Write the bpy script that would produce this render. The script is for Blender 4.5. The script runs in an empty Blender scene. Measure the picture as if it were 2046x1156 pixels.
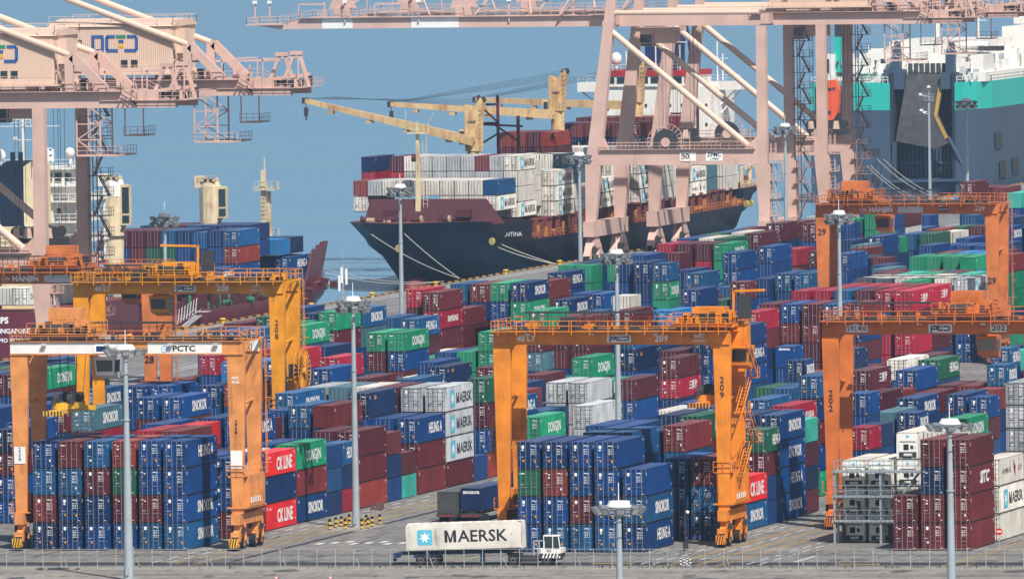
import bpy, math, random
import numpy as np
from mathutils import Vector, Matrix
random.seed(7)
RNG = random.Random(11)
scene = bpy.context.scene
# ------------------------------------------------------------------ camera
F_PX = 23287.0; CXP, CYP = 1023.0, 578.0
CAM_R = Vector((0.967678745, 0.251782841, -0.014256463)); CAM_U = Vector((0.003015642, 0.044974473, 0.998983585)); CAM_F = Vector((-0.252168102, 0.966738174, -0.042761555))
CAM_C = Vector((320.481584977, -1227.175942136, 80.060000000))
cd = bpy.data.cameras.new('camera'); cam = bpy.data.objects.new('camera', cd)
scene.collection.objects.link(cam)
cd.sensor_width = 36.0; cd.lens = 36.0 * F_PX / 2046.0
cd.clip_start = 50.0; cd.clip_end = 30000.0
m3 = Matrix((CAM_R, CAM_U, -CAM_F)).transposed()
cam.matrix_world = Matrix.Translation(CAM_C) @ m3.to_4x4()
scene.camera = cam
# ------------------------------------------------------------------ light
SUN_EL = math.radians(50.0)
SUN_DIR = Vector((0.62, -0.78, 0)).normalized() * math.cos(SUN_EL) + Vector((0, 0, math.sin(SUN_EL)))
world = bpy.data.worlds.new('World'); scene.world = world; world.use_nodes = True
wn = world.node_tree; wn.nodes.clear()
sky = wn.nodes.new('ShaderNodeTexSky'); sky.sky_type = 'NISHITA'; sky.sun_disc = False
sky.sun_elevation = SUN_EL; sky.sun_rotation = math.atan2(SUN_DIR.x, SUN_DIR.y)
sky.air_density = 1.0; sky.dust_density = 1.6; sky.ozone_density = 1.0
bg = wn.nodes.new('ShaderNodeBackground'); bg.inputs[1].default_value = 0.068
wo = wn.nodes.new('ShaderNodeOutputWorld')
wn.links.new(sky.outputs[0], bg.inputs[0]); wn.links.new(bg.outputs[0], wo.inputs[0])
sd = bpy.data.lights.new('sun', 'SUN'); sd.energy = 4.9; sd.angle = math.radians(0.5); sd.color = (1.0, 0.93, 0.84)
sun = bpy.data.objects.new('sun', sd); scene.collection.objects.link(sun)
sun.rotation_euler = SUN_DIR.to_track_quat('Z', 'Y').to_euler(); sun.location = (0, 0, 300)
vs = scene.view_settings
vs.view_transform = 'Standard'; vs.look = 'None'; vs.gamma = 1.0; vs.exposure = 0.30; vs.use_curve_mapping = False
COL = scene.collection
# ------------------------------------------------------------------ photo geometry helpers
def ray(px, py): return CAM_F + CAM_R * ((px - CXP) / F_PX) - CAM_U * ((py - CYP) / F_PX)
def onX(px, py, X):
    d = ray(px, py); return CAM_C + d * ((X - CAM_C.x) / d.x)
def onY(px, py, Y):
    d = ray(px, py); return CAM_C + d * ((Y - CAM_C.y) / d.y)
def onZ(px, py, Z=0.0):
    d = ray(px, py); return CAM_C + d * ((Z - CAM_C.z) / d.z)
def proj(p):
    v = Vector(p) - CAM_C; z = v.dot(CAM_F)
    return CXP + F_PX * v.dot(CAM_R) / z, CYP - F_PX * v.dot(CAM_U) / z, z
# ------------------------------------------------------------------ materials
MATS = {}
def mat(name, col, rough=0.6, metal=0.0, var=0.12, vscale=0.6, dirt=0.0, dirtcol=(0.12, 0.06, 0.03), dscale=0.9, rnd=0.0, spec=0.4, bump=0.0, streak=True):
    if name in MATS: return MATS[name]
    m = bpy.data.materials.new(name); m.use_nodes = True; nt = m.node_tree; N = nt.nodes; L = nt.links
    b = N['Principled BSDF']; b.inputs['Roughness'].default_value = rough; b.inputs['Metallic'].default_value = metal
    if 'Specular IOR Level' in b.inputs: b.inputs['Specular IOR Level'].default_value = spec
    tc = N.new('ShaderNodeTexCoord'); nz = N.new('ShaderNodeTexNoise'); nz.inputs['Scale'].default_value = vscale; nz.inputs['Detail'].default_value = 6
    oi = N.new('ShaderNodeObjectInfo')
    add = N.new('ShaderNodeVectorMath'); add.operation = 'ADD'
    sc = N.new('ShaderNodeVectorMath'); sc.operation = 'SCALE'; sc.inputs[0].default_value = (31.7, 17.3, 9.1)
    L.new(oi.outputs['Random'], sc.inputs['Scale']); L.new(tc.outputs['Object'], add.inputs[0]); L.new(sc.outputs[0], add.inputs[1])
    L.new(add.outputs[0], nz.inputs['Vector'])
    mr = N.new('ShaderNodeMapRange'); mr.inputs[1].default_value = 0.3; mr.inputs[2].default_value = 0.7
    mr.inputs[3].default_value = 1 - var; mr.inputs[4].default_value = 1 + var
    L.new(nz.outputs['Fac'], mr.inputs[0])
    mx = N.new('ShaderNodeVectorMath'); mx.operation = 'SCALE'; mx.inputs[0].default_value = col
    val = mr.outputs[0]
    if rnd > 0:
        r2 = N.new('ShaderNodeMapRange'); r2.inputs[3].default_value = 1 - rnd; r2.inputs[4].default_value = 1 + rnd
        L.new(oi.outputs['Random'], r2.inputs[0])
        mm = N.new('ShaderNodeMath'); mm.operation = 'MULTIPLY'; L.new(val, mm.inputs[0]); L.new(r2.outputs[0], mm.inputs[1]); val = mm.outputs[0]
    L.new(val, mx.inputs['Scale']); colout = mx.outputs[0]
    if dirt > 0:
        n2 = N.new('ShaderNodeTexNoise'); n2.inputs['Scale'].default_value = dscale; n2.inputs['Detail'].default_value = 8; n2.inputs['Roughness'].default_value = 0.7
        mp = N.new('ShaderNodeMapping'); mp.inputs['Scale'].default_value = (1, 1, 0.25 if streak else 1)
        L.new(add.outputs[0], mp.inputs[0]); L.new(mp.outputs[0], n2.inputs['Vector'])
        m4 = N.new('ShaderNodeMapRange'); m4.inputs[1].default_value = 0.66 - 0.16 * dirt; m4.inputs[2].default_value = 0.80 - 0.10 * dirt
        m4.inputs[4].default_value = 0.85; L.new(n2.outputs['Fac'], m4.inputs[0])
        mc = N.new('ShaderNodeMix'); mc.data_type = 'RGBA'; mc.inputs['B'].default_value = (*dirtcol, 1)
        L.new(m4.outputs[0], mc.inputs['Factor']); L.new(colout, mc.inputs['A']); colout = mc.outputs['Result']
    L.new(colout, b.inputs['Base Color'])
    if bump > 0:
        bp = N.new('ShaderNodeBump'); bp.inputs['Strength'].default_value = bump; L.new(nz.outputs['Fac'], bp.inputs['Height']); L.new(bp.outputs[0], b.inputs['Normal'])
    MATS[name] = m; return m
# container paints (real-world base colours)
PAINT = dict(
 B=('blue', (0.003, 0.044, 0.180)), b=('blue', (0.007, 0.070, 0.190)), N=('dark navy', (0.006, 0.020, 0.072)),
 R=('maroon', (0.095, 0.013, 0.019)), C=('crimson', (0.30, 0.009, 0.030)), X=('bright red', (0.56, 0.016, 0.018)),
 G=('green', (0.008, 0.225, 0.115)), g=('dark green', (0.010, 0.088, 0.050)), T=('turquoise', (0.04, 0.42, 0.33)),
 W=('off-white', (0.62, 0.60, 0.55)), S=('silver grey', (0.38, 0.41, 0.44)), K=('steel blue', (0.06, 0.15, 0.20)),
 L=('light blue', (0.01, 0.16, 0.42)), O=('rust brown', (0.20, 0.030, 0.022)), Y=('grey', (0.30, 0.33, 0.36)), D=('dark grey', (0.075, 0.085, 0.088)),
 e=('blue', (0.003, 0.028, 0.115)), r=('maroon', (0.135, 0.020, 0.022)), q=('maroon', (0.075, 0.012, 0.022)))
VARY = {'B': 'BBBBbbee', 'R': 'RRRRrrqq'}
def paint(k):
    nm, c = PAINT[k]
    d = 0.7 if k in 'WSYO' else 0.4
    return mat('paint_' + nm.replace(' ', '_').replace('-', '_') + ({'b': '_faded', 'e': '_deep', 'r': '_rusty', 'q': '_deep'}.get(k, '')), c, rough=0.55, var=0.2, vscale=0.35, dirt=d, dirtcol=(0.13, 0.06, 0.03) if k in 'WSYO' else (c[0] * .6 + .02, c[1] * .6 + .015, c[2] * .6 + .015), rnd=0.22, spec=0.22)
def skylit_roof_paint(k):  # tops lighter and greyer: sky reflection put into the colour, along with dust
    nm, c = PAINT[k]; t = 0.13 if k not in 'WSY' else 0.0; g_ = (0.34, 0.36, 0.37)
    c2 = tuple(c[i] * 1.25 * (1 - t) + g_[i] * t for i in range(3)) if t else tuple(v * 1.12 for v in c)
    return mat('skylit_roof_' + nm.replace(' ', '_').replace('-', '_') + ({'b': '_faded', 'e': '_deep', 'r': '_rusty', 'q': '_deep'}.get(k, '')), c2, rough=0.6, var=0.22, vscale=0.25, dirt=0.55 if k not in 'WS' else .8, dirtcol=(c2[0] * .5 + .05, c2[1] * .5 + .04, c2[2] * .5 + .035) if k not in 'WSY' else (.22, .12, .07), dscale=.6, rnd=0.25, spec=0.3, streak=False)
M_STEEL = mat('galvanised_steel', (0.62, 0.64, 0.66), 0.4, 0.3)
M_DEC = mat('white_decal', (0.85, 0.85, 0.85), 0.5, var=0.05)
M_DECO = mat('orange_decal', (0.85, 0.33, 0.03), 0.5, var=0.05)
M_ROD = mat('lock_rod_grey', (0.25, 0.27, 0.29), 0.5, 0.2)
M_RODD = mat('lock_rod_dark', (0.10, 0.095, 0.09), 0.6)
M_GAPSHADE = mat('bottom_rail_gap_shade', (0.02, 0.018, 0.018), 0.8)  # near-black rail: the shade between stacked tiers is put into its colour
M_BLK = mat('black_rubber', (0.012, 0.012, 0.013), 0.8)
M_DKG = mat('dark_grey_metal', (0.035, 0.037, 0.042), 0.6)
M_CYAN = mat('light_blue_decal', (0.10, 0.48, 0.66), 0.5, var=0.05)
M_INK = mat('black_lettering', (0.018, 0.024, 0.035), 0.5, var=0.05)
M_WHT = mat('white_lettering', (0.88, 0.88, 0.88), 0.5, var=0.04)
M_REDL = mat('red_lettering', (0.55, 0.02, 0.03), 0.5, var=0.05)
M_DKBL = mat('navy_lettering', (0.012, 0.03, 0.12), 0.5, var=0.05)
M_GREEN_L = mat('green_lettering', (0.02, 0.25, 0.12), 0.5, var=0.05)
M_GLASS = mat('dark_glass', (0.02, 0.035, 0.045), 0.12, spec=0.8, var=0.05)
M_YEL = mat('yellow_paint', (0.70, 0.40, 0.03), 0.5, dirt=0.2)
M_WHITE = mat('white_paint', (0.78, 0.78, 0.76), 0.5, var=0.06, dirt=0.12, dirtcol=(0.35, 0.2, 0.12))
# ------------------------------------------------------------------ mesh builder
class MB:
    def __init__(s): s.v = []; s.f = []; s.m = []
    def add(s, vs, fs, mi=0):
        o = len(s.v); s.v += [tuple(p) for p in vs]
        for f in fs: s.f.append([i + o for i in f]); s.m.append(mi)
        return s
    def box(s, x0, x1, y0, y1, z0, z1, mi=0):
        vs = [(x, y, z) for z in (z0, z1) for y in (y0, y1) for x in (x0, x1)]
        return s.add(vs, [(0, 2, 3, 1), (4, 5, 7, 6), (0, 1, 5, 4), (2, 6, 7, 3), (0, 4, 6, 2), (1, 3, 7, 5)], mi)
    def bar(s, p, q, w, h=None, mi=0, w2=None, h2=None, up=(0, 0, 1)):
        p = Vector(p); q = Vector(q); h = h or w; w2 = w2 or w; h2 = h2 or h
        d = (q - p)
        if d.length < 1e-6: return s
        d = d.normalized(); upv = Vector(up)
        if abs(d.dot(upv)) > 0.98: upv = Vector((0, 1, 0))
        a = d.cross(upv).normalized(); b = a.cross(d).normalized()
        vs = []
        for c, ww, hh in ((p, w, h), (q, w2, h2)):
            vs += [c - a * ww / 2 - b * hh / 2, c + a * ww / 2 - b * hh / 2, c + a * ww / 2 + b * hh / 2, c - a * ww / 2 + b * hh / 2]
        return s.add(vs, [(3, 2, 1, 0), (4, 5, 6, 7), (0, 1, 5, 4), (1, 2, 6, 5), (2, 3, 7, 6), (3, 0, 4, 7)], mi)
    def cyl(s, p, q, r, n=10, mi=0, r2=None, caps=True):
        p = Vector(p); q = Vector(q); r2 = r if r2 is None else r2; d = (q - p).normalized()
        u = Vector((0, 0, 1)) if abs(d.z) < 0.95 else Vector((1, 0, 0))
        a = d.cross(u).normalized(); b = a.cross(d).normalized(); vs = []
        for c, rr in ((p, r), (q, r2)):
            for i in range(n):
                t = 2 * math.pi * i / n; vs.append(c + a * (rr * math.cos(t)) + b * (rr * math.sin(t)))
        fs = [(i, (i + 1) % n, n + (i + 1) % n, n + i) for i in range(n)]
        if caps: fs += [tuple(range(n))[::-1], tuple(range(n, 2 * n))]
        return s.add(vs, fs, mi)
    def prism(s, pts, vec, mi=0):
        n = len(pts); vec = Vector(vec); a = [Vector(p) for p in pts]; b = [p + vec for p in a]
        fs = [tuple(range(n))[::-1], tuple(range(n, 2 * n))] + [(i, (i + 1) % n, n + (i + 1) % n, n + i) for i in range(n)]
        return s.add(a + b, fs, mi)
    def quad(s, a, b, c, d, mi=0): return s.add([a, b, c, d], [(0, 1, 2, 3)], mi)
    def sphere(s, c, r, mi=0, n=10, sz=1.0, half=False):
        c = Vector(c); rings = n // 2; vs = []; fs = []
        lo = 0 if half else -rings
        ks = [k for k in range(-rings // 2 if not half else 0, rings // 2 + 1)]
        for k in ks:
            ph = math.pi / 2 * k / (rings // 2)
            for i in range(n):
                t = 2 * math.pi * i / n; vs.append(c + Vector((r * math.cos(ph) * math.cos(t), r * math.cos(ph) * math.sin(t), r * sz * math.sin(ph))))
        for j in range(len(ks) - 1):
            for i in range(n): fs.append((j * n + i, j * n + (i + 1) % n, (j + 1) * n + (i + 1) % n, (j + 1) * n + i))
        return s.add(vs, fs, mi)
    def rail(s, pts, h=1.1, mi=0, step=1.8, t=0.06, posts=True):
        for a, b in zip(pts[:-1], pts[1:]):
            a = Vector(a); b = Vector(b); L_ = (b - a).length
            if L_ < .05: continue
            for z in (h, h * 0.5): s.bar(a + Vector((0, 0, z)), b + Vector((0, 0, z)), t, t, mi)
            k = max(1, int(round(L_ / step)))
            for i in range(k + 1):
                p = a.lerp(b, i / k); s.bar(p, p + Vector((0, 0, h)), t, t, mi)
        return s
    def stair(s, a, b, w=0.8, mi=0, wdir=(0, 1, 0), n=None):
        a = Vector(a); b = Vector(b); wd = Vector(wdir).normalized() * w / 2
        n = n or max(3, int((b - a).length / 0.55))
        for sg in (-1, 1):
            s.bar(a + wd * sg, b + wd * sg, 0.08, 0.18, mi)
            s.bar(a + wd * sg + Vector((0, 0, 1)), b + wd * sg + Vector((0, 0, 1)), 0.05, 0.05, mi)
        for i in range(n + 1):
            p = a.lerp(b, i / n); s.bar(p - wd, p + wd, 0.22, 0.05, mi)
        return s
    def mesh(s, name):
        me = bpy.data.meshes.new(name); me.from_pydata(s.v, [], s.f)
        me.polygons.foreach_set('material_index', s.m); me.update(); return me
    def build(s, name, mats, parent=None, loc=None, smooth=False):
        me = s.mesh(name)
        for m_ in (mats if isinstance(mats, (list, tuple)) else [mats]): me.materials.append(m_)
        if smooth:
            for p in me.polygons: p.use_smooth = True
        o = bpy.data.objects.new(name, me); COL.objects.link(o)
        if loc is not None: o.location = loc
        if parent is not None: o.parent = parent
        return o
def tag(o, label=None, cat=None, group=None, kind=None):
    if label: o['label'] = label
    if cat: o['category'] = cat
    if group: o['group'] = group
    if kind: o['kind'] = kind
    return o
def thing(name, label, cat, loc=(0, 0, 0), rz=0.0, group=None):
    o = bpy.data.objects.new(name, None); COL.objects.link(o); o.location = loc; o.rotation_euler = (0, 0, rz)
    o.empty_display_size = 1.0
    return tag(o, label, cat, group)
def copy_tree(o, parent=None):
    c = o.copy(); COL.objects.link(c)
    if parent is not None: c.parent = parent
    for ch in list(o.children): copy_tree(ch, c)
    return c
# text -> flat mesh (local x right, y up), centred
TXT = {}
def text_mesh(s, size=1.0, bold=0.02, width=None, shear=0.0, spacing=1.0, align='CENTER'):
    key = (s, size, bold, width, shear, spacing, align)
    if key in TXT: return TXT[key]
    cu = bpy.data.curves.new('t', 'FONT'); cu.body = s; cu.size = size; cu.offset = bold * size; cu.resolution_u = 2
    cu.align_x = align; cu.align_y = 'CENTER'; cu.shear = shear; cu.space_character = spacing
    o = bpy.data.objects.new('t', cu); COL.objects.link(o)
    dg = bpy.context.evaluated_depsgraph_get(); dg.update()
    me = bpy.data.meshes.new_from_object(o.evaluated_get(dg))
    COL.objects.unlink(o); bpy.data.objects.remove(o); bpy.data.curves.remove(cu)
    if width and len(me.vertices):
        xs = [v.co.x for v in me.vertices]; k = width / (max(xs) - min(xs))
        for v in me.vertices: v.co.x *= k
    me.materials.clear(); TXT[key] = me; return me
def wide_word_mesh(width, h):
    key = ('ww', width, h)
    if key in TXT: return TXT[key]
    me0 = text_mesh('AERSK', h / .72, .016, width * .79); xs = [v.co.x for v in me0.vertices]; ys = [v.co.y for v in me0.vertices]
    y0, y1 = min(ys), max(ys); mid = (y0 + y1) / 2; H = y1 - y0; w = width * .185; t = w * .24; vs = []; fs = []
    def q(*p): o = len(vs); vs.extend((x - width / 2, y, 0) for x, y in p); fs.append(tuple(range(o, o + len(p))))
    q((0, -H / 2), (t, -H / 2), (t, H / 2), (0, H / 2)); q((w - t, -H / 2), (w, -H / 2), (w, H / 2), (w - t, H / 2))
    q((t, H / 2), (t, H / 2 - t * 1.5), (w / 2 - t * .35, -H / 2), (w / 2, -H / 2), (w / 2, -H / 2 + t * 1.2)); q((w - t, H / 2 - t * 1.5), (w - t, H / 2), (w / 2, -H / 2 + t * 1.2), (w / 2, -H / 2), (w / 2 + t * .35, -H / 2))
    dx = width / 2 - max(xs); o = len(vs); vs += [(v.co.x + dx, v.co.y - mid, 0) for v in me0.vertices]; fs += [tuple(i + o for i in p.vertices) for p in me0.polygons]
    me = bpy.data.meshes.new('lettering'); me.from_pydata(vs, [], fs); me.update(); TXT[key] = me; return me
def letters(s, m, parent, loc, rot, size=1.0, name='lettering', **kw):
    me = wide_word_mesh(kw['width'], size * .70) if s == 'MAERSK' else text_mesh(s, size, **kw)
    o = bpy.data.objects.new(name, me)
    if not me.materials: me.materials.append(m)
    COL.objects.link(o); o.location = loc; o.rotation_euler = rot
    if parent is not None: o.parent = parent
    if me.materials[0] != m:
        o.material_slots[0].link = 'OBJECT'; o.material_slots[0].material = m
    return o
ROT_SIDE = (math.pi / 2, 0, math.pi / 2)   # on a +X face
ROT_END = (math.pi / 2, 0, 0)              # on a -Y face
ROT_MSIDE = (math.pi / 2, 0, -math.pi / 2)
# ------------------------------------------------------------------ ground, quay, water
def ground_mat(name, c1, c2, scale=0.08, rough=0.85, c3=None, sc3=1.5):
    m = bpy.data.materials.new(name); m.use_nodes = True; nt = m.node_tree; N = nt.nodes; L = nt.links
    b = N['Principled BSDF']; b.inputs['Roughness'].default_value = rough
    tc = N.new('ShaderNodeTexCoord'); n1 = N.new('ShaderNodeTexNoise'); n1.inputs['Scale'].default_value = scale; n1.inputs['Detail'].default_value = 9; n1.inputs['Roughness'].default_value = 0.65
    L.new(tc.outputs['Object'], n1.inputs['Vector'])
    r = N.new('ShaderNodeValToRGB'); r.color_ramp.elements[0].position = 0.36; r.color_ramp.elements[1].position = 0.66
    r.color_ramp.elements[0].color = (*c1, 1); r.color_ramp.elements[1].color = (*c2, 1); L.new(n1.outputs['Fac'], r.inputs[0])
    out = r.outputs[0]
    n2 = N.new('ShaderNodeTexNoise'); n2.inputs['Scale'].default_value = sc3; n2.inputs['Detail'].default_value = 8
    mp = N.new('ShaderNodeMapping'); mp.inputs['Scale'].default_value = (1.0, 0.16, 1)
    L.new(tc.outputs['Object'], mp.inputs[0]); L.new(mp.outputs[0], n2.inputs['Vector'])
    mr = N.new('ShaderNodeMapRange'); mr.inputs[1].default_value = 0.5; mr.inputs[2].default_value = 0.75; mr.inputs[3].default_value = 1.0; mr.inputs[4].default_value = 0.42
    L.new(n2.outputs['Fac'], mr.inputs[0])
    mv = N.new('ShaderNodeVectorMath'); mv.operation = 'SCALE'; L.new(out, mv.inputs[0]); L.new(mr.outputs[0], mv.inputs['Scale'])
    L.new(mv.outputs[0], b.inputs['Base Color'])
    return m
M_CONC = ground_mat('yard_concrete', (0.15, 0.147, 0.142), (0.235, 0.23, 0.22), 0.10)
M_ASPH = ground_mat('dark_asphalt', (0.018, 0.021, 0.025), (0.034, 0.037, 0.041), 0.3)
M_APRON = ground_mat('apron_concrete', (0.15, 0.155, 0.16), (0.24, 0.24, 0.24), 0.05)
M_LINEW = mat('white_road_paint', (0.62, 0.62, 0.60), 0.7, var=0.25, vscale=1.5)
M_LINEY = mat('yellow_road_paint', (0.45, 0.28, 0.06), 0.7, var=0.3, vscale=1.5)
QX = -168.6
WATER_Z = -3.0
g = MB().box(QX, 900, -400, 2600, -1.2, 0.0); tag(g.build('yard_ground', M_CONC), kind='structure')
w = MB().box(QX + 0.02, QX + 6, -400, 2600, -9, -1.2); tag(w.build('quay_wall', mat('quay_wall_concrete', (0.16, 0.15, 0.14), 0.9, dirt=0.5)), kind='structure')
def flat(name, x0, x1, y0, y1, z, m, kind='structure'):
    return tag(MB().quad((x0, y0, z), (x1, y0, z), (x1, y1, z), (x0, y1, z)).build(name, m), kind=kind)
flat('quay_apron', QX + 1.2, -103.0, -395, 2500, 0.006, M_APRON)
mk = MB()
for y in [i * 6.0 for i in range(-10, 260)]:
    for x in (-112.0, -116.5, -121, -125.5, -130): mk.box(x - .08, x + .08, y, y + 2.2, 0.010, 0.014)
for x in (-134.2, -135.8, -164.6, -166.2): mk.box(x - .12, x + .12, -100, 1500, 0.010, 0.014)
tag(mk.build('apron_markings', M_LINEW), kind='structure')
mk = MB()
for x in (-107.5, -108.3): mk.box(x - .08, x + .08, -100, 1500, 0.010, 0.014)
tag(mk.build('apron_edge_lines', M_LINEY), kind='structure')
# yellow and black kerb blocks on the quay edge
mk = MB()
for i in range(0, 600):
    y = 100 + i * 2.2
    if i % 2 == 0: mk.box(QX + 0.05, QX + 0.35, y, y + 1.7, 0.0, 0.26, 0)
    else: mk.box(QX + 0.08, QX + 0.3, y, y + 1.9, 0.0, 0.12, 1 if y < 640 else 2)
tag(mk.build('quay_kerb', [mat('kerb_yellow_worn', (.42, .22, .03), .7, dirt=.4), M_BLK, M_APRON]), kind='structure')
# bollards on the quay
b0 = MB(); b0.cyl((0, 0, 0), (0, 0, .45), .28, 10); b0.cyl((0, 0, .45), (0, 0, .62), .28, 10, 0, .5); b0.cyl((0, 0, .62), (0, 0, .8), .5, 10, 0, .35)
first = None
for i, yy in enumerate([420, 470, 520, 556, 595, 640, 676, 720, 760, 800, 850, 900]):
    if first is None: first = b0.build('mooring_bollard', M_YEL); o = first
    else: o = first.copy(); COL.objects.link(o)
    o.location = (QX + 1.0, yy, 0)
    tag(o, 'yellow mooring bollard on the quay edge, number %s counted from the near end' % ('one two three four five six seven eight nine ten eleven twelve'.split()[i]), 'bollard', 'mooring bollards along the quay edge')
# water
def water_mat():
    m = bpy.data.materials.new('sea_water'); m.use_nodes = True; nt = m.node_tree; N = nt.nodes; L = nt.links
    b = N['Principled BSDF']; b.inputs['Base Color'].default_value = (0.125, 0.275, 0.42, 1); b.inputs['Roughness'].default_value = 0.22
    b.inputs['IOR'].default_value = 1.33
    tc = N.new('ShaderNodeTexCoord')
    n1 = N.new('ShaderNodeTexNoise'); n1.inputs['Scale'].default_value = 0.35; n1.inputs['Detail'].default_value = 5; n1.inputs['Roughness'].default_value = 0.6
    mp = N.new('ShaderNodeMapping'); mp.inputs['Scale'].default_value = (1.0, 0.45, 1.0)
    L.new(tc.outputs['Object'], mp.inputs[0]); L.new(mp.outputs[0], n1.inputs['Vector'])
    n2 = N.new('ShaderNodeTexNoise'); n2.inputs['Scale'].default_value = 0.009; n2.inputs['Detail'].default_value = 4
    mp2 = N.new('ShaderNodeMapping'); mp2.inputs['Scale'].default_value = (0.35, 2.2, 1.0); mp2.inputs['Rotation'].default_value = (0, 0, 0.25)
    L.new(tc.outputs['Object'], mp2.inputs[0]); L.new(mp2.outputs[0], n2.inputs['Vector'])
    bp = N.new('ShaderNodeBump'); bp.inputs['Strength'].default_value = 0.6; bp.inputs['Distance'].default_value = 1.1
    L.new(n1.outputs['Fac'], bp.inputs['Height']); L.new(bp.outputs[0], b.inputs['Normal'])
    mr = N.new('ShaderNodeMapRange'); mr.inputs[3].default_value = 0.08; mr.inputs[4].default_value = 0.45
    L.new(n2.outputs['Fac'], mr.inputs[0]); L.new(mr.outputs[0], b.inputs['Roughness'])
    return m
M_WATER = water_mat()
wt = MB().quad((-8000, -3000, WATER_Z), (4000, -3000, WATER_Z), (4000, 12000, WATER_Z), (-8000, 12000, WATER_Z)).build('sea_water', M_WATER)
tag(wt, kind='structure')
# road in front, gutter, kerbs (all run slightly askew to the stacks)
SK = 0.042
def FY(x, y): return y + SK * (x - 16)
def fstrip(name, y0, y1, z, m, x0=-150, x1=230, zb=None):
    if zb is None: o = MB().quad((x0, FY(x0, y0), z), (x1, FY(x1, y0), z), (x1, FY(x1, y1), z), (x0, FY(x0, y1), z)).build(name, m)
    else: o = MB().prism([(x0, FY(x0, y0), zb), (x1, FY(x1, y0), zb), (x1, FY(x1, y1), zb), (x0, FY(x0, y1), zb)], (0, 0, z - zb)).build(name, m)
    return tag(o, kind='structure')
fstrip('front_road', -130, -68.6, 0.006, ground_mat('road_concrete', (0.19, 0.18, 0.165), (0.30, 0.285, 0.265), 0.15))
fstrip('truck_road', -65.0, -47.0, 0.006, ground_mat('truck_road_asphalt', (0.15, 0.15, 0.145), (0.205, 0.205, 0.195), 0.4))
fstrip('drain_strip', -63.4, -57.8, 0.010, M_ASPH)
M_KERB = mat('kerb_concrete', (0.30, 0.29, 0.27), 0.9, dirt=0.4)
fstrip('road_kerb', -68.5, -68.2, 0.13, M_KERB, zb=0.0)
fstrip('fence_kerb', -66.3, -65.9, 0.10, M_KERB, zb=0.0)
# lane lines beside the stacks
rs_ = random.Random(12); mkt = MB()
for _ in range(70):
    x = rs_.uniform(-40, 80); y = rs_.uniform(-58, -20) if rs_.random() < .7 else rs_.uniform(-20, 90)
    if -25 < x < -19 or -17 < x < 12 or 29 < x < 43 or x > 61 or y < -46: L_ = rs_.uniform(2, 16); w_ = rs_.uniform(.12, .4); d_ = rs_.uniform(-.03, .03); mkt.quad((x, y, .008), (x + w_, y, .008), (x + w_ + d_ * L_, y + L_, .008), (x + d_ * L_, y + L_, .008))
for _ in range(46):
    x = rs_.uniform(-45, 85); y = FY(x, rs_.uniform(-84, -69.5)); L_ = rs_.uniform(3, 22); mkt.quad((x, y, .011), (x + L_, y + L_ * SK, .011), (x + L_, y + L_ * SK + rs_.uniform(.1, .5), .011), (x, y + rs_.uniform(.1, .3), .011))
for _ in range(60):
    x = rs_.uniform(-45, 85); y = rs_.choice([FY(x, rs_.uniform(-84, -70)), rs_.uniform(-56, -44), rs_.uniform(-40, 60)]); r_ = rs_.uniform(.3, 1.5); n_ = 9
    mkt.add([(x + r_ * rs_.uniform(.5, 1.2) * math.cos(2 * math.pi * k / n_), y + 1.8 * r_ * rs_.uniform(.5, 1.2) * math.sin(2 * math.pi * k / n_), .0125) for k in range(n_)], [tuple(range(n_))])
tag(mkt.build('tyre_marks_and_stains', mat('pavement_stain', (.085, .083, .08), .85, var=.4, vscale=1.2)), kind='structure')
mkw = MB(); mky = MB(); mkd = MB()
for x0, ys in ((-23.3, (-60, 330)), (-21.6, (-60, 330)), (29.4, (-60, 330)), (30.6, (-60, 140)), (34.0, (-60, 330)), (-49.8, (-60, 330)), (42.0, (-60, 140)), (40.6, (-60, 140))):
    y = ys[0]
    while y < ys[1]:
        mkw.box(x0 - .08, x0 + .08, y, y + 3.6, .010, .014); y += 6.4
for x0 in (-18.2, -17.6, -20.7, -20.1, 6.6, 9.0, 32.6, 33.0, 35.4, 35.9, 37.8, 38.4, 61.6, 62.2, 63.9):
    mky.box(x0 - .07, x0 + .07, -62, 300, .010, .014)
# steel drain / power slot between the lanes
mkd.box(-15.6, -14.9, -58, 300, .010, .014)
for i in range(6):
    for x0 in (-15.5, -12.3, -9.0): mkd.box(x0 + i * .0, x0 + 2.2, -57 - i * .9, -56.6 - i * .9, .012, .016)
for x0 in (-20.8, -17.8, 33.2, 36.6, 63.6, 68.0):
    for i in range(3): mkd.box(x0, x0 + 2.0, -58.2 + i * 2.1, -57.5 + i * 2.1, .016, .020)
for i in range(14):
    mkw.box(-13.8 + i * 1.25, -13.1 + i * 1.25, -31 + (i % 3) * 1.6, -28.5 + (i % 3) * 1.6, .018, .022)
for x in (-36, 24, 50): mky.box(x, x + 4.5, -59.5, -58.8, .010, .014)
for i in range(9): mkw.box(44.6 + i * .0, 45.1, -56 + i * 1.0, -55.4 + i * 1.0, .010, .014)
tag(mkw.build('lane_dashes', M_LINEW), kind='structure'); tag(mky.build('lane_lines', M_LINEY), kind='structure'); tag(mkd.build('drain_grates', M_DKG), kind='structure')
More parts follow.
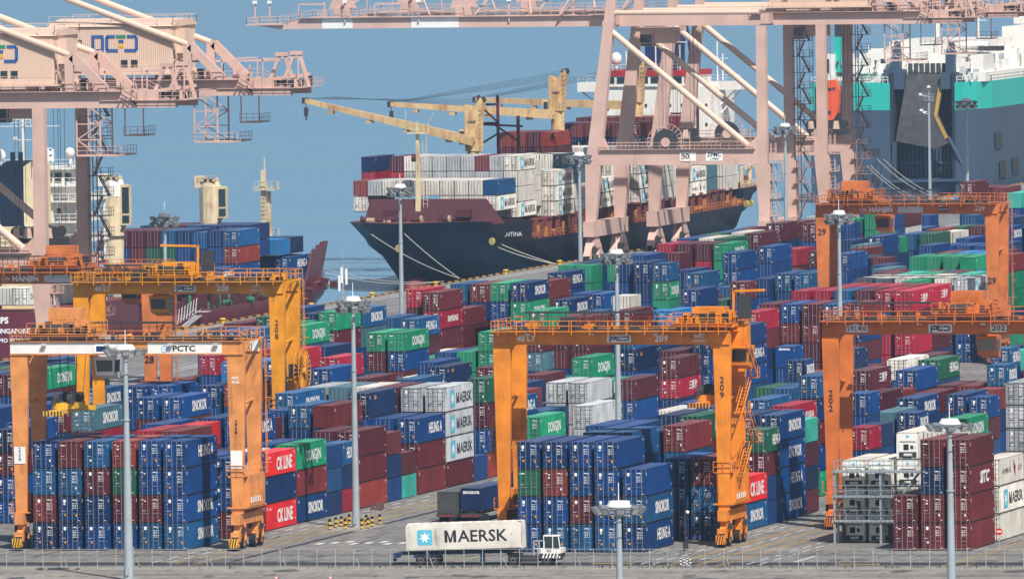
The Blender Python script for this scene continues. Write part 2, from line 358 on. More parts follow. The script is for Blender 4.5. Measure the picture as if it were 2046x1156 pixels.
# ------------------------------------------------------------------ containers
STACKS = """A6 -41.35 11.56 4 40 BH,B,BS,BS
A5 -40.79 11.55 4 40 B,B,R,B
A4 -40.82 11.55 4 40 O,g,R,B
A3 -41.51 11.62 4 40 B,R,B,B
A2 -41.55 11.65 4 40 R,B,B,B
A1 -41.33 11.66 4 40 B,B,R,N
A6 -22.62 8.54 3 40 BH,B,R
A5 -22.64 8.54 3 40 B,B,B
A4 -23.11 11.53 4 40 R,B,B,R
A3 -22.42 11.49 4 40 C,B,R,B
A1 -30.70 12.18 4 20 R,B,B,B
A6 -10.51 8.50 3 40 XC,B,XC
A5 -10.56 8.50 3 40 W,B,B
A4 -10.61 8.53 3 40 N,B,R
A3 -9.83 11.40 4 40 X,R,B,B
A2 -9.61 11.47 4 40 B,B,B,B
A6 2.40 8.60 3 40 GD,R,BS
A5 2.36 8.60 3 40 B,B,B
A4 2.48 11.45 4 40 BH,B,B,R
A3 2.42 11.48 4 40 B,B,B,B
A6 14.37 7.73 3 20 B,BS,B
A5 14.14 7.69 3 20 B,R,B
A6 21.21 7.74 3 20 BH,B,C
A5 20.97 7.74 3 20 B,R,B
A3 21.56 10.33 4 20 R,B,B,B
A6 27.74 8.96 3 40 R,R,O
A5 27.94 8.91 3 40 R,B,B
A6 40.14 7.79 3 20 R,BS,B
A6 46.45 5.15 2 20 R,TL
A4 38.75 10.98 4 40 Rp,B,B,R
A3 38.76 11.06 4 40 B,B,B,B
A2 39.74 10.45 4 40 B,B,B,R
A6 53.40 8.63 3 40 BH,R,R
A5 53.46 8.63 3 40 B,R,B
A4 53.78 11.59 4 40 NS,B,B,R
A1 53.85 11.70 4 40 BS,B,B,B
A2 53.59 8.71 3 40 B,B,R
A6 66.09 11.55 4 40 SM,SM,SM,R
A5 66.06 11.59 4 40 Yr,B,R,B
A4 66.15 11.61 4 40 R,R,B,B
A3 66.14 11.60 4 40 W,N,B,B
A2 66.25 11.59 4 40 K,B,B,B
A1 66.45 11.58 4 40 S,S,B,B
A6 77.76 2.91 1 20 BS
A6 84.77 11.59 4 40 gH,R,B,O
D6 93.93 10.45 4 40 OT,B,B,B
D5 93.54 10.35 4 40 B,B,B,R
D4 92.99 7.47 3 40 B,B,B
D3 92.87 10.45 4 40 B,B,B,B
D2 91.95 10.50 4 40 B,B,R,B
E6 126.92 8.10 3 40 BS,B,B
D6 67.69 10.33 4 40 BS,R,B,B
D5 67.00 10.41 4 40 B,R,B,B
D6 31.46 10.90 4 40 KS,C,B,B
D4 40.71 10.44 4 40 R,B,B,B
D2 49.66 9.97 4 40 B,B,B,R
D5 15.39 10.29 4 40 B,B,B,B
D6 2.00 10.32 4 40 N,R,B,B
E4 126.04 10.61 4 40 GD,R,B
E4 112.42 10.63 4 40 R,B,B
E6 104.98 8.25 3 40 B,B,R
E6 84.08 8.09 3 40 B,B,R
E2 207.11 5.24 2 40 R,B,R
E4 241.75 10.31 4 40 GD,B,B
E2 268.24 10.56 4 40 NS,B,B
E3 267.80 11.07 4 40 G,R,B
E3 281.02 10.61 4 40 BS,K,B,B
E1 319.00 7.62 3 40 B,B,R
E3 308.86 8.10 3 40 BH,R,O,R
E1 333.91 10.96 4 40 C,R,B
E2 332.24 10.60 4 40 R,CS,R,O
E2 344.90 7.64 3 40 R,R,R
E1 357.90 10.62 4 40 B,B,B
E2 357.71 10.62 4 40 R,B,R
E4 346.91 11.14 4 40 G,B,B
E5 346.90 11.15 4 40 BS,GD,B
E5 359.20 10.95 4 40 R,O,B
E2 401.68 10.01 4 40 BH,B,R
E5 270.62 8.17 3 40 G,R,B
E6 270.51 8.20 3 40 GD,B,R
E6 232.00 8.20 3 40 BH,B,R
D1 184.71 8.47 3 40 C,R,B
D5 145.93 10.87 4 40 C,B,R
D6 132.10 10.39 4 40 B,B,B
A1 85.74 11.61 4 40 R,B,B
A1 106.95 10.50 4 40 B,R,B
D6 187.09 7.76 3 40 NS,B,R
D3 222.89 7.83 3 40 B,B,B
D5 211.96 8.41 3 40 G,G,B
D6 211.81 10.87 4 40 G,G,B,R
D5 192.48 8.21 3 40 B,B,R
A3 122.14 11.08 4 40 R,R,B
A5 107.53 8.02 3 40 BH,BS,B
A4 120.59 8.09 3 40 O,R,B
A2 144.83 7.59 3 40 B,B,B
A1 166.12 7.87 3 40 R,R,B
D3 269.06 8.15 3 20 R,K,B
D3 282.46 7.49 3 40 R,R,B
D5 271.59 8.01 3 40 R,R,B
A1 191.25 8.71 3 40 GD,B,B
A4 144.27 8.13 3 40 S,S,S,B
A5 143.76 8.19 3 40 S,S,S,B
A3 189.30 5.73 2 40 S,S,B,B
A6 134.80 6.18 2 40 S,S,S
A3 144.43 5.29 2 40 B,B,R
A6 109.23 5.85 2 40 GD,B,B
A5 121.68 5.69 2 40 B,B,B
B1 -42.10 11.52 4 40 B,g,B,B
B2 -42.20 11.57 4 40 B,O,B,B
B3 -41.93 11.59 4 40 B,B,R,B
B4 -42.56 11.64 4 40 B,B,B,B
B5 -41.77 8.60 3 40 B,BS,BH
B5 -22.87 8.64 3 40 B,B,B
B6 -23.19 8.64 3 40 R,B,B
B1 -12.68 11.59 4 40 B,B,B,B
B2 -12.23 11.54 4 40 B,B,B,B
B2 -25.02 11.59 4 40 B,B,B,B
B3 -24.69 11.58 4 40 B,B,B,B
B3 -12.49 10.95 4 40 NS,B,R,B
B4 -12.16 11.57 4 40 R,B,B,B
A4 201.86 8.12 3 40 R,CC,B,B
A3 213.71 8.28 3 40 R,B,B
A1 214.79 10.92 4 40 B,NS,B,R
A1 228.54 10.06 4 40 B,B,B,B
A4 219.47 10.48 4 40 B,B,B,B
A6 177.12 3.13 1 40 W,B,B
A5 198.82 2.72 1 40 B,B,B
B1 37.30 11.01 4 40 B,B,B
B2 8.25 11.45 4 40 NS,B,B
B3 6.57 11.54 4 40 gH,R,B
A2 190.28 5.87 2 40 G,B,B
A6 155.78 7.86 3 40 R,B,B
B6 1.35 10.47 4 20 gH,R,BS,BS
B6 -10.58 5.81 2 40 XC,BS
B6 7.25 11.54 4 40 BS,BS,BH,BS
B5 7.67 11.53 4 40 B,B,B,B
B6 19.16 10.45 4 20 T,R,NT,RT
B4 37.84 11.03 4 40 CT,B,R,B
B1 100.49 8.20 3 40 BS,B,B,B
B5 63.81 11.04 4 20 B,B,B
B2 120.23 8.43 3 20 OT,B,B
B5 76.83 8.15 3 40 KT,B,B
B6 51.79 7.84 3 20 C,B
B6 57.65 7.91 3 20 BS,B
B4 101.43 8.32 3 40 BS,B,B
B6 76.61 7.99 3 20 BS,B
B3 123.32 7.79 3 40 R,B,B
B5 115.55 8.12 3 40 B,GD,R
B6 115.29 7.86 3 20 B,R,B
B5 132.28 7.90 3 20 O,B,B
B4 134.34 8.11 3 40 R,B,B
B3 135.23 8.11 3 40 R,B,B
C2 43.95 13.20 5 40 S,S,S,S
B5 136.96 10.41 4 20 BS,B,B
B3 166.66 10.90 4 20 BH,BS,B
B3 172.83 10.43 4 20 T,B
B2 126.28 10.48 4 40 B,R,B
B2 132.01 11.08 4 40 gH,B,R
B1 147.62 11.09 4 40 R,B
B1 134.36 11.19 4 40 W,B,B
B1 113.67 10.95 4 40 RT,B,B
A6 290.58 2.66 1 20 R,B
B2 107.34 8.71 3 40 R,B,B
A6 277.85 5.37 2 20 N,B,B
A3 277.75 5.82 2 20 Bp,BS,B,R
A6 246.88 5.39 2 20 BS,B,B
B4 51.67 13.58 5 40 B,B,R
A6 228.98 2.82 1 40 gH,B,B
B1 74.34 11.10 4 40 BS,B,B
B1 61.76 10.41 4 40 B,B,R
A4 238.19 10.42 4 40 B,BH,B,B
A1 293.26 10.68 4 40 R,R,R,B
A2 293.28 10.76 4 40 B,R,R,B
A3 293.45 10.66 4 40 R,R,R,R
A4 293.29 10.65 4 40 B,R,R,R
A5 293.23 10.65 4 40 R,B,R,B
A1 312.24 11.67 4 40 C,B,B,B
A2 312.78 11.67 4 40 C,B,R,R
A3 312.17 11.73 4 40 B,R,R,B
A4 312.38 11.67 4 40 R,R,B,R
A5 312.16 11.67 4 40 C,B,C,C
A6 311.18 11.68 4 40 CC,R,C,R
A6 323.79 11.63 4 40 CC,R,R,B
A5 323.94 11.62 4 40 R,B,B
A4 324.08 11.69 4 40 C,B,B
A3 324.21 11.70 4 40 C,B,B
A2 324.32 11.70 4 40 C,B,B
E1 526.80 11.75 4 40 R,B
E1 514.21 11.71 4 40 B,B
E2 515.31 11.53 4 40 W,B
E3 511.85 11.86 4 40 R,B,B
E1 550.77 11.65 4 40 R,B,B
E1 563.24 11.19 4 40 R,B,B
E3 550.35 11.68 4 40 R,B,R
E1 483.62 12.00 4 40 B,B
E1 495.12 11.57 4 40 g,B
E2 494.02 11.60 4 40 W,B
E3 492.25 11.71 4 40 gD,B
E1 479.64 11.18 4 40 C,R,B
E2 479.73 11.22 4 40 R,R,B
E3 479.75 11.20 4 40 R,C,B
E4 479.65 11.33 4 40 GD,GD,B
E3 461.15 10.57 4 20 R,B
E4 491.94 8.77 3 40 BS,B
E6 461.23 10.72 4 40 B,B
E2 537.06 7.94 3 40 B,B,B
E3 536.97 7.93 3 40 CT,R,B
E6 483.92 10.68 4 40 B,B
E4 454.77 8.32 3 40 BH,B,B
E6 437.41 8.56 3 40 B,B
E4 413.85 11.02 4 40 G,B,B,B
E5 407.79 11.38 4 40 B,B,B,B
E6 406.42 11.48 4 40 B,B,B,B
D1 363.25 13.34 5 20 B,GD,GD,B
D4 344.74 10.48 4 40 B,B,B
D1 391.54 8.43 3 40 BH,B,B
D4 362.39 8.11 3 40 gH,B,R
D5 361.68 10.68 4 20 R,B,B
D2 389.62 9.12 3 40 B,B
D1 424.47 8.47 3 40 B,B,R
D5 389.23 10.72 4 40 B,B
D6 388.54 10.65 4 40 B,B,B
E5 530.07 8.23 3 40 R,B,B
D2 413.93 5.25 2 40 B,B
A2 270.15 10.62 4 40 C,R,B
D4 305.66 11.39 4 20 W,B
E5 390.01 7.86 3 40 BH,B,B
E6 359.29 8.24 3 40 BS,B,R
E4 391.32 7.79 3 40 B,R
D2 282.59 10.11 4 40 G,B
D1 317.64 8.47 3 40 B,R
D6 283.17 10.26 4 40 R,B,B
D1 306.91 8.50 3 40 R,B
D2 306.54 8.51 3 40 R,B
D3 306.18 8.66 3 40 R,B
D3 332.21 7.91 3 40 L,B,B
D4 331.12 7.96 3 40 L,R,B
D1 283.85 9.21 3 40 B,R,B
E1 419.15 10.76 4 20 G,B,B
E2 418.35 10.82 4 20 GD,GD,B
E2 424.80 10.76 4 40 B,B,B
E2 444.51 10.73 4 40 B,B
E3 438.99 11.17 4 40 B,B
E1 578.19 11.77 4 40 S,B
E2 574.43 10.95 4 40 O,B
E3 575.48 10.70 4 20 BS,B
E3 594.68 11.26 4 20 GD,GD,G
E3 600.70 11.43 4 20 BH,B
E3 607.10 11.42 4 20 BS,B
E4 588.27 8.93 3 20 G,G
E3 613.33 10.86 4 40 R,Wp
E1 658.51 9.14 3 20 BS,B
E2 681.17 7.91 3 40 B,B
E5 582.25 8.13 3 20 G,B
E5 594.58 7.99 3 40 B,B
E6 595.79 8.05 3 40 gH,B
E6 609.41 7.74 3 40 W,B
D1 561.73 9.29 3 40 BS,R
E3 626.92 7.80 3 40 B,B
E5 613.57 8.07 3 40 O,B
E5 630.92 7.70 3 40 g,R
E6 632.96 7.85 3 40 R,B
E5 656.03 7.94 3 40 B,B
D1 595.51 10.56 4 40 B,B
D3 562.48 10.33 4 40 BS,B
E4 608.22 5.71 2 40 B,B,B
D1 534.49 8.71 3 40 B,R
D1 548.87 8.09 3 40 Bp,B
D2 548.39 8.10 3 40 Bp,B
D3 547.91 8.18 3 40 Bp,B
D4 547.40 8.27 3 40 Bp,R
D2 515.33 7.83 3 40 Gp,G,B
D4 500.96 8.42 3 40 Gp,B,B
D5 499.91 8.45 3 40 Gp,R,B
D6 498.66 8.49 3 40 Gp,B,B
D6 510.58 7.99 3 40 Gp,G,B
A1 440.70 10.88 4 40 R,GD,Gp,B
D3 520.74 8.08 3 40 R,B
D4 520.07 8.17 3 40 L,B
D5 519.38 8.19 3 40 L,B
D5 532.08 7.65 3 40 R,B
A1 360.85 11.89 4 40 R,B
A2 360.09 11.92 4 40 T,B
A3 360.72 11.88 4 40 G,B
A4 359.57 11.92 4 40 R,B
A5 361.00 11.85 4 40 T,B
A6 361.45 11.82 4 40 G,B
A6 349.10 11.78 4 40 SM,W,B,B
A5 349.32 11.78 4 40 W,B,B
A4 349.91 11.76 4 40 W,B,B
A3 350.16 11.76 4 40 W,B,B
A2 350.72 11.74 4 40 W,W,B
A1 351.25 11.73 4 40 W,B,B
A4 341.78 11.52 4 40 G,B
D1 489.18 9.20 3 40 NS,B,B
D2 463.78 10.48 4 40 B,B,R
E6 546.59 7.69 3 40 R,B
E5 558.60 7.75 3 40 K,B
E4 563.04 8.25 3 40 B,B
E5 559.36 8.66 3 40 B,B
D2 489.01 8.74 3 20 R,B
D3 475.47 8.18 3 40 B,B
D4 464.34 8.12 3 40 K,B
E1 691.96 12.32 5 40 R,R
E1 705.85 11.81 4 40 R,R
E2 704.49 12.02 4 40 R,B
E3 703.02 10.78 4 40 T,B,B
E3 210.18 8.00 3 40 C,B,R
E5 200.38 7.82 3 40 L,B
D2 142.71 10.74 4 40 L,B
D3 142.56 10.62 4 40 B,B,B
D1 159.93 11.19 4 40 C,B
D2 157.94 11.32 4 40 C,B
E6 206.71 10.58 4 40 B,B
E2 247.47 11.32 4 40 g,B,B
E1 270.72 11.28 4 40 B,B
E3 246.26 10.10 4 40 G,B
E1 229.55 10.40 4 40 N,B
E2 229.36 10.40 4 40 B,B
E4 219.20 10.88 4 40 B,B
C4 -38.69 5.84 2 40 R,R
C5 -38.06 11.54 4 40 R,N,R,R
C6 -38.29 11.53 4 40 R,RI,R,R
C6 -23.46 8.62 3 40 Wh,WM,W
C3 -24.30 11.71 4 40 Wf,Wf,Wf,W
C4 -23.78 11.68 4 40 Wf,W,W,W
C2 11.24 11.11 4 40 GD,B,B
C1 -25.33 8.89 3 40 Wf,Wf,Wf
C2 -25.47 8.90 3 40 Wf,Wf,Wf"""
H1, H2 = 2.591, 2.896
CW = 2.44
BODY = {}
M_CAST = mat('corner_casting_rust', (0.10, 0.055, 0.04), 0.8)
def body_mesh(L, H, fine=True, endplain=False):
    """corrugated shell, frame, roof; slot 0 paint, slot 1 castings. origin bottom centre"""
    key = ('b', L, H, fine, endplain)
    if key in BODY: return BODY[key]
    m = MB(); w = CW / 2; l = L / 2; f = 0.11
    # corner posts and rails
    for sx in (-1, 1):
        for sy in (-1, 1):
            x0, x1 = sorted((sx * w, sx * (w - f))); y0, y1 = sorted((sy * l, sy * (l - f)))
            m.box(x0, x1, y0, y1, 0.13, H - 0.13)
            for z0, z1 in ((0, 0.13), (H - 0.13, H)):
                xx = sorted((sx * (w + .004), sx * (w - .17))); yy = sorted((sy * (l + .004), sy * (l - .17))); m.box(xx[0], xx[1], yy[0], yy[1], z0, z1 + (.004 if z1 == H else 0), 1)
        x0, x1 = sorted((sx * (w - .06), sx * (w - .12)))
        m.box(x0, x1, -l + .17, l - .17, 0.01, 0.13, 2); x0, x1 = sorted((sx * (w - .02), sx * (w - .09))); m.box(x0, x1, -l + .17, l - .17, 0.12, 0.20); m.box(x0, x1, -l + .17, l - .17, H - 0.08, H - 0.03)
        # corrugated side
        p = 0.278 if fine else 0.6; n = int((L - 2 * f) / p); y = -l + f; vs = []; dep = 0.036
        for i in range(n):
            a = y + i * (L - 2 * f) / n; q = (L - 2 * f) / n
            for t, d in ((0, dep), (.25, dep), (.5, 0), (.75, 0)): vs.append((a + t * q, d))
        vs.append((l - f, dep)); pts = []
        for a, d in vs: pts += [(sx * (w - 0.012 - d), a, 0.17), (sx * (w - 0.012 - d), a, H - 0.08)]
        fs = [(2 * i, 2 * i + 2, 2 * i + 3, 2 * i + 1) if sx > 0 else (2 * i + 1, 2 * i + 3, 2 * i + 2, 2 * i) for i in range(len(vs) - 1)]
        m.add(pts, fs)
    m.box(-w + .17, w - .17, l - .09, l, 0.02, H - .01)     # far end wall
    m.box(-w + .17, w - .17, -l + .05, -l + .1, 0.02, 0.12, 2); m.box(-w + .17, w - .17, -l + .002, -l + .1, 0.12, 0.18); m.box(-w + .17, w - .17, -l + .002, -l + .1, H - .12, H - .02)
    # roof with shallow ribs
    n = int(L / 0.9); z = H - 0.03; pts = []; vs = []
    for i in range(n):
        q = (L - .2) / n; a = -l + .1 + i * q
        for t, d in ((0, 0), (.6, 0), (.7, .022), (.9, .022)): vs.append((a + t * q, d))
    vs.append((l - .1, 0))
    for a, d in vs: pts += [(-w + .07, a, z + d), (w - .07, a, z + d)]
    m.add(pts, [(2 * i, 2 * i + 1, 2 * i + 3, 2 * i + 2) for i in range(len(vs) - 1)], 3)
    if endplain:
        n = 9; pts = []; vs = []
        for i in range(n):
            q = (CW - 2 * f) / n; a = -w + f + i * q
            for t, d in ((0, 0.045), (.3, 0.045), (.5, 0), (.8, 0)): vs.append((a + t * q, d))
        vs.append((w - f, .045))
        for a, d in vs: pts += [(a, -l + .02 + d, 0.16), (a, -l + .02 + d, H - .12)]
        m.add(pts, [(2 * i, 2 * i + 2, 2 * i + 3, 2 * i + 1) for i in range(len(vs) - 1)])
    me = m.mesh('container_body'); BODY[key] = me; return me
def door_mesh(side, H, var, simple=False):
    """one door leaf, local origin = container origin. slots: paint, steel, white, orange, cast"""
    key = ('d', side, H, var)
    if key in BODY: return BODY[key]
    m = MB(); R_ = random.Random(var * 13 + (1 if side > 0 else 0)); w = CW / 2
    x0, x1 = (0.012, w - .115) if side > 0 else (-w + .115, -0.012); yb = 0.06; z0, z1 = .17, H - .13
    m.box(x0, x1, yb, yb + .04, z0, z1)
    nb = 5; hb = (z1 - z0) / nb      # raised horizontal panels
    for i in range(nb): m.box(x0 + .05, x1 - .05, yb - .035, yb + .001, z0 + i * hb + .09, z0 + (i + 1) * hb - .09)
    for x in (x0 + .22 * (x1 - x0), x0 + .74 * (x1 - x0)):
        m.bar((x, yb - .07, .06), (x, yb - .07, H - .04), .042, .042, 1)
        for z in (.1, .62, 1.35, H - .5, H - .1): m.box(x - .06, x + .06, yb - .06, yb - .01, z - .03, z + .03, 1)
        m.box(x, x + .3 * (-1 if x > (x0 + x1) / 2 else 1), yb - .085, yb - .06, .98, 1.03, 1)
    m.box(x1 - .012, x1 + .02, yb - .01, yb + .03, z0, z1, 4) if side > 0 else m.box(x0 - .02, x0 + .012, yb - .01, yb + .03, z0, z1, 4)
    for z in (.3, .95, 1.7, H - .4):
        xx = x1 if side > 0 else x0; m.box(xx - .05, xx + .05, yb - .03, yb, z - .06, z + .06, 1)
    yd = yb - .042; 
    def q(xa, xb, za, zb, mi): m.box(xa, xb, yd - .004, yd + .008, za, zb, mi)
    if side > 0:    # number, size code, weights
        xs = x0 + .30
        if var != 5:
            q(xs, xs + .34, H - .46, H - .38, 2); q(xs + .40, xs + .55, H - .46, H - .38, 2); q(xs + .36, xs + .52, H - .60, H - .53, 2)
            for j in range(4 + var % 2):
                z = H - .82 - j * .17
                q(xs - .02, xs + .16, z, z + .06, 2); q(xs + .24, xs + .34, z, z + .06, 2); q(xs + .42, xs + .56, z, z + .06, 2)
            if var % 3 == 0: q(xs + .3, xs + .5, .72, .92, 2 if var % 2 else 3)
            q(x1 - .22, x1 - .08, .26, .32, 2)
    else:
        xs = x0 + .08
        if var in (0, 1, 2): q(xs + .30, xs + .56, H - .72, H - .38, 2)          # white logo placard
        if var in (0, 3): q(xs + .32, xs + .5, H - .95, H - .80, 2)
        if var in (3, 4): q(xs + .05, xs + .24, H - .50, H - .38, 2); q(xs + .34, xs + .52, H - .62, H - .52, 2)
        if var in (1, 4): q(xs + .05, xs + .2, H - .96, H - .84, 3)
        if var in (0, 1): q(xs + .38, xs + .56, .78, .98, 3)
        elif var == 2: q(xs + .38, xs + .58, .76, .98, 2)
        else: q(xs + .1, xs + .26, .74, .9, 4)
        if var == 5: q(xs + .05, xs + .55, H - .5, H - .40, 2)
        q(xs + .05, xs + .5, 1.28, 1.31, 2)
    me = m.mesh('container_door'); BODY[key] = me; return me
def with_mats(me, name, mats, parent=None):
    while len(me.materials) < len(mats): me.materials.append(None)
    o = bpy.data.objects.new(name, me); COL.objects.link(o)
    for i, mm in enumerate(mats):
        o.material_slots[i].link = 'OBJECT'; o.material_slots[i].material = mm
    if parent is not None: o.parent = parent
    return o
def star_mesh():
    if 'star' in BODY: return BODY['star']
    m = MB(); pts = []
    for i in range(14):
        r = 1.0 if i % 2 == 0 else .42; t = math.pi / 2 + i * math.pi / 7; pts.append((r * math.cos(t), r * math.sin(t), .006))
    m.add(pts + [(0, 0, .006)], [(i, (i + 1) % 14, 14) for i in range(14)], 1)
    r = 1.28; c = .3; ps = []
    for sx, sy, a0 in ((1, 1, 0), (-1, 1, 90), (-1, -1, 180), (1, -1, 270)):
        for k in range(4):
            a = math.radians(a0 + 30 * k); ps.append((sx * (r - c) + c * math.cos(a), sy * (r - c) + c * math.sin(a), 0))
    m.add(ps, [tuple(range(16))], 0)
    BODY['star'] = m.mesh('star_emblem'); return BODY['star']
def side_text(root, code, L, H, side=1):
    """lettering on the visible long side (+X); side=-1 for a -Y facing long side is handled by the parent's rotation"""
    def T(s, m, y, z, size, **kw): return letters(s, m, root, (CW / 2 + .003, y, z), ROT_SIDE, size, **kw)
    if code == 'S': T('SINOKOR', M_WHT, L * .10, H * .5, 1.65, bold=.035, width=6.0 if L > 8 else 4.3)
    elif code == 'H': T('HEUNG A', M_WHT, L * .14, H * .52, 1.65, bold=.03, width=5.7 if L > 8 else 4.3)
    elif code == 'D': T('DONGJIN', M_WHT, L * .06, H * .48, 1.65, bold=.025, width=6.0 if L > 8 else 4.3)
    elif code == 'C': T('CK LINE', M_WHT, L * .12, H * .47, 1.95, bold=.035, width=6.2); T('CKSU 2', M_WHT, -L * .36, H * .8, .35, bold=.02)
    elif code == 'M':
        T('MAERSK', M_INK, L * .17, H * .5, 1.7, bold=.008, width=7.0)
        o = with_mats(star_mesh(), 'star_emblem', [M_CYAN, M_WHT], root); o.location = (CW / 2 + .002, -L * .255, H * .5); o.rotation_euler = ROT_SIDE; o.scale = (.78, .78, .78)
    elif code == 'E': T('SEA', M_DECO, -L * .27, H * .78, .6, bold=.04)
    elif code == 'I': T('SITC', M_WHT, L * .1, H * .52, 1.7, bold=.04, width=4.6, shear=.2)
    elif code == 'h': T('HAMBURG', M_DKG, -L * .2, H * .5, .8, bold=.0, width=4.4); T('SÜD', M_DKG, L * .34, H * .5, .8, bold=.0, width=2.0)
    elif code == 'Z': T('三鼎海', M_WHT, L * .14, H * .55, 1.2, bold=.02, width=4.2)
    elif code == 'V': T('SAMSUNG', M_WHT, L * .06, H * .5, 1.1, bold=.04, width=5.6)
    elif code == 'Y': T('HYUNDAI', M_WHT, L * .2, H * .45, 1.0, bold=.03, width=4.4)
    elif code == 'U': T('DONGYOUNG', M_WHT, L * .2, H * .42, 1.0, bold=.03, width=5.4)
    elif code == 'G': T('HEUNG-A', M_WHT, L * .24, H * .5, 1.5, bold=.04, width=5.0 if L > 8 else 3.6)
    elif code == 'F': T('Safmarine', M_WHT, 0, H * .5, 1.5, bold=.0, width=7.0, shear=.4)
    elif code == 'd': T('DONGJIN', M_GREEN_L, 0, H * .5, 1.2, bold=.03, width=4.6)
    elif code == 'N': T('YELLOW', M_WHT, L * .05, H * .25, .6, bold=.03)
    if code == 'h':
        m = MB(); m.add([(0, 0, 0), (1.0, -.9, 0), (.15, -1.6, 0)], [(2, 1, 0)]).add([(.9, -.6, 0), (1.0, -1.9, 0), (.1, -.9, 0)], [(2, 1, 0)])
        o = m.build('flag_emblem', M_REDL, root); o.location = (CW / 2 + .003, L * .08, H * .5 + 1.1); o.rotation_euler = ROT_SIDE
    # small marks found on every side
    key = ('mk', L, H)
    if key not in BODY:
        m = MB()
        for j, (y, z, a, b) in enumerate(((L / 2 - .75, H - .30, .5, .07), (L / 2 - .62, H - .5, .3, .06), (L / 2 - .55, .75, .16, .2), (-L / 2 + .5, H - .45, .16, .22), (-L / 2 + .5, H - .62, .5, .05))):
            m.quad((0, y - a / 2, z - b / 2), (0, y + a / 2, z - b / 2), (0, y + a / 2, z + b / 2), (0, y - a / 2, z + b / 2))
        BODY[key] = m.mesh('side_marks')
    o = with_mats(BODY[key], 'side_marks', [M_WHT], root); o.location = (CW / 2 + .003, 0, 0)
LOGO = {'BS': 'S', 'BH': 'H', 'GD': 'D', 'gD': 'D', 'XC': 'C', 'WM': 'M', 'SM': 'M', 'NS': 'E', 'RI': 'I', 'Wh': 'h', 'CC': 'Z', 'RT': 'Z', 'OT': '', 'CS': 'V', 'CT': 'Y', 'KT': 'U', 'KS': 'S', 'gH': 'G', 'TL': 'N', 'Wr': '', 'Wf': '', 'NT': ''}
LOGOTXT = {'S': 'white seven-letter side lettering', 'H': 'white side lettering in two words', 'D': 'white serif side lettering', 'C': 'big white two-word lettering', 'M': 'black lettering and star', 'E': 'small orange letters', 'I': 'slanted white lettering', 'h': 'thin lettering and red emblem', 'Z': 'white Chinese characters', 'V': 'white side lettering', 'Y': 'white side lettering', 'U': 'white side lettering', 'G': 'tall white side lettering', 'N': 'small white lettering', '': ''}
ITEMS = []   # dict(x,y,z,L,H,col,logo,plain,row,bay,tier,n,vis)
ROWX = {}
for k in range(6):
    ROWX['A%d' % (k + 1)] = -24.9 - 2.9 * (5 - k); ROWX['B%d' % (k + 1)] = 14.1 + 2.83 * k; ROWX['C%d' % (k + 1)] = 45.3 + 2.84 * k
    ROWX['D%d' % (k + 1)] = -71.5 + 2.9 * k; ROWX['E%d' % (k + 1)] = -99.5 + 2.9 * k
rows = {}
for ln in STACKS.split('\n'):
    a = ln.split(); L = 12.19 if a[4] == '40' else 6.06
    rows.setdefault(a[0], []).append([float(a[1]), float(a[2]), int(a[3]), L, a[5].split(',')])
FILLC = ['B'] * 9 + ['b'] * 3 + ['R'] * 6 + ['G'] * 2 + ['N', 'g', 'C', 'O', 'K', 'W', 'L']
def heights(n, Z):
    k = max(0, min(n, int(round((Z - n * H1) / (H2 - H1))))); return [H2] * k + [H1] * (n - k)
vis_pts = []
for r, lst in rows.items():
    lst.sort(key=lambda s: s[0]); last = -1e9
    for s in lst:
        if s[0] < last + .12: s[0] = last + .12
        last = s[0] + s[3]
def hullpts(X, Y, L, Z):
    return [proj(p)[:2] for p in ((X - CW, Y, 0), (X, Y, 0), (X, Y + L, 0), (X, Y + L, Z), (X - CW, Y + L, Z), (X - CW, Y, Z))]
def inpoly(p, poly, mg=0.0):
    cx = sum(q[0] for q in poly) / len(poly); cy = sum(q[1] for q in poly) / len(poly); n = len(poly)
    for i in range(n):
        a = poly[i]; b = poly[(i + 1) % n]; ex, ey = b[0] - a[0], b[1] - a[1]; ln = math.hypot(ex, ey)
        if ln < .01: continue
        c = (ex * (p[1] - a[1]) - ey * (p[0] - a[0])) / ln; cc = ex * (cy - a[1]) - ey * (cx - a[0])
        if c * (1 if cc > 0 else -1) < mg: return False
    return True
SC = 0.5
zbuf = np.full((578, 1023), 1e9); kbuf = np.full((578, 1023), -1, int); LB = []
def rast(poly, dep, test_only=False, tol=6.0):
    """poly in photo px, convex; returns how many pixels would newly hide a listed stack"""
    xs = [p[0] * SC for p in poly]; ys = [p[1] * SC for p in poly]; n = len(poly)
    x0, x1, y0, y1 = max(0, int(min(xs))), min(1022, int(max(xs)) + 1), max(0, int(min(ys))), min(577, int(max(ys)) + 1)
    if x0 >= x1 or y0 >= y1: return 0, 0
    gx, gy = np.meshgrid(np.arange(x0, x1 + 1) + .5, np.arange(y0, y1 + 1) + .5); ins = np.ones(gx.shape, bool)
    ar = sum(xs[i] * ys[(i + 1) % n] - xs[(i + 1) % n] * ys[i] for i in range(n)); sg = 1 if ar > 0 else -1
    for i in range(n):
        j = (i + 1) % n; ins &= sg * ((xs[j] - xs[i]) * (gy - ys[i]) - (ys[j] - ys[i]) * (gx - xs[i])) >= 0
    sub = zbuf[y0:y1 + 1, x0:x1 + 1]
    if test_only:
        X_, Y_, L_ = dep; kk = kbuf[y0:y1 + 1, x0:x1 + 1][ins]; kk = kk[kk >= 0]
        if not len(kk): return 0, int(ins.sum())
        a = LBA[kk]; return int((((Y_ < a[:, 1] + a[:, 2] - .5) & (X_ > a[:, 0] + .5)) | (Y_ + L_ <= a[:, 1] + .5)).sum()), int(ins.sum())
    m_ = ins & (dep < sub); sub[m_] = dep; kbuf[y0:y1 + 1, x0:x1 + 1][m_] = len(LB) - 1; return 0, 0
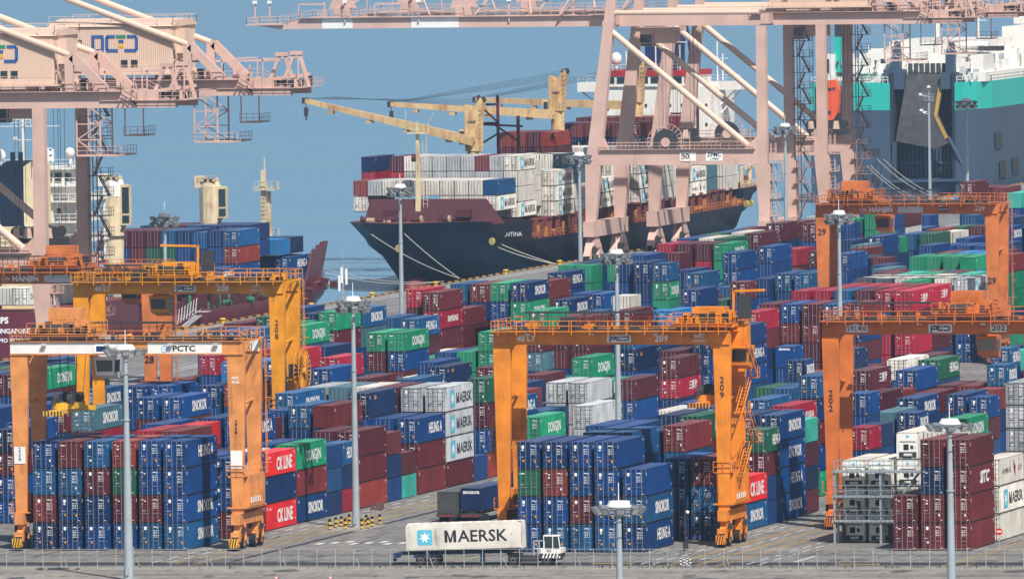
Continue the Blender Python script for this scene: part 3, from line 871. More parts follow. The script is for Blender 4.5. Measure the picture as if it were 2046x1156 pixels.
def solid(X, Y, L, Z, test_only=False):
    if test_only: return rast(hullpts(X, Y, L, Z), (X, Y, L), True)
    LB.append((X, Y, L)); return rast(hullpts(X, Y, L, Z), proj((X, Y, Z))[2])
for r, lst in rows.items():
    for s in lst: solid(ROWX[r], s[0], s[3], s[1])
LBA = np.array(LB)
OPEN = [[(222, 698), (398, 698), (398, 738), (345, 756), (222, 768)], [(640, 612), (1100, 530), (1112, 541), (985, 573), (800, 640), (728, 622), (640, 640)],
        [(1872, 430), (1925, 430), (1925, 452), (1872, 452)], [(1895, 738), (1966, 722), (2000, 728), (1966, 762), (1900, 768)], [(640, 1040), (960, 962), (960, 1100), (600, 1100)],
        [(1500, 1058), (1640, 1020), (1640, 1100), (1500, 1100)], [(0, 655), (230, 655), (230, 690), (0, 715)], [(960, 900), (1025, 900), (1025, 1060), (960, 1060)]]
def inany(p):
    for q in OPEN:
        c = False; n = len(q)
        for i in range(n):
            a, b = q[i], q[(i + 1) % n]
            if (a[1] > p[1]) != (b[1] > p[1]) and p[0] < (b[0] - a[0]) * (p[1] - a[1]) / (b[1] - a[1]) + a[0]: c = not c
        if c: return True
    return False
YMAX = {'A': 470, 'B': 330, 'C': 200, 'D': 590, 'E': 716}
YMIN = {'A': -22, 'B': -12, 'C': 14, 'D': -10, 'E': 60}
nf = 0
for r in sorted(ROWX):
    lst = rows.setdefault(r, []); X = ROWX[r]; y = YMIN[r[0]]; new = []
    occ = [(s[0], s[0] + s[3]) for s in lst]
    while y < YMAX[r[0]]:
        hit = [o for o in occ if o[0] < y + 12.19 + .1 and o[1] > y - .1]
        if hit: y = min(o[1] for o in hit) + .3 if min(o[1] for o in hit) + .3 > y else y + .5; continue
        u, v, _ = proj((X, y, 3)); u2, _, _ = proj((X, y + 12.19, 3))
        if u2 < -10 or u - 60 > 2056: y += 12.8; continue
        best = 0
        for n in (4, 3, 2, 1):
            Z = n * 2.65; h = hullpts(X, y, 12.19, Z)
            hid, tot_ = solid(X, y, 12.19, Z, True)
            if hid > 10: continue
            hp = [((h[i][0] * (1 - t) + h[(i + 1) % 6][0] * t), (h[i][1] * (1 - t) + h[(i + 1) % 6][1] * t)) for i in range(6) for t in (0, .33, .66)]
            if any(inany(p) for p in hp): continue
            best = n; break
        if best:
            best = max(1, best - RNG.choice([0, 0, 0, 1])); new.append([y, best * H1 + .3, best, 12.19, [RNG.choice(FILLC) for _ in range(best)]]); nf += 1
            y += 12.8
        else: y += 12.8
    lst += new; lst.sort(key=lambda s: s[0])
for r, lst in rows.items():
    X = ROWX[r]
    for bi, (Y, Z, n, L, t) in enumerate(lst):
        hs = heights(n, Z); z = 0
        for k in range(n):       # k from ground up
            ti = n - 1 - k; tok = t[ti] if ti < len(t) else RNG.choice(FILLC)
            ITEMS.append(dict(x=X - CW / 2, y=Y + L / 2, z=z, L=L, H=hs[k], col=tok[0], tok=tok, plain=tok.endswith('p'), row=r, bay=bi + 1, tier=k + 1, n=n, rz=0.0, reefer=tok.endswith('f'))); z += hs[k] + .012
SHIPITEMS = []
# ------------------------------------------------------------------ rubber tyred gantry cranes
def logo_box(parent, loc, w=4.4, h=1.35, col=M_DKBL, rot=ROT_END):
    """white plate with rounded letter-like outline emblem"""
    p = MB().box(-w / 2, w / 2, -h / 2, h / 2, -.01, .02).build('sign_plate', M_WHITE, parent, loc); p.rotation_euler = rot
    m = MB(); t = .16 * h; a = w * .40; b = h * .30
    def r(x0, x1, y0, y1, mi=0): m.box(x0, x1, y0, y1, .02, .03, mi)
    r(-a, -a + t, -b - t, b); r(-a + t, -a * .42, b - t, b); r(-a + t, -a * .42, -b * .2 - t / 2, -b * .2 + t / 2); r(-a * .42, -a * .42 + t, -b * .2 - t / 2, b)
    r(-a * .26, -a * .26 + t, -b, b); r(-a * .26 + t, a * .25, -b, -b + t); r(-a * .26 + t, -a * .02, b - t, b)
    r(a * .02, a * .25, b * .75, b * 1.1, 1); r(a * .05, a * .22, b * .2, b * .6, 0); r(a * .05, a * .22, -b * .4, 0, 2)
    r(a * .33, a, b - t, b); r(a * .33, a, -b, -b + t); r(a - t * .6, a + t * .4, -b + t, b - t)
    e = m.build('emblem', [col, M_GREEN_L, M_YEL], p); return p
def wheel_set(parent, x, y, mt, s=1):
    o = MB()
    o.cyl((x - .32, y, .78), (x + .32, y, .78), .78, 18).cyl((x - .33, y, .78), (x + .33, y, .78), .40, 12, 1)
    return o.build('wheel', [M_BLK, mt], parent)
def make_rtg(label, x0, y0, zt, col, num, style):
    SP = 24.0; D = 6.6
    cm = mat('crane_paint_' + col[0], col[1], 0.5, var=0.2, vscale=0.6, dirt=0.6, dirtcol=col[2])
    root = thing('gantry_crane', label, 'gantry crane', (x0, y0, 0), 0, 'rubber tyred gantry cranes over the stacks')
    gh = 1.4
    for yi, yy in enumerate((0, D)):
        g = MB(); g.box(-.85, SP + .85, yy - .55, yy + .55, zt - gh, zt); g.box(-.9, SP + .9, yy - .66, yy - .552, zt - .09, zt + .02); g.box(-.9, SP + .9, yy - .66, yy - .552, zt - gh - .02, zt - gh + .07)
        g.box(-.6, SP + .6, yy - .08, yy + .08, zt + .002, zt + .14, 1)
        # haunches at the inner top corners
        for sx, xx in ((1, .9), (-1, SP - .9)):
            g.prism([(xx, yy - .45, zt - gh), (xx + sx * .75, yy - .45, zt - gh), (xx + sx * .35, yy - .45, zt - gh - .2), (xx + sx * .1, yy - .45, zt - gh - .65)][::sx], (0, .9, 0))
        g.build('girder', [cm, M_DKG], root)
        for xx in (0, SP):
            l = MB(); z0 = 3.9; zz = zt - gh - .002
            a0, a1 = .92, .56
            l.add([(xx - a1, yy - .42, z0), (xx + a1, yy - .42, z0), (xx + a1, yy + .42, z0), (xx - a1, yy + .42, z0),
                   (xx - a0, yy - .5, zz), (xx + a0, yy - .5, zz), (xx + a0, yy + .5, zz), (xx - a0, yy + .5, zz)],
                  [(3, 2, 1, 0), (4, 5, 6, 7), (0, 1, 5, 4), (1, 2, 6, 5), (2, 3, 7, 6), (3, 0, 4, 7)])
            l.bar((xx + a1 + .05, yy - .35, z0), (xx + a0 + .05, yy - .4, zz), .10, .10, 0)
            l.build('leg', cm, root)
    for xx in (0, SP):
        s = MB(); s.box(xx - .5, xx + .5, -1.2, D + 1.2, 2.75, 3.9)
        s.box(xx - .38, xx + .38, -.5, .3, 2.0, 2.75).box(xx - .38, xx + .38, D - .3, D + .5, 2.0, 2.75)
        for yy in (-.1, D + .1):
            s.prism([(xx - .3, yy - 1.55, 1.25), (xx - .3, yy + 1.55, 1.25), (xx - .3, yy + .8, 2.15), (xx - .3, yy - .8, 2.15)], (.6, 0, 0))
            for q in (-1.05, 1.05): s.box(xx - .52, xx + .52, yy + q - .22, yy + q + .22, 1.0, 1.95)
            s.box(xx - .75, xx - .5, yy - .3, yy + .35, 1.5, 2.6, 1).box(xx + .5, xx + .78, yy - .45, yy + .1, 1.9, 2.5, 1)
            s.cyl((xx + .62, yy + .3, 1.2), (xx + .62, yy + .3, 2.9), .12, 8, 0)
        s.build('sill_beam', [cm, M_DKG], root)
        # striped guards in front of wheels
        gd = MB(); gd.box(xx - .5, xx + .5, -2.16, -2.1, .35, 1.35, 0)
        for i in range(4): gd.prism([(xx - .5 + i * .28, -2.17, .35), (xx - .38 + i * .28, -2.17, .35), (xx - .18 + i * .28 - (.0), -2.17, 1.35), (xx - .30 + i * .28, -2.17, 1.35)] if i < 3 else [(xx + .3, -2.17, .35), (xx + .42, -2.17, .35), (xx + .48, -2.17, .7), (xx + .4, -2.17, .7)], (0, .01, 0), 1)
        gd.build('wheel_guard', [cm if style != 'P' else M_YEL, M_BLK], root)
        for yy in (-1.15, .95, D - .95, D + 1.15): wheel_set(root, xx, yy, cm)
        t = MB(); t.cyl((xx, .42, 15.3), (xx, D - .42, 15.7), .16, 8); t.build('tie_bar', cm, root)
    # engine house between the legs on the right, plus transformer box left
    e = MB(); e.box(SP - .95, SP + 1.15, .3, D - .2, 4.6, 7.9)
    for i in range(7): e.box(SP + 1.15, SP + 1.19, .5 + i * .75, .75 + i * .75, 4.9, 7.1)
    for i in range(5): e.box(SP + 1.191, SP + 1.21, .7 + i * .85, 1.1 + i * .85, 5.0, 5.6, 1)
    e.box(SP - 1.1, SP + 1.1, -.6, D + .6, 4.42, 4.58); e.rail([(SP - 1.05, -.55, 7.9), (SP + 1.05, -.55, 7.9)], 1.1, 0, 1.0).rail([(SP + 1.15, -.55, 7.9), (SP + 1.15, D, 7.9)], 1.1, 0, 1.3)
    e.box(SP - 1.0, SP + 1.0, -.5, .3, 7.8, 7.88).box(SP - .7, SP + .3, .6, 2.2, 7.92, 9.0, 2)
    e.build('engine_house', [cm, M_WHT, M_STEEL], root)
    e = MB(); e.box(-.7, .7, 1.0, 3.6, 4.2, 6.0).rail([(-1.0, -.6, 4.0), (-1.0, D, 4.0)], 1.1, 0, 1.4); e.box(-1.05, 1.05, -.6, D + .6, 3.92, 4.0); e.build('electric_cabinet', cm, root)
    # stairs up the right side
    st = MB(); z = 7.4; k = 0
    if style != 'Z':
        for q in (.0, .5): st.bar((SP + 1.45, D - .6 + q, 7.9), (SP + 1.45, D - .6 + q, zt), .06, .06)
        for q in range(26): st.bar((SP + 1.45, D - .6, 8.2 + q * .53), (SP + 1.45, D - .1, 8.2 + q * .53), .045, .045)
        for q in range(6): st.bar((SP + 1.45, D - .9, 9 + q * 2.3), (SP + 2.0, D - .35, 9 + q * 2.3), .05, .05).bar((SP + 2.0, D - .35, 9 + q * 2.3), (SP + 1.45, D + .1, 9 + q * 2.3), .05, .05)
    while style == 'Z' and z < zt - 3.2:
        a, b = ((SP + 1.5, 1.0, z), (SP + 1.5, D - 1.2, z + 3.4)) if k % 2 == 0 else ((SP + 1.5, D - 1.2, z), (SP + 1.5, 1.0, z + 3.4))
        if k % 2 == 1: a = (SP + 2.2, a[1], a[2]); b = (SP + 2.2, b[1], b[2])
        st.stair(a, b, .7, 0, (1, 0, 0)); yy = b[1]; st.box(SP + .9, SP + 2.6, yy - .5, yy + .5, b[2] - .06, b[2]); st.rail([(SP + 2.6, yy - .5, b[2]), (SP + 2.6, yy + .5, b[2])], 1.1, 0, 1.0)
        z += 3.4; k += 1
    st.build('stair', cm, root)
    # walkways and handrails along both girders
    wk = MB()
    for yy, sg in ((0, -1), (D, 1)):
        ww_ = 1.7 if (style != 'P' or yy) else .8
        ya, yb = sorted((yy + sg * .68, yy + sg * ww_)); wk.box(-.8, SP + .8, ya, yb, zt - .02, zt + .05)
        wk.rail([(-.8, yy + sg * (ww_ - .03), zt + .05), (SP + .8, yy + sg * (ww_ - .03), zt + .05)], 1.1, 0, 2.05)
        for i in range(13 if ww_ > 1 else 0): wk.bar((i * 2, yy + sg * .66, zt - .6), (i * 2, yy + sg * 1.65, zt - .04), .07, .07).bar((i * 2, yy + sg * 1.72, zt - .35), (i * 2, yy + sg * 1.72, zt + 1.1), .08, .08)
    for xx in (-.8, SP + .8): wk.rail([(xx, 0, zt + .05), (xx, D, zt + .05)], 1.1, 0, 1.6)
    wk.box(-1.3, -.9, .6, D - .6, zt - .1, zt); wk.box(SP + .9, SP + 1.3, .6, D - .6, zt - .1, zt)
    wk.build('walkway', cm, root)
    fz = MB(); fz.box(.5, SP * .62, D + 1.0, D + 1.5, zt + 1.5, zt + 1.7)
    for i in range(8): fz.bar((1 + i * 2, D + 1.2, zt), (1 + i * 2, D + 1.2, zt + 1.55), .08, .08)
    if style in 'Zz': MB().box(SP * .28, SP * .28 + 1.6, -1.5, -.7, zt + .1, zt + 1.5).build('electric_box', M_DKG, root)
    fz.build('cable_tray', M_DKG, root)
    for xx in (3.0, 10.0, 17.0, 22.0): MB().box(xx - .25, xx + .25, -1.05, -.75, zt - .42, zt - .2).build('floodlight', M_STEEL, root)
    # trolley
    tx, spz = num[2], num[3]
    tr = MB(); tr.box(tx - 3.2, tx + 3.2, -.5, .5, zt + .35, zt + .75).box(tx - 3.2, tx + 3.2, D - .5, D + .5, zt + .35, zt + .75)
    for xx in (tx - 3, tx, tx + 3): tr.box(xx - .3, xx + .3, -.3, D + .3, zt + .4, zt + .85)
    for xx in (tx - 2.6, tx + 2.6):
        for yy in (0, D): tr.cyl((xx, yy - .2, zt + .28), (xx, yy + .2, zt + .28), .28, 10, 1)
    tr.rail([(tx - 3.3, -.8, zt + .85), (tx + 3.3, -.8, zt + .85)], 1.1, 0, 1.3); tr.rail([(tx + 3.3, -.8, zt + .85), (tx + 3.3, D + .5, zt + .85)], 1.1, 0, 1.3)
    tr.box(tx - 3.3, tx + 3.3, -.85, D + .6, zt + .78, zt + .84)
    for i in range(5): tr.cyl((tx - 2 + i * .9, 1.2, zt + 1.3), (tx - 1.5 + i * .9, 1.2, zt + 1.3), .3, 10, 1)
    trolley = tr.build('trolley', [cm, M_DKG], root)
    hh_ = {'z': 1.3, 'Z': 1.5, 'P': 2.5, 'W': 2.2, 'H': 2.2}[style]; h = MB(); h.box(tx - 1.9, tx + 1.6, 2.6, 5.0, zt + .86, zt + .86 + hh_); MB().box(tx + 1.75, tx + 2.75, 1.6, 3.0, zt + .86, zt + 2.1).build('winch_box', cm, trolley)
    for i in range(6): h.box(tx - 1.6 + i * .5, tx - 1.3 + i * .5, 2.56, 2.6, zt + .9 + hh_ * .5, zt + .9 + hh_ * .7)
    h.cyl((tx - 1.4, .4, zt + 1.35), (tx + 1.2, .4, zt + 1.35), .45, 12, 1)
    rq = random.Random(int(x0) + 99)
    for _ in range(34):
        x = rq.uniform(tx - 3.1, tx + 3.0); y = rq.choice([-.6, .2, 1.0, 1.8]); a = rq.uniform(.2, .8); h.box(x, x + a, y, y + .4, zt + .86, zt + .86 + rq.uniform(.2, 1.3), rq.choice([0, 0, 1]))
    h.build('machinery_house', [cm, M_DKG], trolley)
    jg = MB()
    for _ in range(40):
        x = rq.uniform(.5, SP - .5); y = rq.choice([.3, 1.0, D - 1.0, D - .3]); jg.box(x, x + rq.uniform(.2, .9), y, y + .3, zt + .01, zt + rq.uniform(.15, .7), rq.choice([0, 1, 1]))
    for zz in (.25, .5): jg.bar((1, -.75, zt + zz), (SP - 1, -.75, zt + zz), .07, .07, 1)
    jg.build('girder_fittings', [cm, M_DKG], root)
    if style == 'z' or style == 'Z':
        j = MB(); j.bar((tx + 2.8, 2, zt + .85), (tx + 2.8, 2, zt + 4.2), .25).bar((tx + 2.8, 2, zt + 4.1), (tx + 6.2 - (8 if style == 'z' else 0), 2, zt + 4.2), .25); j.box(tx + 3.4, tx + 4.6, 1.4, 2.6, zt + 1.2, zt + 3.6, 1); j.build('service_jib', [cm, M_DKG], trolley)
    cx = tx + num[4]; cb = MB(); z1 = zt - gh - .3; z0 = z1 - 2.5
    cb.add([(cx - 1, 1.6, z0 + .5), (cx + 1, 1.6, z0 + .5), (cx + 1, 4.0, z0), (cx - 1, 4.0, z0), (cx - 1.1, 1.2, z1), (cx + 1.1, 1.2, z1), (cx + 1.1, 4.2, z1), (cx - 1.1, 4.2, z1)],
           [(3, 2, 1, 0), (4, 5, 6, 7), (0, 1, 5, 4), (1, 2, 6, 5), (2, 3, 7, 6), (3, 0, 4, 7)])
    cb.quad((cx - .85, 1.47, z0 + .9), (cx + .85, 1.47, z0 + .9), (cx + .9, 1.22, z1 - .4), (cx - .9, 1.22, z1 - .4), 1)
    cb.quad((cx + 1.03, 1.8, z0 + .8), (cx + 1.03, 3.6, z0 + .8), (cx + 1.1, 3.6, z1 - .4), (cx + 1.1, 1.8, z1 - .4), 1)
    cb.box(cx - .8, cx + .8, 2.0, 3.6, z1, zt + .5, 0); cb.build('operator_cab', [cm if style != 'P' else M_STEEL, M_GLASS], trolley)
    # spreader on ropes
    if spz:
        y = D / 2; rp = MB()
        for sx in (-1.1, -.35, .35, 1.1):
            for sy in (-1.6, 1.6): rp.bar((tx + sx * 1.5, y + sy * 1.1, zt + .5), (tx + sx, y + sy, spz + 1.4), .05, .05)
        rp.build('hoist_rope', M_DKG, root)
        sp = MB(); sp.box(tx - .5, tx + .5, y - 6.05, y + 6.05, spz - .1, spz + .35)
        for e_ in (-1, 1): sp.box(tx - 1.2, tx + 1.2, y + e_ * 6.05 - .15, y + e_ * 6.05 + .15, spz - .2, spz + .3)
        sp.box(tx - 1.2, tx + 1.2, y - 2.2, y + 2.2, spz + .36, spz + .95)
        for sx in (-.75, .75):
            for sy in (-1.7, 1.7): sp.cyl((tx + sx - .3, y + sy, spz + 1.35), (tx + sx + .3, y + sy, spz + 1.35), .62, 14, 1)
        for e_ in (-1, 1): sp.cyl((tx + e_ * 1.0, y - 2.3, spz + .9), (tx + e_ * 1.0, y - 2.3, spz + 1.3), .3, 8, 1)
        for i in range(7): sp.box(tx - 1.2 + i * .35, tx - 1.03 + i * .35, y - 6.22, y - 6.2, spz - .2, spz + .3, 1)
        sp.build('spreader', [M_YEL if style == 'P' else cm, M_DKG], root)
    if num[1]:
        rx, ry, rz = num[1]; r = MB(); rad = 2.7
        r.cyl((rx - .5, ry, rz), (rx + .5, ry, rz), .45, 14)
        for i in range(26):
            t = 2 * math.pi * i / 26; c, s_ = math.cos(t), math.sin(t)
            for xx in (-.28, .28): r.bar((rx + xx * .4, ry + .4 * c, rz + .4 * s_), (rx + xx, ry + rad * c, rz + rad * s_), .06, .16, 0)
            t2 = 2 * math.pi * (i + 1) / 26
            for xx in (-.28, .28): r.bar((rx + xx, ry + rad * c, rz + rad * s_), (rx + xx, ry + rad * math.cos(t2), rz + rad * math.sin(t2)), .07, .07)
        r.cyl((rx - .16, ry, rz), (rx + .16, ry, rz), 1.7, 20, 1); reel = r.build('cable_reel', [cm, M_DKG], root)
        b_ = MB(); x1 = SP if rx > 10 else 0; b_.box(min(x1, rx) - .1, max(x1, rx), ry - .3, ry + .3, rz - .9, rz - .6).box(min(x1, rx) + (.5 if rx > 10 else .4), max(x1, rx) - .5, ry - 1.4, ry + .8, rz - .6, rz + .9, 1); b_.build('reel_bracket', [cm, M_DKG], root)
    fy = -.56
    def T(s_, x, z, size, m_=M_WHT, **kw): return letters(s_, m_, root, (x, fy - .003, z), ROT_END, size, **kw)
    zc = zt - gh * .56
    n = num[0]
    if style in 'Zz':
        T('40 LT', 2.75, zc, .85, bold=.03); T(n, 17.5, zc, 1.0, bold=.03); logo_box(root, (12.9, fy - .02, zc), 2.6, .8)
        T('ZPMC', 21.6, zc + .2, .42, bold=.03); T('上海振华港工', 21.6, zc - .28, .3, bold=.01)
    elif style == 'W':
        for tx_, s_, w_ in ((3.0, 'S.W.L 40.6t', 2.1), (18.6, n, 1.5)):
            p = MB().box(tx_ - w_ / 2 - .15, tx_ + w_ / 2 + .15, fy - .03, fy - .004, zc - .4, zc + .4).build('sign_plate', M_WHITE, root)
            letters(s_, M_BLK, root, (tx_, fy - .035, zc), ROT_END, .75, bold=.02, width=w_)
        logo_box(root, (12.2, fy - .02, zc), 2.6, .95)
    elif style == 'H':
        T('HANJIN', 8.4, zc, .9, bold=.05, width=3.3); T(n, 22.4, zc + .1, .95, bold=.02)
        c_ = MB(); 
        for i in range(20):
            a = 2 * math.pi * i / 20; b2 = 2 * math.pi * (i + 1) / 20
            c_.bar((5.9 + .4 * math.cos(a), fy - .01, zc + .4 * math.sin(a)), (5.9 + .4 * math.cos(b2), fy - .01, zc + .4 * math.sin(b2)), .12, .02)
        c_.build('round_emblem', M_WHT, root); T('H', 5.9, zc, .5, bold=.03, shear=.3)
        MB().box(10.8, 14.4, fy - .02, fy - .004, zc - .45, zc + .45).build('blank_plate', M_STEEL, root)
        MB().box(16.6, 18.0, fy - .02, fy - .004, zc - .28, zc + .28).build('load_plate', M_DKBL, root); letters('40.6TON', M_WHT, root, (17.3, fy - .024, zc), ROT_END, .34, bold=.02)
    elif style == 'P':
        for xa, xb in ((-.85, 12.2), (14.4, 22.6)):
            MB().box(xa, xb, fy - .02, fy - .004, zt - gh + .12, zt - .1).build('white_panel', M_WHITE, root)
        MB().box(8.5, 12.6, fy - .05, fy - .021, zc - .45, zc + .5).build('sign_plate', M_WHT, root)
        letters('두산중공업', M_INK, root, (11.2, fy - .055, zc), ROT_END, .5, bold=.01); MB().box(8.7, 9.7, fy - .055, fy - .05, zc - .3, zc + .3).build('emblem', M_DKBL, root); MB().box(9.7, 10.1, fy - .055, fy - .05, zc - .3, zc + .1).build('emblem', M_GREEN_L, root)
        letters('PCTC', M_INK, root, (18.4, fy - .025, zc), ROT_END, .85, bold=.04, width=2.5)
        c_ = MB()
        for i in range(20):
            a = 2 * math.pi * i / 20; b2 = 2 * math.pi * (i + 1) / 20
            c_.bar((16.3 + .36 * math.cos(a), fy - .03, zc + .36 * math.sin(a)), (16.3 + .36 * math.cos(b2), fy - .03, zc + .36 * math.sin(b2)), .1, .02)
        c_.build('round_emblem', M_CYAN, root); letters('H', M_CYAN, root, (16.3, fy - .03, zc), ROT_END, .5, bold=.02, shear=.3)
        MB().box(SP - .2, SP + .86, D - .6, D - .552, zt - gh, zt).build('white_panel', M_WHITE, root)
        letters('SWL', M_WHT, root, (SP, -.51, 18.3), ROT_END, .42, bold=.02); letters('40.6t', M_WHT, root, (SP, -.51, 17.85), ROT_END, .42, bold=.02)
        pl = MB().box(-.62, .62, -.50, -.46, 9.2, 11.0).build('number_panel', M_WHITE, root)
        pl = MB().box(SP - .64, SP + .64, -.50, -.46, 8.7, 10.6).build('number_panel', M_WHITE, root)
    dig = {'Z': M_INK, 'z': M_INK, 'W': M_INK, 'H': M_INK, 'P': M_INK}[style]
    zl = {'209': 17.6, '208': 17.9, '202': 14.6, '226': 13.6}.get(n)
    if style == 'H':
        for xx, zz in ((0, 18.3), (SP, 11.5)): letters('29' if n == '229' else '28', dig, root, (xx, -.52, zz), ROT_END, 1.2, bold=.02)
    else:
        for i, ch in enumerate(n):
            letters(ch, dig, root, (SP if style != 'W' else 0, -.505, zl - i * (.5 if style == 'P' else .8)), ROT_END, .6 if style == 'P' else .95, bold=.02)
            if style == 'P': letters(ch, dig, root, (0, -.505, 10.7 - i * .5), ROT_END, .6, bold=.02)
    return root
CO = dict(P=('pale_orange', (0.66, 0.265, 0.08), (.20, .08, .03)), Z=('bright_orange', (0.72, 0.235, 0.018), (.25, .07, .01)), z=('amber', (0.72, 0.29, 0.012), (.3, .1, .01)),
          W=('deep_orange', (0.58, 0.16, 0.035), (.2, .06, .02)), H=('dull_orange', (0.55, 0.17, 0.05), (.18, .06, .03)))
#            label                                                                              x0     y0    zt   col            number, reel, trolley x, spreader z, cab dx
make_rtg('orange gantry crane with white girder panels at the front left', -43.4, -40.4, 22.2, CO['P'], ('226', None, 4.4, 14.6, 4.6), 'P')
make_rtg('bright orange gantry crane in the front centre, hooked spreader near its right leg', 7.75, -32.6, 22.8, CO['Z'], ('209', (-1.6, 4.0, 11.0), 22.0, 15.0, 3.4), 'Z')
make_rtg('deep orange gantry crane at the right edge, black load plates on white', 36.7, -3.2, 22.4, CO['W'], ('202', None, 14.6, 0, 2.2), 'W')
make_rtg('amber yellow gantry crane left of centre with a big orange cable reel', -75.9, 91.0, 22.8, CO['z'], ('208', (25.8, 4.0, 12.0), 11.0, 0, -2.0), 'z')
make_rtg('far orange gantry crane at the upper right, white lettering on its dull girder', -45.0, 345.0, 22.2, CO['H'], ('229', None, 4.0, 9.0, 4.2), 'H')
make_rtg('orange gantry crane behind the amber one at the far left, partly cut by the edge', -103.9, 133.0, 22.2, CO['H'], ('228', None, 12.0, 0, 9.0), 'H')
# ------------------------------------------------------------------ ship-to-shore quay cranes
M_PINK = mat('salmon_crane_paint', (0.58, 0.40, 0.345), 0.55, var=0.12, vscale=0.25, dirt=0.35, dirtcol=(.32, .17, .12))
M_CREAM = mat('cream_crane_paint', (0.66, 0.50, 0.40), 0.55, var=0.06, vscale=0.2, dirt=0.1, dirtcol=(.35, .2, .14))
XW = -165.5; XL = -135.0
def make_sts(label, yc, full=True, boom=True, cabx=-157.0, housetext='402', sign=True):
    o = thing('quay_crane', label, 'quay crane', (XW, yc, 0), 0, 'salmon pink quay cranes')
    G = XL - XW; ZP0, ZP1 = 16.3, 18.9; ZG0, ZG1 = 39.7, 41.9
    def leg(x0, x1, z0, z1, w0, w1, y, d=1.5):
        m = MB(); m.add([(x0 - w0, y - d / 2, z0), (x0 + w0, y - d / 2, z0), (x0 + w0, y + d / 2, z0), (x0 - w0, y + d / 2, z0), (x1 - w1, y - d / 2, z1), (x1 + w1, y - d / 2, z1), (x1 + w1, y + d / 2, z1), (x1 - w1, y + d / 2, z1)],
              [(3, 2, 1, 0), (4, 5, 6, 7), (0, 1, 5, 4), (1, 2, 6, 5), (2, 3, 7, 6), (3, 0, 4, 7)]); return m
    for y in (-10, 10):
        m = leg(0, .6, 6.2, ZP0, .85, 1.35, y); m.add(leg(.6, 3.6, ZP0, ZG0 + .5, 1.3, .85, y).v, [(0, 1, 5, 4), (1, 2, 6, 5), (2, 3, 7, 6), (3, 0, 4, 7)]); m.add(leg(3.6, 6.5, ZG0 + .5, 66, .85, .6, y * 1.0, 1.2).v, [(0, 1, 5, 4), (1, 2, 6, 5), (2, 3, 7, 6), (3, 0, 4, 7)])
        m.build('leg', M_PINK, o)
        m = leg(G + .0, G - .4, 6.2, ZP0, .8, 1.35, y); m.add(leg(G - .4, G - .4, ZP0, ZG0, .85, .8, y).v, [(0, 1, 5, 4), (1, 2, 6, 5), (2, 3, 7, 6), (3, 0, 4, 7)]); m.build('leg', M_PINK, o)
        p = MB(); p.box(1.6, G - 1.2, y - .8, y + .8, ZP0, ZP1)
        p.prism([(1.6, y - .7, ZP1), (1.6, y + .7, ZP1), (1.6, y + .7, ZP1 + 3), ][::-1] and [(1.55, y - .7, ZP1), (3.2, y - .7, ZP1), (1.75, y - .7, ZP1 + 3.5)], (0, 1.4, 0))
        p.prism([(G - 1.2, y - .7, ZP1), (G - 3.6, y - .7, ZP1), (G - 1.2, y - .7, ZP1 + 2.2)][::-1], (0, 1.4, 0))
        p.build('portal_beam', M_PINK, o)
        p = MB(); p.rail([(2, y - 1.3, ZP1 + .1), (G - 1.5, y - 1.3, ZP1 + .1)], 1.1, 0, 1.5); p.box(2, G - 1.5, y - 1.35, y - .8, ZP1 + .02, ZP1 + .1); p.rail([(2, y + 1.3, ZP1 + .1), (G - 1.5, y + 1.3, ZP1 + .1)], 1.1, 0, 1.5); p.build('handrail', M_PINK, o)
        b = MB(); b.cyl((3.8, y, ZG0 - .6), (G - 3.0, y, ZP1 + .6), .52, 14); b.build('diagonal_brace', M_CREAM, o)
        b = MB(); b.cyl((4.2, y, ZG1 + .2), (G - .8, y, ZG1 + .1), .42, 14); b.build('upper_tie', M_CREAM, o)
    for x in (0, G):       # sill beams along the quay and wheel bogies
        s = MB(); s.box(x - .95, x + .95, -12.0, 12.0, 4.2, 6.8)
        s.add([(x - 1.0, -12.0, 4.2)] , []) 
        s.build('sill_beam', M_PINK, o)
        for y in (-9, 9):
            q = MB(); q.prism([(x - .7, y - 3.4, 2.2), (x - .7, y + 3.4, 2.2), (x - .7, y + 1.2, 4.2), (x - .7, y - 1.2, 4.2)], (1.4, 0, 0))
            for yy in (-2.9, 2.9):
                q.prism([(x - .6, y + yy - 1.9, 1.0), (x - .6, y + yy + 1.9, 1.0), (x - .6, y + yy + .6, 2.3), (x - .6, y + yy - .6, 2.3)], (1.2, 0, 0)); 
                for k in (-1.2, 1.2):
                    q.cyl((x - .45, y + yy + k, .55), (x + .45, y + yy + k, .55), .5, 12, 1); q.box(x - .7, x + .7, y + yy + k - .3, y + yy + k + .3, .5, 1.3)
            q.box(x - 1.1, x - .7, y - 1, y + 1, 1.6, 3.2).box(x + .75, x + 1.1, y - 3.5, y - 2.2, 1.2, 2.6, 1)
            q.build('bogie', [M_PINK, M_DKG], o)
        t = MB(); t.box(x + (-.7 if x else 2.9), x + (.7 if x else 4.3), -9.3, 9.3, ZG0 + .3, ZG1 - .2); t.build('cross_girder', M_PINK, o)
    gd = MB(); tipx = XL + 34.8 - XW; stepx = XL + 26.2 - XW
    for y in (-4.7, 4.7):
        gd.box(2.0, stepx, y - .65, y + .65, ZG0, ZG1); gd.prism([(stepx, y - .65, ZG0), (stepx + 1.9, y - .65, ZG0), (stepx, y - .65, ZG1)], (0, 1.3, 0)); gd.box(stepx + 1.9, tipx - 1.5, y - .65, y + .65, ZG0, ZG0 + .9)
    gd.box(stepx - 3, tipx, -5.6, 5.6, ZG0 + .92, ZG0 + 1.0); gd.box(tipx - 7, tipx - 4.2, -4.8, -3.4, ZG0 + 1.0, ZG0 + 2.3)
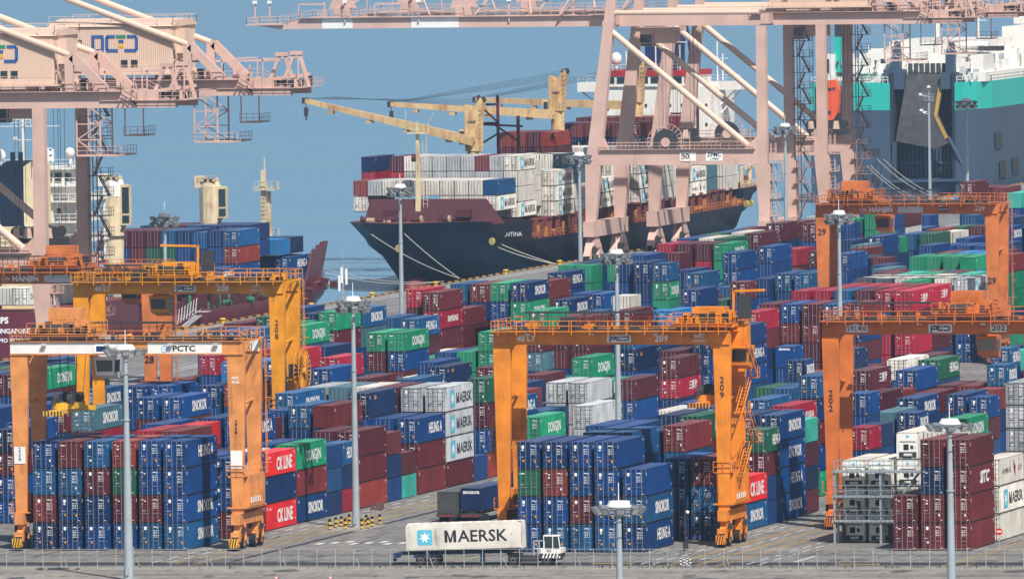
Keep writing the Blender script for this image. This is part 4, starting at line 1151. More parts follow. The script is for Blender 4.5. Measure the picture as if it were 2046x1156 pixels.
    for y in (-6.2, 6.2):
        gd.rail([(G - 3, y, ZG1), (stepx, y, ZG1)], 1.1, 0, 1.8); gd.rail([(stepx, y, ZG1), (stepx + 2.2, y, ZG0 + 1.0), (tipx, y, ZG0 + 1.0)], 1.1, 0, 1.6); gd.box(G - 3, stepx, min(y, y * .8), max(y, y * .8), ZG1 - .08, ZG1)
    gd.rail([(tipx, -4.9, ZG0 + 1.0), (tipx, 4.9, ZG0 + 1.0)], 1.1, 0, 1.4)
    for y in (-3.6, 3.6):   # tail sheave frames
        for dx in (-1.0, 1.0): gd.bar((tipx - 3.2 + dx * 1.9, y, ZG0 + 1.0), (tipx - 3.0 + dx * .35, y, ZG0 + 5.4), .55, .5, 0, .3, .4)
        gd.bar((tipx - 8, y, ZG0 + 1.6), (tipx - 1.2, y, ZG0 + 2.6), .3, .4); gd.box(tipx - 3.9, tipx - 2.2, y - .3, y + .3, ZG0 + 5.2, ZG0 + 5.7)
    rt_ = random.Random(31)
    for _ in range(46):
        x = rt_.uniform(stepx - 12, tipx - 1); y = rt_.choice([-5.2, -3.4, 0, 3.4]); z0 = ZG1 if x < stepx else ZG0 + 1.0; hh = rt_.uniform(.3, 1.5)
        if rt_.random() < .5: gd.box(x, x + rt_.uniform(.2, .9), y, y + .6, z0, z0 + hh, rt_.choice([0, 0, 1]))
        else: gd.bar((x, y, z0), (x + rt_.uniform(-.6, .6), y, z0 + hh * 1.3), .12, .12, rt_.choice([0, 1]))
    for i in range(6): gd.cyl((tipx - 5.5 + i * .8, -2 + (i % 3), ZG0 + 1.6), (tipx - 5.5 + i * .8, -1.2 + (i % 3), ZG0 + 1.6), .5, 10, 1)
    gd.bar((stepx - 10, -4.8, ZG0 + 4.6), (tipx - 3, -4.8, ZG0 + 4.7), .16, .25)
    for xx in (stepx - 9, stepx - 2.5, stepx + 3.2): gd.bar((xx, -4.8, ZG0 + 1), (xx, -4.8, ZG0 + 4.9), .16, .16).bar((xx, -4.8, ZG0 + 4.9), (xx + 2.8, 2.8, ZG0 + 4.9), .16, .16).bar((xx + 2.8, 2.8, ZG0 + 1), (xx + 2.8, 2.8, ZG0 + 4.9), .16, .16)
    gd.stair((stepx + .4, -6.4, ZG1), (stepx + 2.4, -6.4, ZG0 + 1.0), .8, 0, (0, 1, 0))
    gd.build('girder', [M_PINK, M_DKG], o)
    # lattice maintenance platform under the girder
    lp = MB(); bx = stepx - 6.6
    for y in (-4.2, 1.2):
        for xx in (bx, bx + 3.2): lp.bar((xx, y, ZG0 - 6.2), (xx, y, ZG0), .2, .2)
        for k in range(3):
            z = ZG0 - 6.2 + k * 2.05; lp.bar((bx, y, z), (bx + 3.2, y, z + 2.05) if k % 2 else (bx + 3.2, y, z), .14, .14); lp.bar((bx, y, z + (2.05 if k % 2 == 0 else 0)), (bx + 3.2, y, z), .14, .14)
    lp.box(bx, bx + 5.6, -4.4, 4.0, ZG0 - 6.3, ZG0 - 6.1); lp.rail([(bx, -4.4, ZG0 - 6.1), (bx + 5.6, -4.4, ZG0 - 6.1), (bx + 5.6, 4, ZG0 - 6.1)], 1.1, 0, 1.3)
    lp.box(bx + 5.4, bx + 8.2, -1, 4.0, ZG0 - 3.8, ZG0 - 3.65); lp.rail([(bx + 5.4, -1, ZG0 - 3.65), (bx + 8.2, -1, ZG0 - 3.65), (bx + 8.2, 4, ZG0 - 3.65)], 1.1, 0, 1.0)
    for xx in (bx + 5.6, bx + 8.1): lp.bar((xx, -1, ZG0 - 3.7), (xx, -1, ZG0), .14, .14)
    lp.build('maintenance_platform', M_PINK, o)
    # stay brackets on the girder
    ax = G + 19.3
    for y in (-5.7, 5.7):
        k = MB(); k.bar((ax - .1, y, ZG1 + .02), (ax - .1, y, ZG1 + 5.0), 1.1, .7); k.bar((ax + .3, y, ZG1 + 4.6), (ax + 4.8, y, ZG1 + .1), .7, 1.15); k.box(ax - .6, ax + 1.2, y - .32, y + .32, ZG1 + 3.4, ZG1 + 4.4); k.build('stay_bracket', M_PINK, o)
        k = MB(); k.cyl((ax - .1, y, ZG1 + 4.7), (7.0, y, 62.6), .42, 12); k.build('back_stay', M_CREAM, o)
    # machinery house
    hx0, hx1 = G + .0, G + 17.0; h = MB(); z0, z1 = ZG1 + .9, ZG1 + 7.2
    n = 60; vs = []
    h.box(hx0, hx1, -5.4, 5.6, z0, z1)
    for i in range(n): h.box(hx0 + .1 + i * .28, hx0 + .22 + i * .28, -5.46, -5.4, z0 + .9, z1 - .05)
    h.prism([(hx0 - .3, -5.7, z1), (hx0 - .3, 5.9, z1), (hx0 - .3, 5.0, z1 + .5), (hx0 - .3, 0, z1 + 1.0), (hx0 - .3, -5.0, z1 + .4)][::-1], (hx1 - hx0 + .6, 0, 0))
    h.box(hx0 - 1, hx1 + .8, -6.6, 6.4, z0 - .2, z0 - .02)
    h.rail([(hx0 - .2, -5.6, z1 + .1), (hx1 + .2, -5.6, z1 + .1), (hx1 + .2, 5.7, z1 + .1)], 1.3, 0, 2.2); h.rail([(hx0 - .2, 5.7, z1 + .1), (hx1 + .2, 5.7, z1 + .1)], 1.3, 0, 2.2); h.rail([(hx0 - 1, -6.6, z0), (hx1 + .8, -6.6, z0)], 1.1, 0, 1.8)
    h.box(hx1, hx1 + 1.2, -3.4, -.4, z0 + 2.6, z1 - .4, 0)
    hs = h.build('machinery_house', M_CREAM, o)
    for xx in (hx0 + 9.8, hx0 + 11.2, hx0 + 2.2): MB().box(xx, xx + .9, -5.5, -5.462, z0 + .9, z0 + 1.8).build('window', M_GLASS, hs)
    for zz in (z0 + .5, z0 + 2.0): MB().box(hx1 + .01, hx1 + .05, -4.9, -4.2, zz, zz + 1.1).build('window', M_GLASS, hs)
    M_HL = mat('house_emblem_blue', (0.03, 0.10, 0.32), 0.5, var=.04)
    e = MB(); cx_, cz = hx0 + 9.0, z0 + 4.0; t = .42; a = 3.3; b = 1.15; yf = -5.5
    def r(x0, x1, za, zb, mi=0): e.box(cx_ + x0, cx_ + x1, yf, yf + .035, cz + za, cz + zb, mi)
    r(-a, -a + t, -b, b); r(-a + t, -1.6, b - t, b); r(-a + t, -1.6, -b, -b + t); r(-1.95, -1.95 + t, -b + t, b - t)
    r(-1.35, -1.35 + t, -b + t * .6, b - t * .6); r(-1.2, 0.0, b - t, b); r(-1.2, .4, -b, -b + t); r(.15, 1.5, b - t, b, 1); r(.5, 1.2, .1, .5, 0); r(.5, 1.2, -.55, -.1, 2); r(1.7, a - .3, b - t, b); r(1.3, a - .3, -b, -b + t); r(a - .5, a - .5 + t, -b + .3, b - .3)
    e.build('emblem', [M_HL, M_GREEN_L, M_YEL], hs); letters(housetext, M_INK, hs, (hx0 + 3.4, -5.5, cz), ROT_END, 1.5, bold=0)
    # switchback stairs on the far landside leg
    st = MB(); z = ZP1 + .5; k = 0; X0 = G + 1.0
    def land(zz): st.box(X0 - .6, X0 + 2.6, 8.6, 10.8, zz - .08, zz); st.rail([(X0 + 2.6, 8.6, zz), (X0 + 2.6, 10.8, zz)], 1.1, 0, 1.0); st.rail([(X0 + .4, 8.6, zz), (X0 + 2.6, 8.6, zz)], 1.1, 0, 1.1)
    z = 7.0
    while z < ZG0 - 2.5:
        st.stair((X0 + .4, 9.0, z), (X0 + 1.6, 9.0, z + 2.7), .8, 0, (0, 1, 0)) if k % 2 == 0 else st.stair((X0 + 2.2, 10.2, z), (X0 + .8, 10.2, z + 2.7), .8, 0, (0, 1, 0))
        land(z + 2.7); z += 2.7; k += 1
    for yy in (8.7, 10.7): st.bar((X0 + .35, yy, 6.5), (X0 + .35, yy, ZG0), .14, .14)
    st.build('stair', mat('stair_brown_pink', (0.30, 0.19, 0.16), .6), o)
    ld = MB()
    for yy in (-10.4, -9.6):
        for xx in (G + 1.0, G + 1.8): ld.bar((xx, yy, 6.8), (xx, yy, ZP1 + 1), .09, .09)
    for i in range(18):
        z = 7 + i * .7; ld.bar((G + 1.0, -10.4, z), (G + 1.8, -10.4, z), .06, .06).bar((G + 1.8, -10.4, z), (G + 1.8, -9.6, z), .06, .06)
    for z in (7.5, 10.5, 13.5, 16.5): ld.box(G + .9, G + 2.4, -10.8, -9.2, z, z + .08); ld.rail([(G + 2.4, -10.8, z), (G + 2.4, -9.2, z)], 1.0, 0, .8)
    ld.build('ladder', M_PINK, o)
    if boom:
        bm = MB(); x1 = -61.5
        for y in (-3.0, 3.0):
            bm.prism([(x1 + 5, y - .6, ZG0), (2, y - .6, ZG0), (2, y - .6, ZG1 - .3), (x1 + 9, y - .6, ZG1 - .3), (x1 + 5, y - .6, ZG0 + .9), (x1 + 1, y - .6, ZG0 + .7)], (0, 1.2, 0))
        bm.box(x1 - .6, x1 + 6, -4.2, 4.2, ZG0 + .7, ZG0 + .9)
        for y in (-4.2, 4.2):
            bm.rail([(x1 - .5, y, ZG0 + .9), (x1 + 5, y, ZG0 + .9), (x1 + 9, y, ZG1 - .25), (1.5, y, ZG1 - .25)], 1.15, 0, 1.9); bm.box(x1 + 9, 1.5, min(y, y * .86), max(y, y * .86), ZG1 - .36, ZG1 - .26)
        bm.rail([(x1 - .5, -4.2, ZG0 + .9), (x1 - .5, 4.2, ZG0 + .9)], 1.15, 0, 1.4)
        for i in range(int((0 - x1 - 10) / 5)):
            xx = x1 + 10 + i * 5; bm.box(xx, xx + .4, -2.4, 2.4, ZG0 + .2, ZG0 + .8)
        # masts and lamps
        for xx in (x1 + 1, x1 + 3.6, x1 + 17, x1 + 30, x1 + 46): bm.bar((xx, -3.9, ZG0 + 1), (xx, -3.9, ZG1 + 2.2), .22, .22); bm.box(xx - .35, xx + .35, -4.3, -3.8, ZG1 + 2.2, ZG1 + 2.7, 1)
        for xx in (x1 + 8.5, x1 + 22): bm.bar((xx, -3, ZG1), (xx, -3, ZG1 + 2), .18, .18).bar((xx, -3, ZG1 + 2), (xx + 4.6, -3, ZG1 + 2), .18, .25).bar((xx + 4.6, -3, ZG1 + 2), (xx + 4.6, -3, ZG1), .12, .12)
        # hinge posts and lattice for the forestays
        for xx, hh in ((x1 + 15.5, 4.0), (x1 + 37, 5.0)):
            for y in (-3, 3):
                bm.box(xx - .55, xx + .55, y - .7, y + .7, ZG1 - .3, ZG1 + 1.4); bm.prism([(xx - 1.6, y - .2, ZG1 + 1.2), (xx + 1.6, y - .2, ZG1 + 1.2), (xx + .4, y - .2, ZG1 + hh), (xx - .4, y - .2, ZG1 + hh)], (0, .4, 0))
                bm.bar((xx, y, ZG1 + 1.4), (xx + 10, y, ZG1 + 7.2), .35, .35)
        for i, (a, b_) in enumerate(((-22, -19), (-30, -33), (-12, -14), (-7, -5))): bm.bar((a, -2.4, ZG1), (b_, 2.4, ZG1 + 4.5), .22, .22)
        bm.stair((-3.5, -4.4, ZG1 + 2.5), (-6.5, -4.4, ZG1 - .3), .8, 0, (0, 1, 0))
        bo = bm.build('boom', [M_PINK, M_WHITE], o)
        for xa, xb in ((x1 + 12.8, x1 + 18.2), (x1 + 28.6, x1 + 37.0)): MB().box(xa, xb, -3.66, -3.602, ZG0 + .03, ZG1 - .32).build('white_panel', M_WHITE, bo)
        fs = MB()
        for y in (-3, 3): fs.cyl((x1 + 15.5, y, ZG1 + 3.6), (7, y, 66), .30, 10).cyl((x1 + 37, y, ZG1 + 4.6), (7, y, 65), .30, 10)
        fs.build('fore_stay', M_CREAM, o)
        for i, xx in enumerate((-50, -33, -19)): pass
        c = MB(); c0 = cabx - XW; c.box(c0 - 2.6, c0 + 5.5, -2.6, 2.6, ZG0 - 1.0, ZG0 - .3).box(c0 + .9, c0 + 4.6, -2.2, 1.6, ZG0 - 3.0, ZG0 - 1.0)
        c.rail([(c0 - 2.6, -2.6, ZG0 - .9), (c0 + 5.5, -2.6, ZG0 - .9)], .9, 0, 1.2)
        t_ = c.build('trolley', M_PINK, o)
        cc = MB(); cc.box(c0 - 1.4, c0 + .8, -2.4, -.2, ZG0 - 3.5, ZG0 - 1.0, 0).box(c0 - 1.45, c0 + .6, -2.45, -.5, ZG0 - 2.9, ZG0 - 1.5, 1).box(c0 - 1.3, c0 + .7, -2.46, -.6, ZG0 - 3.4, ZG0 - 3.1, 1); cc.build('operator_cab', [M_PINK, M_GLASS], t_)
        rp = MB()
        for k, dx in enumerate((-1.5, -1.0, 1.0, 1.5, 4.0, 4.6)):
            for dy in (-1.5, 1.5): rp.bar((c0 + dx + 3, dy, ZG0 - .5), (c0 + dx + 3, dy, 22.5), .05, .05)
        rp.build('hoist_rope', M_DKG, o)
        hb = MB(); hb.box(c0 + 1.2, c0 + 3.2, -3, 3, 19.6, 20.6).box(c0 + 5.8, c0 + 7.6, -3, 3, 19.6, 20.6)
        for k in range(4):
            for dy in (-1.5, 1.5): hb.cyl((c0 + 1.5 + k * 1.8, dy - .15, 21.4), (c0 + 1.5 + k * 1.8, dy + .15, 21.4), .75, 14, 0)
        for k in (1.4, 3.0, 5.9): hb.prism([(c0 + k, -3.1, 20.6), (c0 + k + 1.1, -3.1, 20.6), (c0 + k + .9, -3.1, 22.0), (c0 + k + .2, -3.1, 22.0)], (0, .4, 0), 1)
        hb.build('head_block', [M_DKG, M_CREAM], o)
    # cable reel on the portal
    r = MB(); rx, rz = 13.0, ZP1 + 1.2
    for i in range(24):
        t = math.pi * 2 * i / 24; r.bar((rx + 1.6 * math.cos(t), -9.3, rz + 1.6 * math.sin(t)), (rx + 3.2 * math.cos(t), -9.3, rz + 3.2 * math.sin(t)), .1, .1, 1)
        t2 = math.pi * 2 * (i + 1) / 24; r.bar((rx + 3.2 * math.cos(t), -9.3, rz + 3.2 * math.sin(t)), (rx + 3.2 * math.cos(t2), -9.3, rz + 3.2 * math.sin(t2)), .07, .07, 1)
    r.cyl((rx, -9.5, rz), (rx, -9.1, rz), 2.2, 26, 0).cyl((rx, -9.55, rz), (rx, -9.05, rz), .8, 16, 1); r.build('cable_reel', [M_DKG, M_PINK], o)
    r = MB(); r.bar((rx + 3.1, -10.85, ZP0 - .5), (rx + 3.1, -10.85, ZP1 + 3), .1, .1).bar((rx + 4.6, -10.85, ZP0 - .5), (rx + 4.6, -10.85, ZP1 + 3), .1, .1)
    for i in range(9): r.bar((rx + 3.1, -10.85, ZP0 + i * .55), (rx + 4.6, -10.85, ZP0 + i * .55), .07, .07)
    r.build('ladder', M_PINK, o)
    if sign:
        def plate(x, w_): return MB().box(x - w_ / 2, x + w_ / 2, -10.85, -10.81, ZP0 + .65, ZP0 + 2.2).build('sign_plate', M_WHT, o)
        plate(17.2, 2.8); letters('50', M_INK, o, (16.8, -10.86, ZP0 + 1.4), ROT_END, 1.35, bold=.03); letters('T', M_INK, o, (18.2, -10.86, ZP0 + 1.75), ROT_END, .5, bold=.01)
        plate(21.8, 2.9); letters('ZPMC', M_INK, o, (21.8, -10.86, ZP0 + 1.65), ROT_END, .95, bold=.03, width=2.5); letters('上海振华', M_INK, o, (21.8, -10.86, ZP0 + .95), ROT_END, .42, bold=.02)
    return o
make_sts('salmon pink quay crane over the black ship with two white plates on its beam', 700.0, cabx=-157.0)
make_sts('salmon pink quay crane standing directly behind the one with two white plates', 744.5, cabx=-141.0, sign=False, housetext='404')
make_sts('salmon pink quay crane at the left whose machinery house shows a blue emblem', 280.5, cabx=-143, housetext='402', sign=False)
make_sts('nearest salmon pink quay crane, cut off by the left edge of the photo', 225.5, cabx=-175, housetext='401', sign=False)
# ------------------------------------------------------------------ ships
def hull(name, xc, stations, mats, parent, zsplit=None):
    """stations: list of (y, [(half width, z), ...]) with the same number of points; closed across the deck"""
    m = MB(); n = len(stations[0][1]); vs = []
    for st in stations:
        y = st[0]; pr = st[1]; off = st[2] if len(st) > 2 else None
        row = [(xc - hw, y + (off[i] if off else 0), z) for i, (hw, z) in enumerate(pr)] + [(xc + hw, y + (off[i] if off else 0), z) for i, (hw, z) in reversed(list(enumerate(pr)))]
        vs += row
    k = 2 * n; m.v = vs
    for s in range(len(stations) - 1):
        for i in range(k):
            j = (i + 1) % k; a = s * k + i; b = s * k + j; mi = 0
            zav = (vs[a][2] + vs[b][2] + vs[a + k][2] + vs[b + k][2]) / 4
            if i == n - 1: mi = 1                      # deck / keel strip
            if i == k - 1: mi = 0
            if zsplit is not None and zav < zsplit: mi = 2
            m.f.append([a, b, b + k, a + k]); m.m.append(mi)
    m.f.append(list(range(k))); m.m.append(0); m.f.append(list(range((len(stations) - 1) * k, len(stations) * k))[::-1]); m.m.append(0)
    o = m.build(name, mats, parent)
    return o
def deck_gear(m, x0, x1, y0, y1, z, n, rnd, h=2.2):
    for _ in range(n):
        x = rnd.uniform(x0, x1); y = rnd.uniform(y0, y1); t = rnd.random(); hh = rnd.uniform(.5, h)
        if t < .35: m.box(x, x + rnd.uniform(.3, 1.1), y, y + rnd.uniform(.4, 1.6), z, z + hh, rnd.choice([0, 0, 1]))
        elif t < .6: m.cyl((x, y, z), (x, y, z + hh), rnd.uniform(.15, .4), 8, rnd.choice([0, 1]))
        elif t < .8: m.cyl((x, y, z + .5), (x + 1.3, y, z + .5), .45, 10, rnd.choice([0, 1]))
        else: m.bar((x, y, z), (x + rnd.uniform(-1, 1), y + rnd.uniform(-1, 1), z + hh * 1.3), .14, .14, 0)
M_HBLK = mat('hull_navy_black', (0.004, 0.010, 0.026), 0.5, spec=.2, var=.25, vscale=.08, dirt=.35, dirtcol=(.05, .035, .03), dscale=.25)
M_BOOT = mat('red_boot_top', (0.16, 0.035, 0.035), 0.6, dirt=.3, dirtcol=(.06, .03, .03))
M_SHMAR = mat('ship_maroon', (0.075, 0.017, 0.026), 0.55, dirt=.3, dirtcol=(.05, .02, .02))
M_DECK = mat('deck_red_brown', (0.17, 0.045, 0.035), 0.7, var=.3, dirt=.4, dirtcol=(.05, .03, .02))
M_BUFF = mat('buff_crane_paint', (0.60, 0.42, 0.21), 0.55, var=.15, dirt=1.05, dirtcol=(.25, .09, .035), dscale=.55)
M_PCRM = mat('pale_cream_paint', (0.62, 0.52, 0.34), 0.5, var=.12, dirt=.8, dirtcol=(.22, .10, .04), dscale=.5)
M_SWHITE = mat('ship_white', (0.74, 0.73, 0.70), 0.45, var=.07, dirt=.5, dirtcol=(.4, .16, .07), dscale=.5)
M_ROPE = mat('mooring_rope', (0.42, 0.40, 0.34), 0.9)
M_GEAR = mat('deck_gear_orange', (0.42, 0.17, 0.04), .6)
def rope(pts_, label, r=.07, sag=1.0, mats=None):
    m = MB(); a, b = Vector(pts_[0]), Vector(pts_[1]); n = 14; prev = None
    for i in range(n + 1):
        t = i / n; p = a.lerp(b, t) - Vector((0, 0, sag * 4 * t * (1 - t)))
        if prev is not None: m.cyl(prev, p, r, 6)
        prev = p
    return tag(m.build('mooring_line', mats or M_ROPE), label, 'mooring line', 'mooring lines running from the ships to the quay')
# ---- black container ship
XB = -185.5
bs = thing('container_ship', 'black-hulled container ship with rusty buff deck cranes, moored bow towards the camera', 'ship', (0, 0, 0))
def hp(w): return w
zs = [-4.5, -2.5, 0.5, 4.0]
def stn(y, ws, ztop, wt, offs=None): return (y, [(ws[i], zs[i]) for i in range(4)] + [(wt, ztop)], offs)
ST = [stn(652, (.15, .2, .25, .3), 8.6, .35, [2.5, 1.5, -3.5, -10.5, -15.5]),
      stn(655, (1.2, 1.4, 2.2, 4.6), 8.6, 7.4, [2.5, 1.5, -2.5, -8.5, -13.0]),
      stn(659, (2.6, 3.0, 4.6, 8.4), 8.4, 11.4, [2, 1, -1.5, -6, -9.5]),
      stn(665, (5.0, 5.8, 8.0, 11.6), 8.2, 13.2, [1, .5, 0, -3, -5.5]),
      stn(670, (7.2, 8.2, 10.4, 13.0), 7.9, 13.9),
      stn(674, (8.6, 9.6, 11.4, 13.4), 7.7, 14.0)]
ho = hull('hull', XB, ST, [M_HBLK, M_DECK, M_BOOT], bs, -2.6)
ST2 = [stn(674.02, (8.6, 9.6, 11.4, 13.4), 4.5, 13.5), stn(690, (12.0, 12.6, 13.4, 13.95), 4.4, 13.97), stn(712, (13.6, 13.8, 14, 14), 4.4, 14), stn(800, (13.6, 13.8, 14, 14), 4.4, 14),
       stn(822, (8, 10.5, 13, 14), 4.5, 14), stn(826, (7, 9.5, 12.6, 14), 4.6, 14)]
hull('hull_side', XB, ST2, [M_HBLK, M_DECK, M_BOOT], ho, -2.6)
ST3 = [stn(826.02, (7, 9.5, 12.6, 14), 7.4, 14), stn(834, (1.5, 4.5, 9, 13.2), 7.5, 14, [0, 0, 0, 0, 1]), stn(838, (.5, 1.5, 4, 10), 7.6, 13.5, [0, 1, 2, 4, 6])]
hull('stern', XB, ST3, [M_HBLK, M_DECK, M_BOOT], ho, -2.6)
bl = MB(); bl.sphere((XB, 652, -3.0), 2.2, 0, 14, 1.0); bl.v = [(x, 650 + (y - 652) * 2.6, z) for x, y, z in bl.v]; bl.build('bulbous_bow', M_BOOT, ho, smooth=True)
for s_, y in ((1, 664.5), (-1, 664.5)):
    pass
# anchor, its rust run and draught marks on the flared bow
k_ = MB()
for u_, v_, w_, h_ in ((880, 487, 1.6, 1.3),):
    c_ = onY(u_, v_, 658.5); k_.box(c_.x - w_ / 2, c_.x + w_ / 2, c_.y - .5, c_.y + .3, c_.z - h_ / 2, c_.z + h_ / 2)
k_.build('anchor', M_DKG, ho)
letters('ARGENTINA', M_STEEL, ho, (XB + 12.6, 661.8, 5.7), (math.radians(82), 0, math.radians(40)), 1.0, bold=.0, width=5.4, name='lettering')
# bulwark, breakwater and windlass on the forecastle
bw = MB(); bx0, bx1 = XB - 9.9, XB + 12.6; yb = 650.6
bw.prism([(bx0 + .9, yb, 8.3), (bx1 + .3, yb, 8.3), (bx1 - 1.0, yb + 1.2, 12.1), (bx0 + 1.6, yb + 1.2, 12.1)], (0, .25, 0))
bw.prism([(bx1 + .3, yb, 7.9), (bx1 + 1.6, yb + 3, 7.9), (bx1 - 1.0, yb + 1.2, 12.1)], (0, .4, 0))
for xx in (XB - 5.6, XB + 7.0): bw.box(xx, xx + 2.4, yb - 1.4, yb + .6, 9.1, 10.4)
for xx in (XB - 8.4, XB - 3, XB + 4.2, XB + 10.4): bw.bar((xx, yb - 2.2, 8.3), (xx, yb + .6, 10.9), .3, .3)
bw.build('breakwater', M_SHMAR, bs)
wl = MB(); r_ = random.Random(4)
for xx in (XB - 8.5, XB - 4.3, XB + .2, XB + 5.0): wl.cyl((xx, 646.5, 8.9), (xx + 1.6, 646.5, 8.9), .45, 12, 0).cyl((xx - .1, 646.5, 8.9), (xx + .1, 646.5, 8.9), .65, 12, 0).cyl((xx + 1.5, 646.5, 8.9), (xx + 1.8, 646.5, 8.9), .65, 12, 1 if xx > XB - 1 else 0)
deck_gear(wl, XB - 8, XB + 8, 644.5, 649.5, 8.3, 20, r_, 1.1); wl.build('windlass', [M_SHMAR, mat('winch_buff', (.4, .3, .2), .6)], bs)
fm = MB(); fm.bar((XB, 651.6, 8), (XB, 651.6, 25.0), .95, .95, 0, .45, .45); fm.box(XB - 1.7, XB + 1.7, 650.6, 652.6, 23.0, 23.2); fm.rail([(XB - 1.7, 650.6, 23.2), (XB + 1.7, 650.6, 23.2), (XB + 1.7, 652.6, 23.2)], 1.4, 0, .7)
fm.bar((XB - 1.9, 651, 23.2), (XB - 1.9, 651, 27), .08, .08).bar((XB + 1.7, 651, 24), (XB + 3.0, 651, 26.6), .08, .08).cyl((XB - .9, 650.9, 19), (XB - .2, 651, 19), .65, 12, 1)
for i in range(18): fm.bar((XB + .9, 651.4, 10 + i * .65), (XB + 1.6, 651.4, 10 + i * .65), .06, .06)
for xx in (.9, 1.6): fm.bar((XB + xx, 651.4, 9.6), (XB + xx, 651.4, 22.6), .08, .08)
fm.build('foremast', [M_PCRM, M_SHMAR], bs)
# side rail / passage structures along the starboard side
pg = MB(); r_ = random.Random(9)
pg.rail([(XB + 13.9, 675, 4.4), (XB + 13.95, 826, 4.4)], 1.2, 1, 2.2, .09)
for i in range(26):
    y = 677 + i * 5.7; pg.box(XB + 12.6, XB + 13.3, y, y + .8, 4.4, 7.4, 0); pg.box(XB + 11.6, XB + 13.4, y - .3, y + 1.0, 7.4, 7.75, 0)
    if i % 3 == 0: pg.bar((XB + 13.5, y + 2, 4.4), (XB + 13.5, y + 2, 6.6), .4, .5, 1)
deck_gear(pg, XB + 11.5, XB + 13.3, 675, 826, 4.4, 90, r_, 2.0)
pg.build('side_passage', [M_DECK, M_GEAR], bs)
hc = MB(); hc.box(XB - 13.4, XB + 11.4, 676, 812, 4.4, 7.3); hc.build('hatch_coaming', M_DECK, bs)
# lashing frames
lf = MB()
for yy, x0 in ((716, -190.8), (722, -186.3)):
    pass
for xx in (-192.0, -188.6): lf.bar((xx, 716.5, 17), (xx, 716.5, 27.6), .45, .45)
for z in (22.8, 26.0): lf.bar((-192, 716.5, z), (-188.6, 716.5, z), .35, .35)
lf.bar((-192, 716.5, 26), (-188.6, 716.5, 22.9), .3, .3).bar((-192, 716.5, 22.6), (-184.2, 716.5, 22.2), .35, .35).bar((-185, 716.5, 14), (-185, 716.5, 24), .5, .5).bar((-189, 716.5, 22.4), (-185, 716.5, 19.6), .3, .3).bar((-192, 716.5, 19), (-188.6, 716.5, 21), .3, .3)
lf.build('lashing_frame', M_SHMAR, bs); lf = MB(); lf.bar((-173.5, 800, 15), (-173.5, 800, 23), .45, .45).bar((-178.5, 800, 21.8), (-173.5, 800, 21.8), .35, .35).bar((-178.5, 800, 16), (-174, 800, 20.5), .45, .45)
lf.build('lashing_frame', M_SHMAR, bs)
# superstructure
ss = MB(); ss.box(-197.7, -174.9, 822, 834, 4.5, 26.1); ss.box(-196.2, -179.2, 821.6, 834, 26.1, 28.6); ss.box(-201.4, -196.2, 822.6, 826, 25.2, 26.9); ss.box(-179.2, -170.8, 822.6, 826, 25.4, 26.9)
for a, b in (((-201, 824, 25.3), (-197.7, 824, 22.8)), ((-171.2, 824, 25.4), (-174.9, 824, 21.2)), ((-172.2, 824, 25.4), (-174.9, 824, 22.8))): ss.bar(a, b, .25, .25)
ss.rail([(-196, 821.8, 28.9), (-179.4, 821.8, 28.9)], 1.2, 0, 1.5); ss.rail([(-179.2, 822.8, 26.9), (-170.9, 822.8, 26.9)], 1.2, 0, 1.5); ss.rail([(-201.3, 822.8, 26.9), (-196.2, 822.8, 26.9)], 1.2, 0, 1.5)
for xx, hh in ((-193, 3.5), (-190, 2.4), (-187.5, 5), (-183, 4.6), (-176, 5.2), (-175, 3.0)): ss.bar((xx, 826, 27), (xx, 826, 28.9 + hh), .2, .2)
ss.bar((-184.4, 826, 34), (-181.6, 826, 34), .15, .15).bar((-176.8, 826, 31), (-174, 826, 31), .12, .12)
sup = ss.build('superstructure', M_SWHITE, bs)
rb = MB().box(-196.4, -179.0, 821.45, 834.1, 28.0, 28.95).build('red_band', mat('signal_red', (.38, .02, .03), .5), sup)
wn_ = MB()
for i in range(8): wn_.box(-195.8 + i * 2.1, -194.2 + i * 2.1, 821.52, 821.58, 26.7, 27.85)
wn_.build('bridge_window', M_GLASS, sup)
pw = MB()
for z in (22.4, 18.9, 15.4):
    for i in range(9): pw.box(-195.4 + i * 2.25, -195.0 + i * 2.25, 821.9, 821.98, z, z + .55)
pw.build('porthole_window', M_GLASS, sup)
dm = MB(); dm.cyl((-194.4, 824, 28.9), (-194.4, 824, 30.4), .35, 10).sphere((-194.4, 824, 31.1), 1.05, 0, 14, 1.15); dm.build('radar_dome', M_SWHITE, sup, smooth=True)
fu = MB(); fu.box(-190, -184, 828, 834, 28.6, 38).bar((-183.4, 827, 28.6), (-181.6, 827, 38.5), .4, .4).bar((-181, 827, 28.6), (-182, 827, 38.5), .4, .4); fu.build('funnel', [M_DKBL], sup)
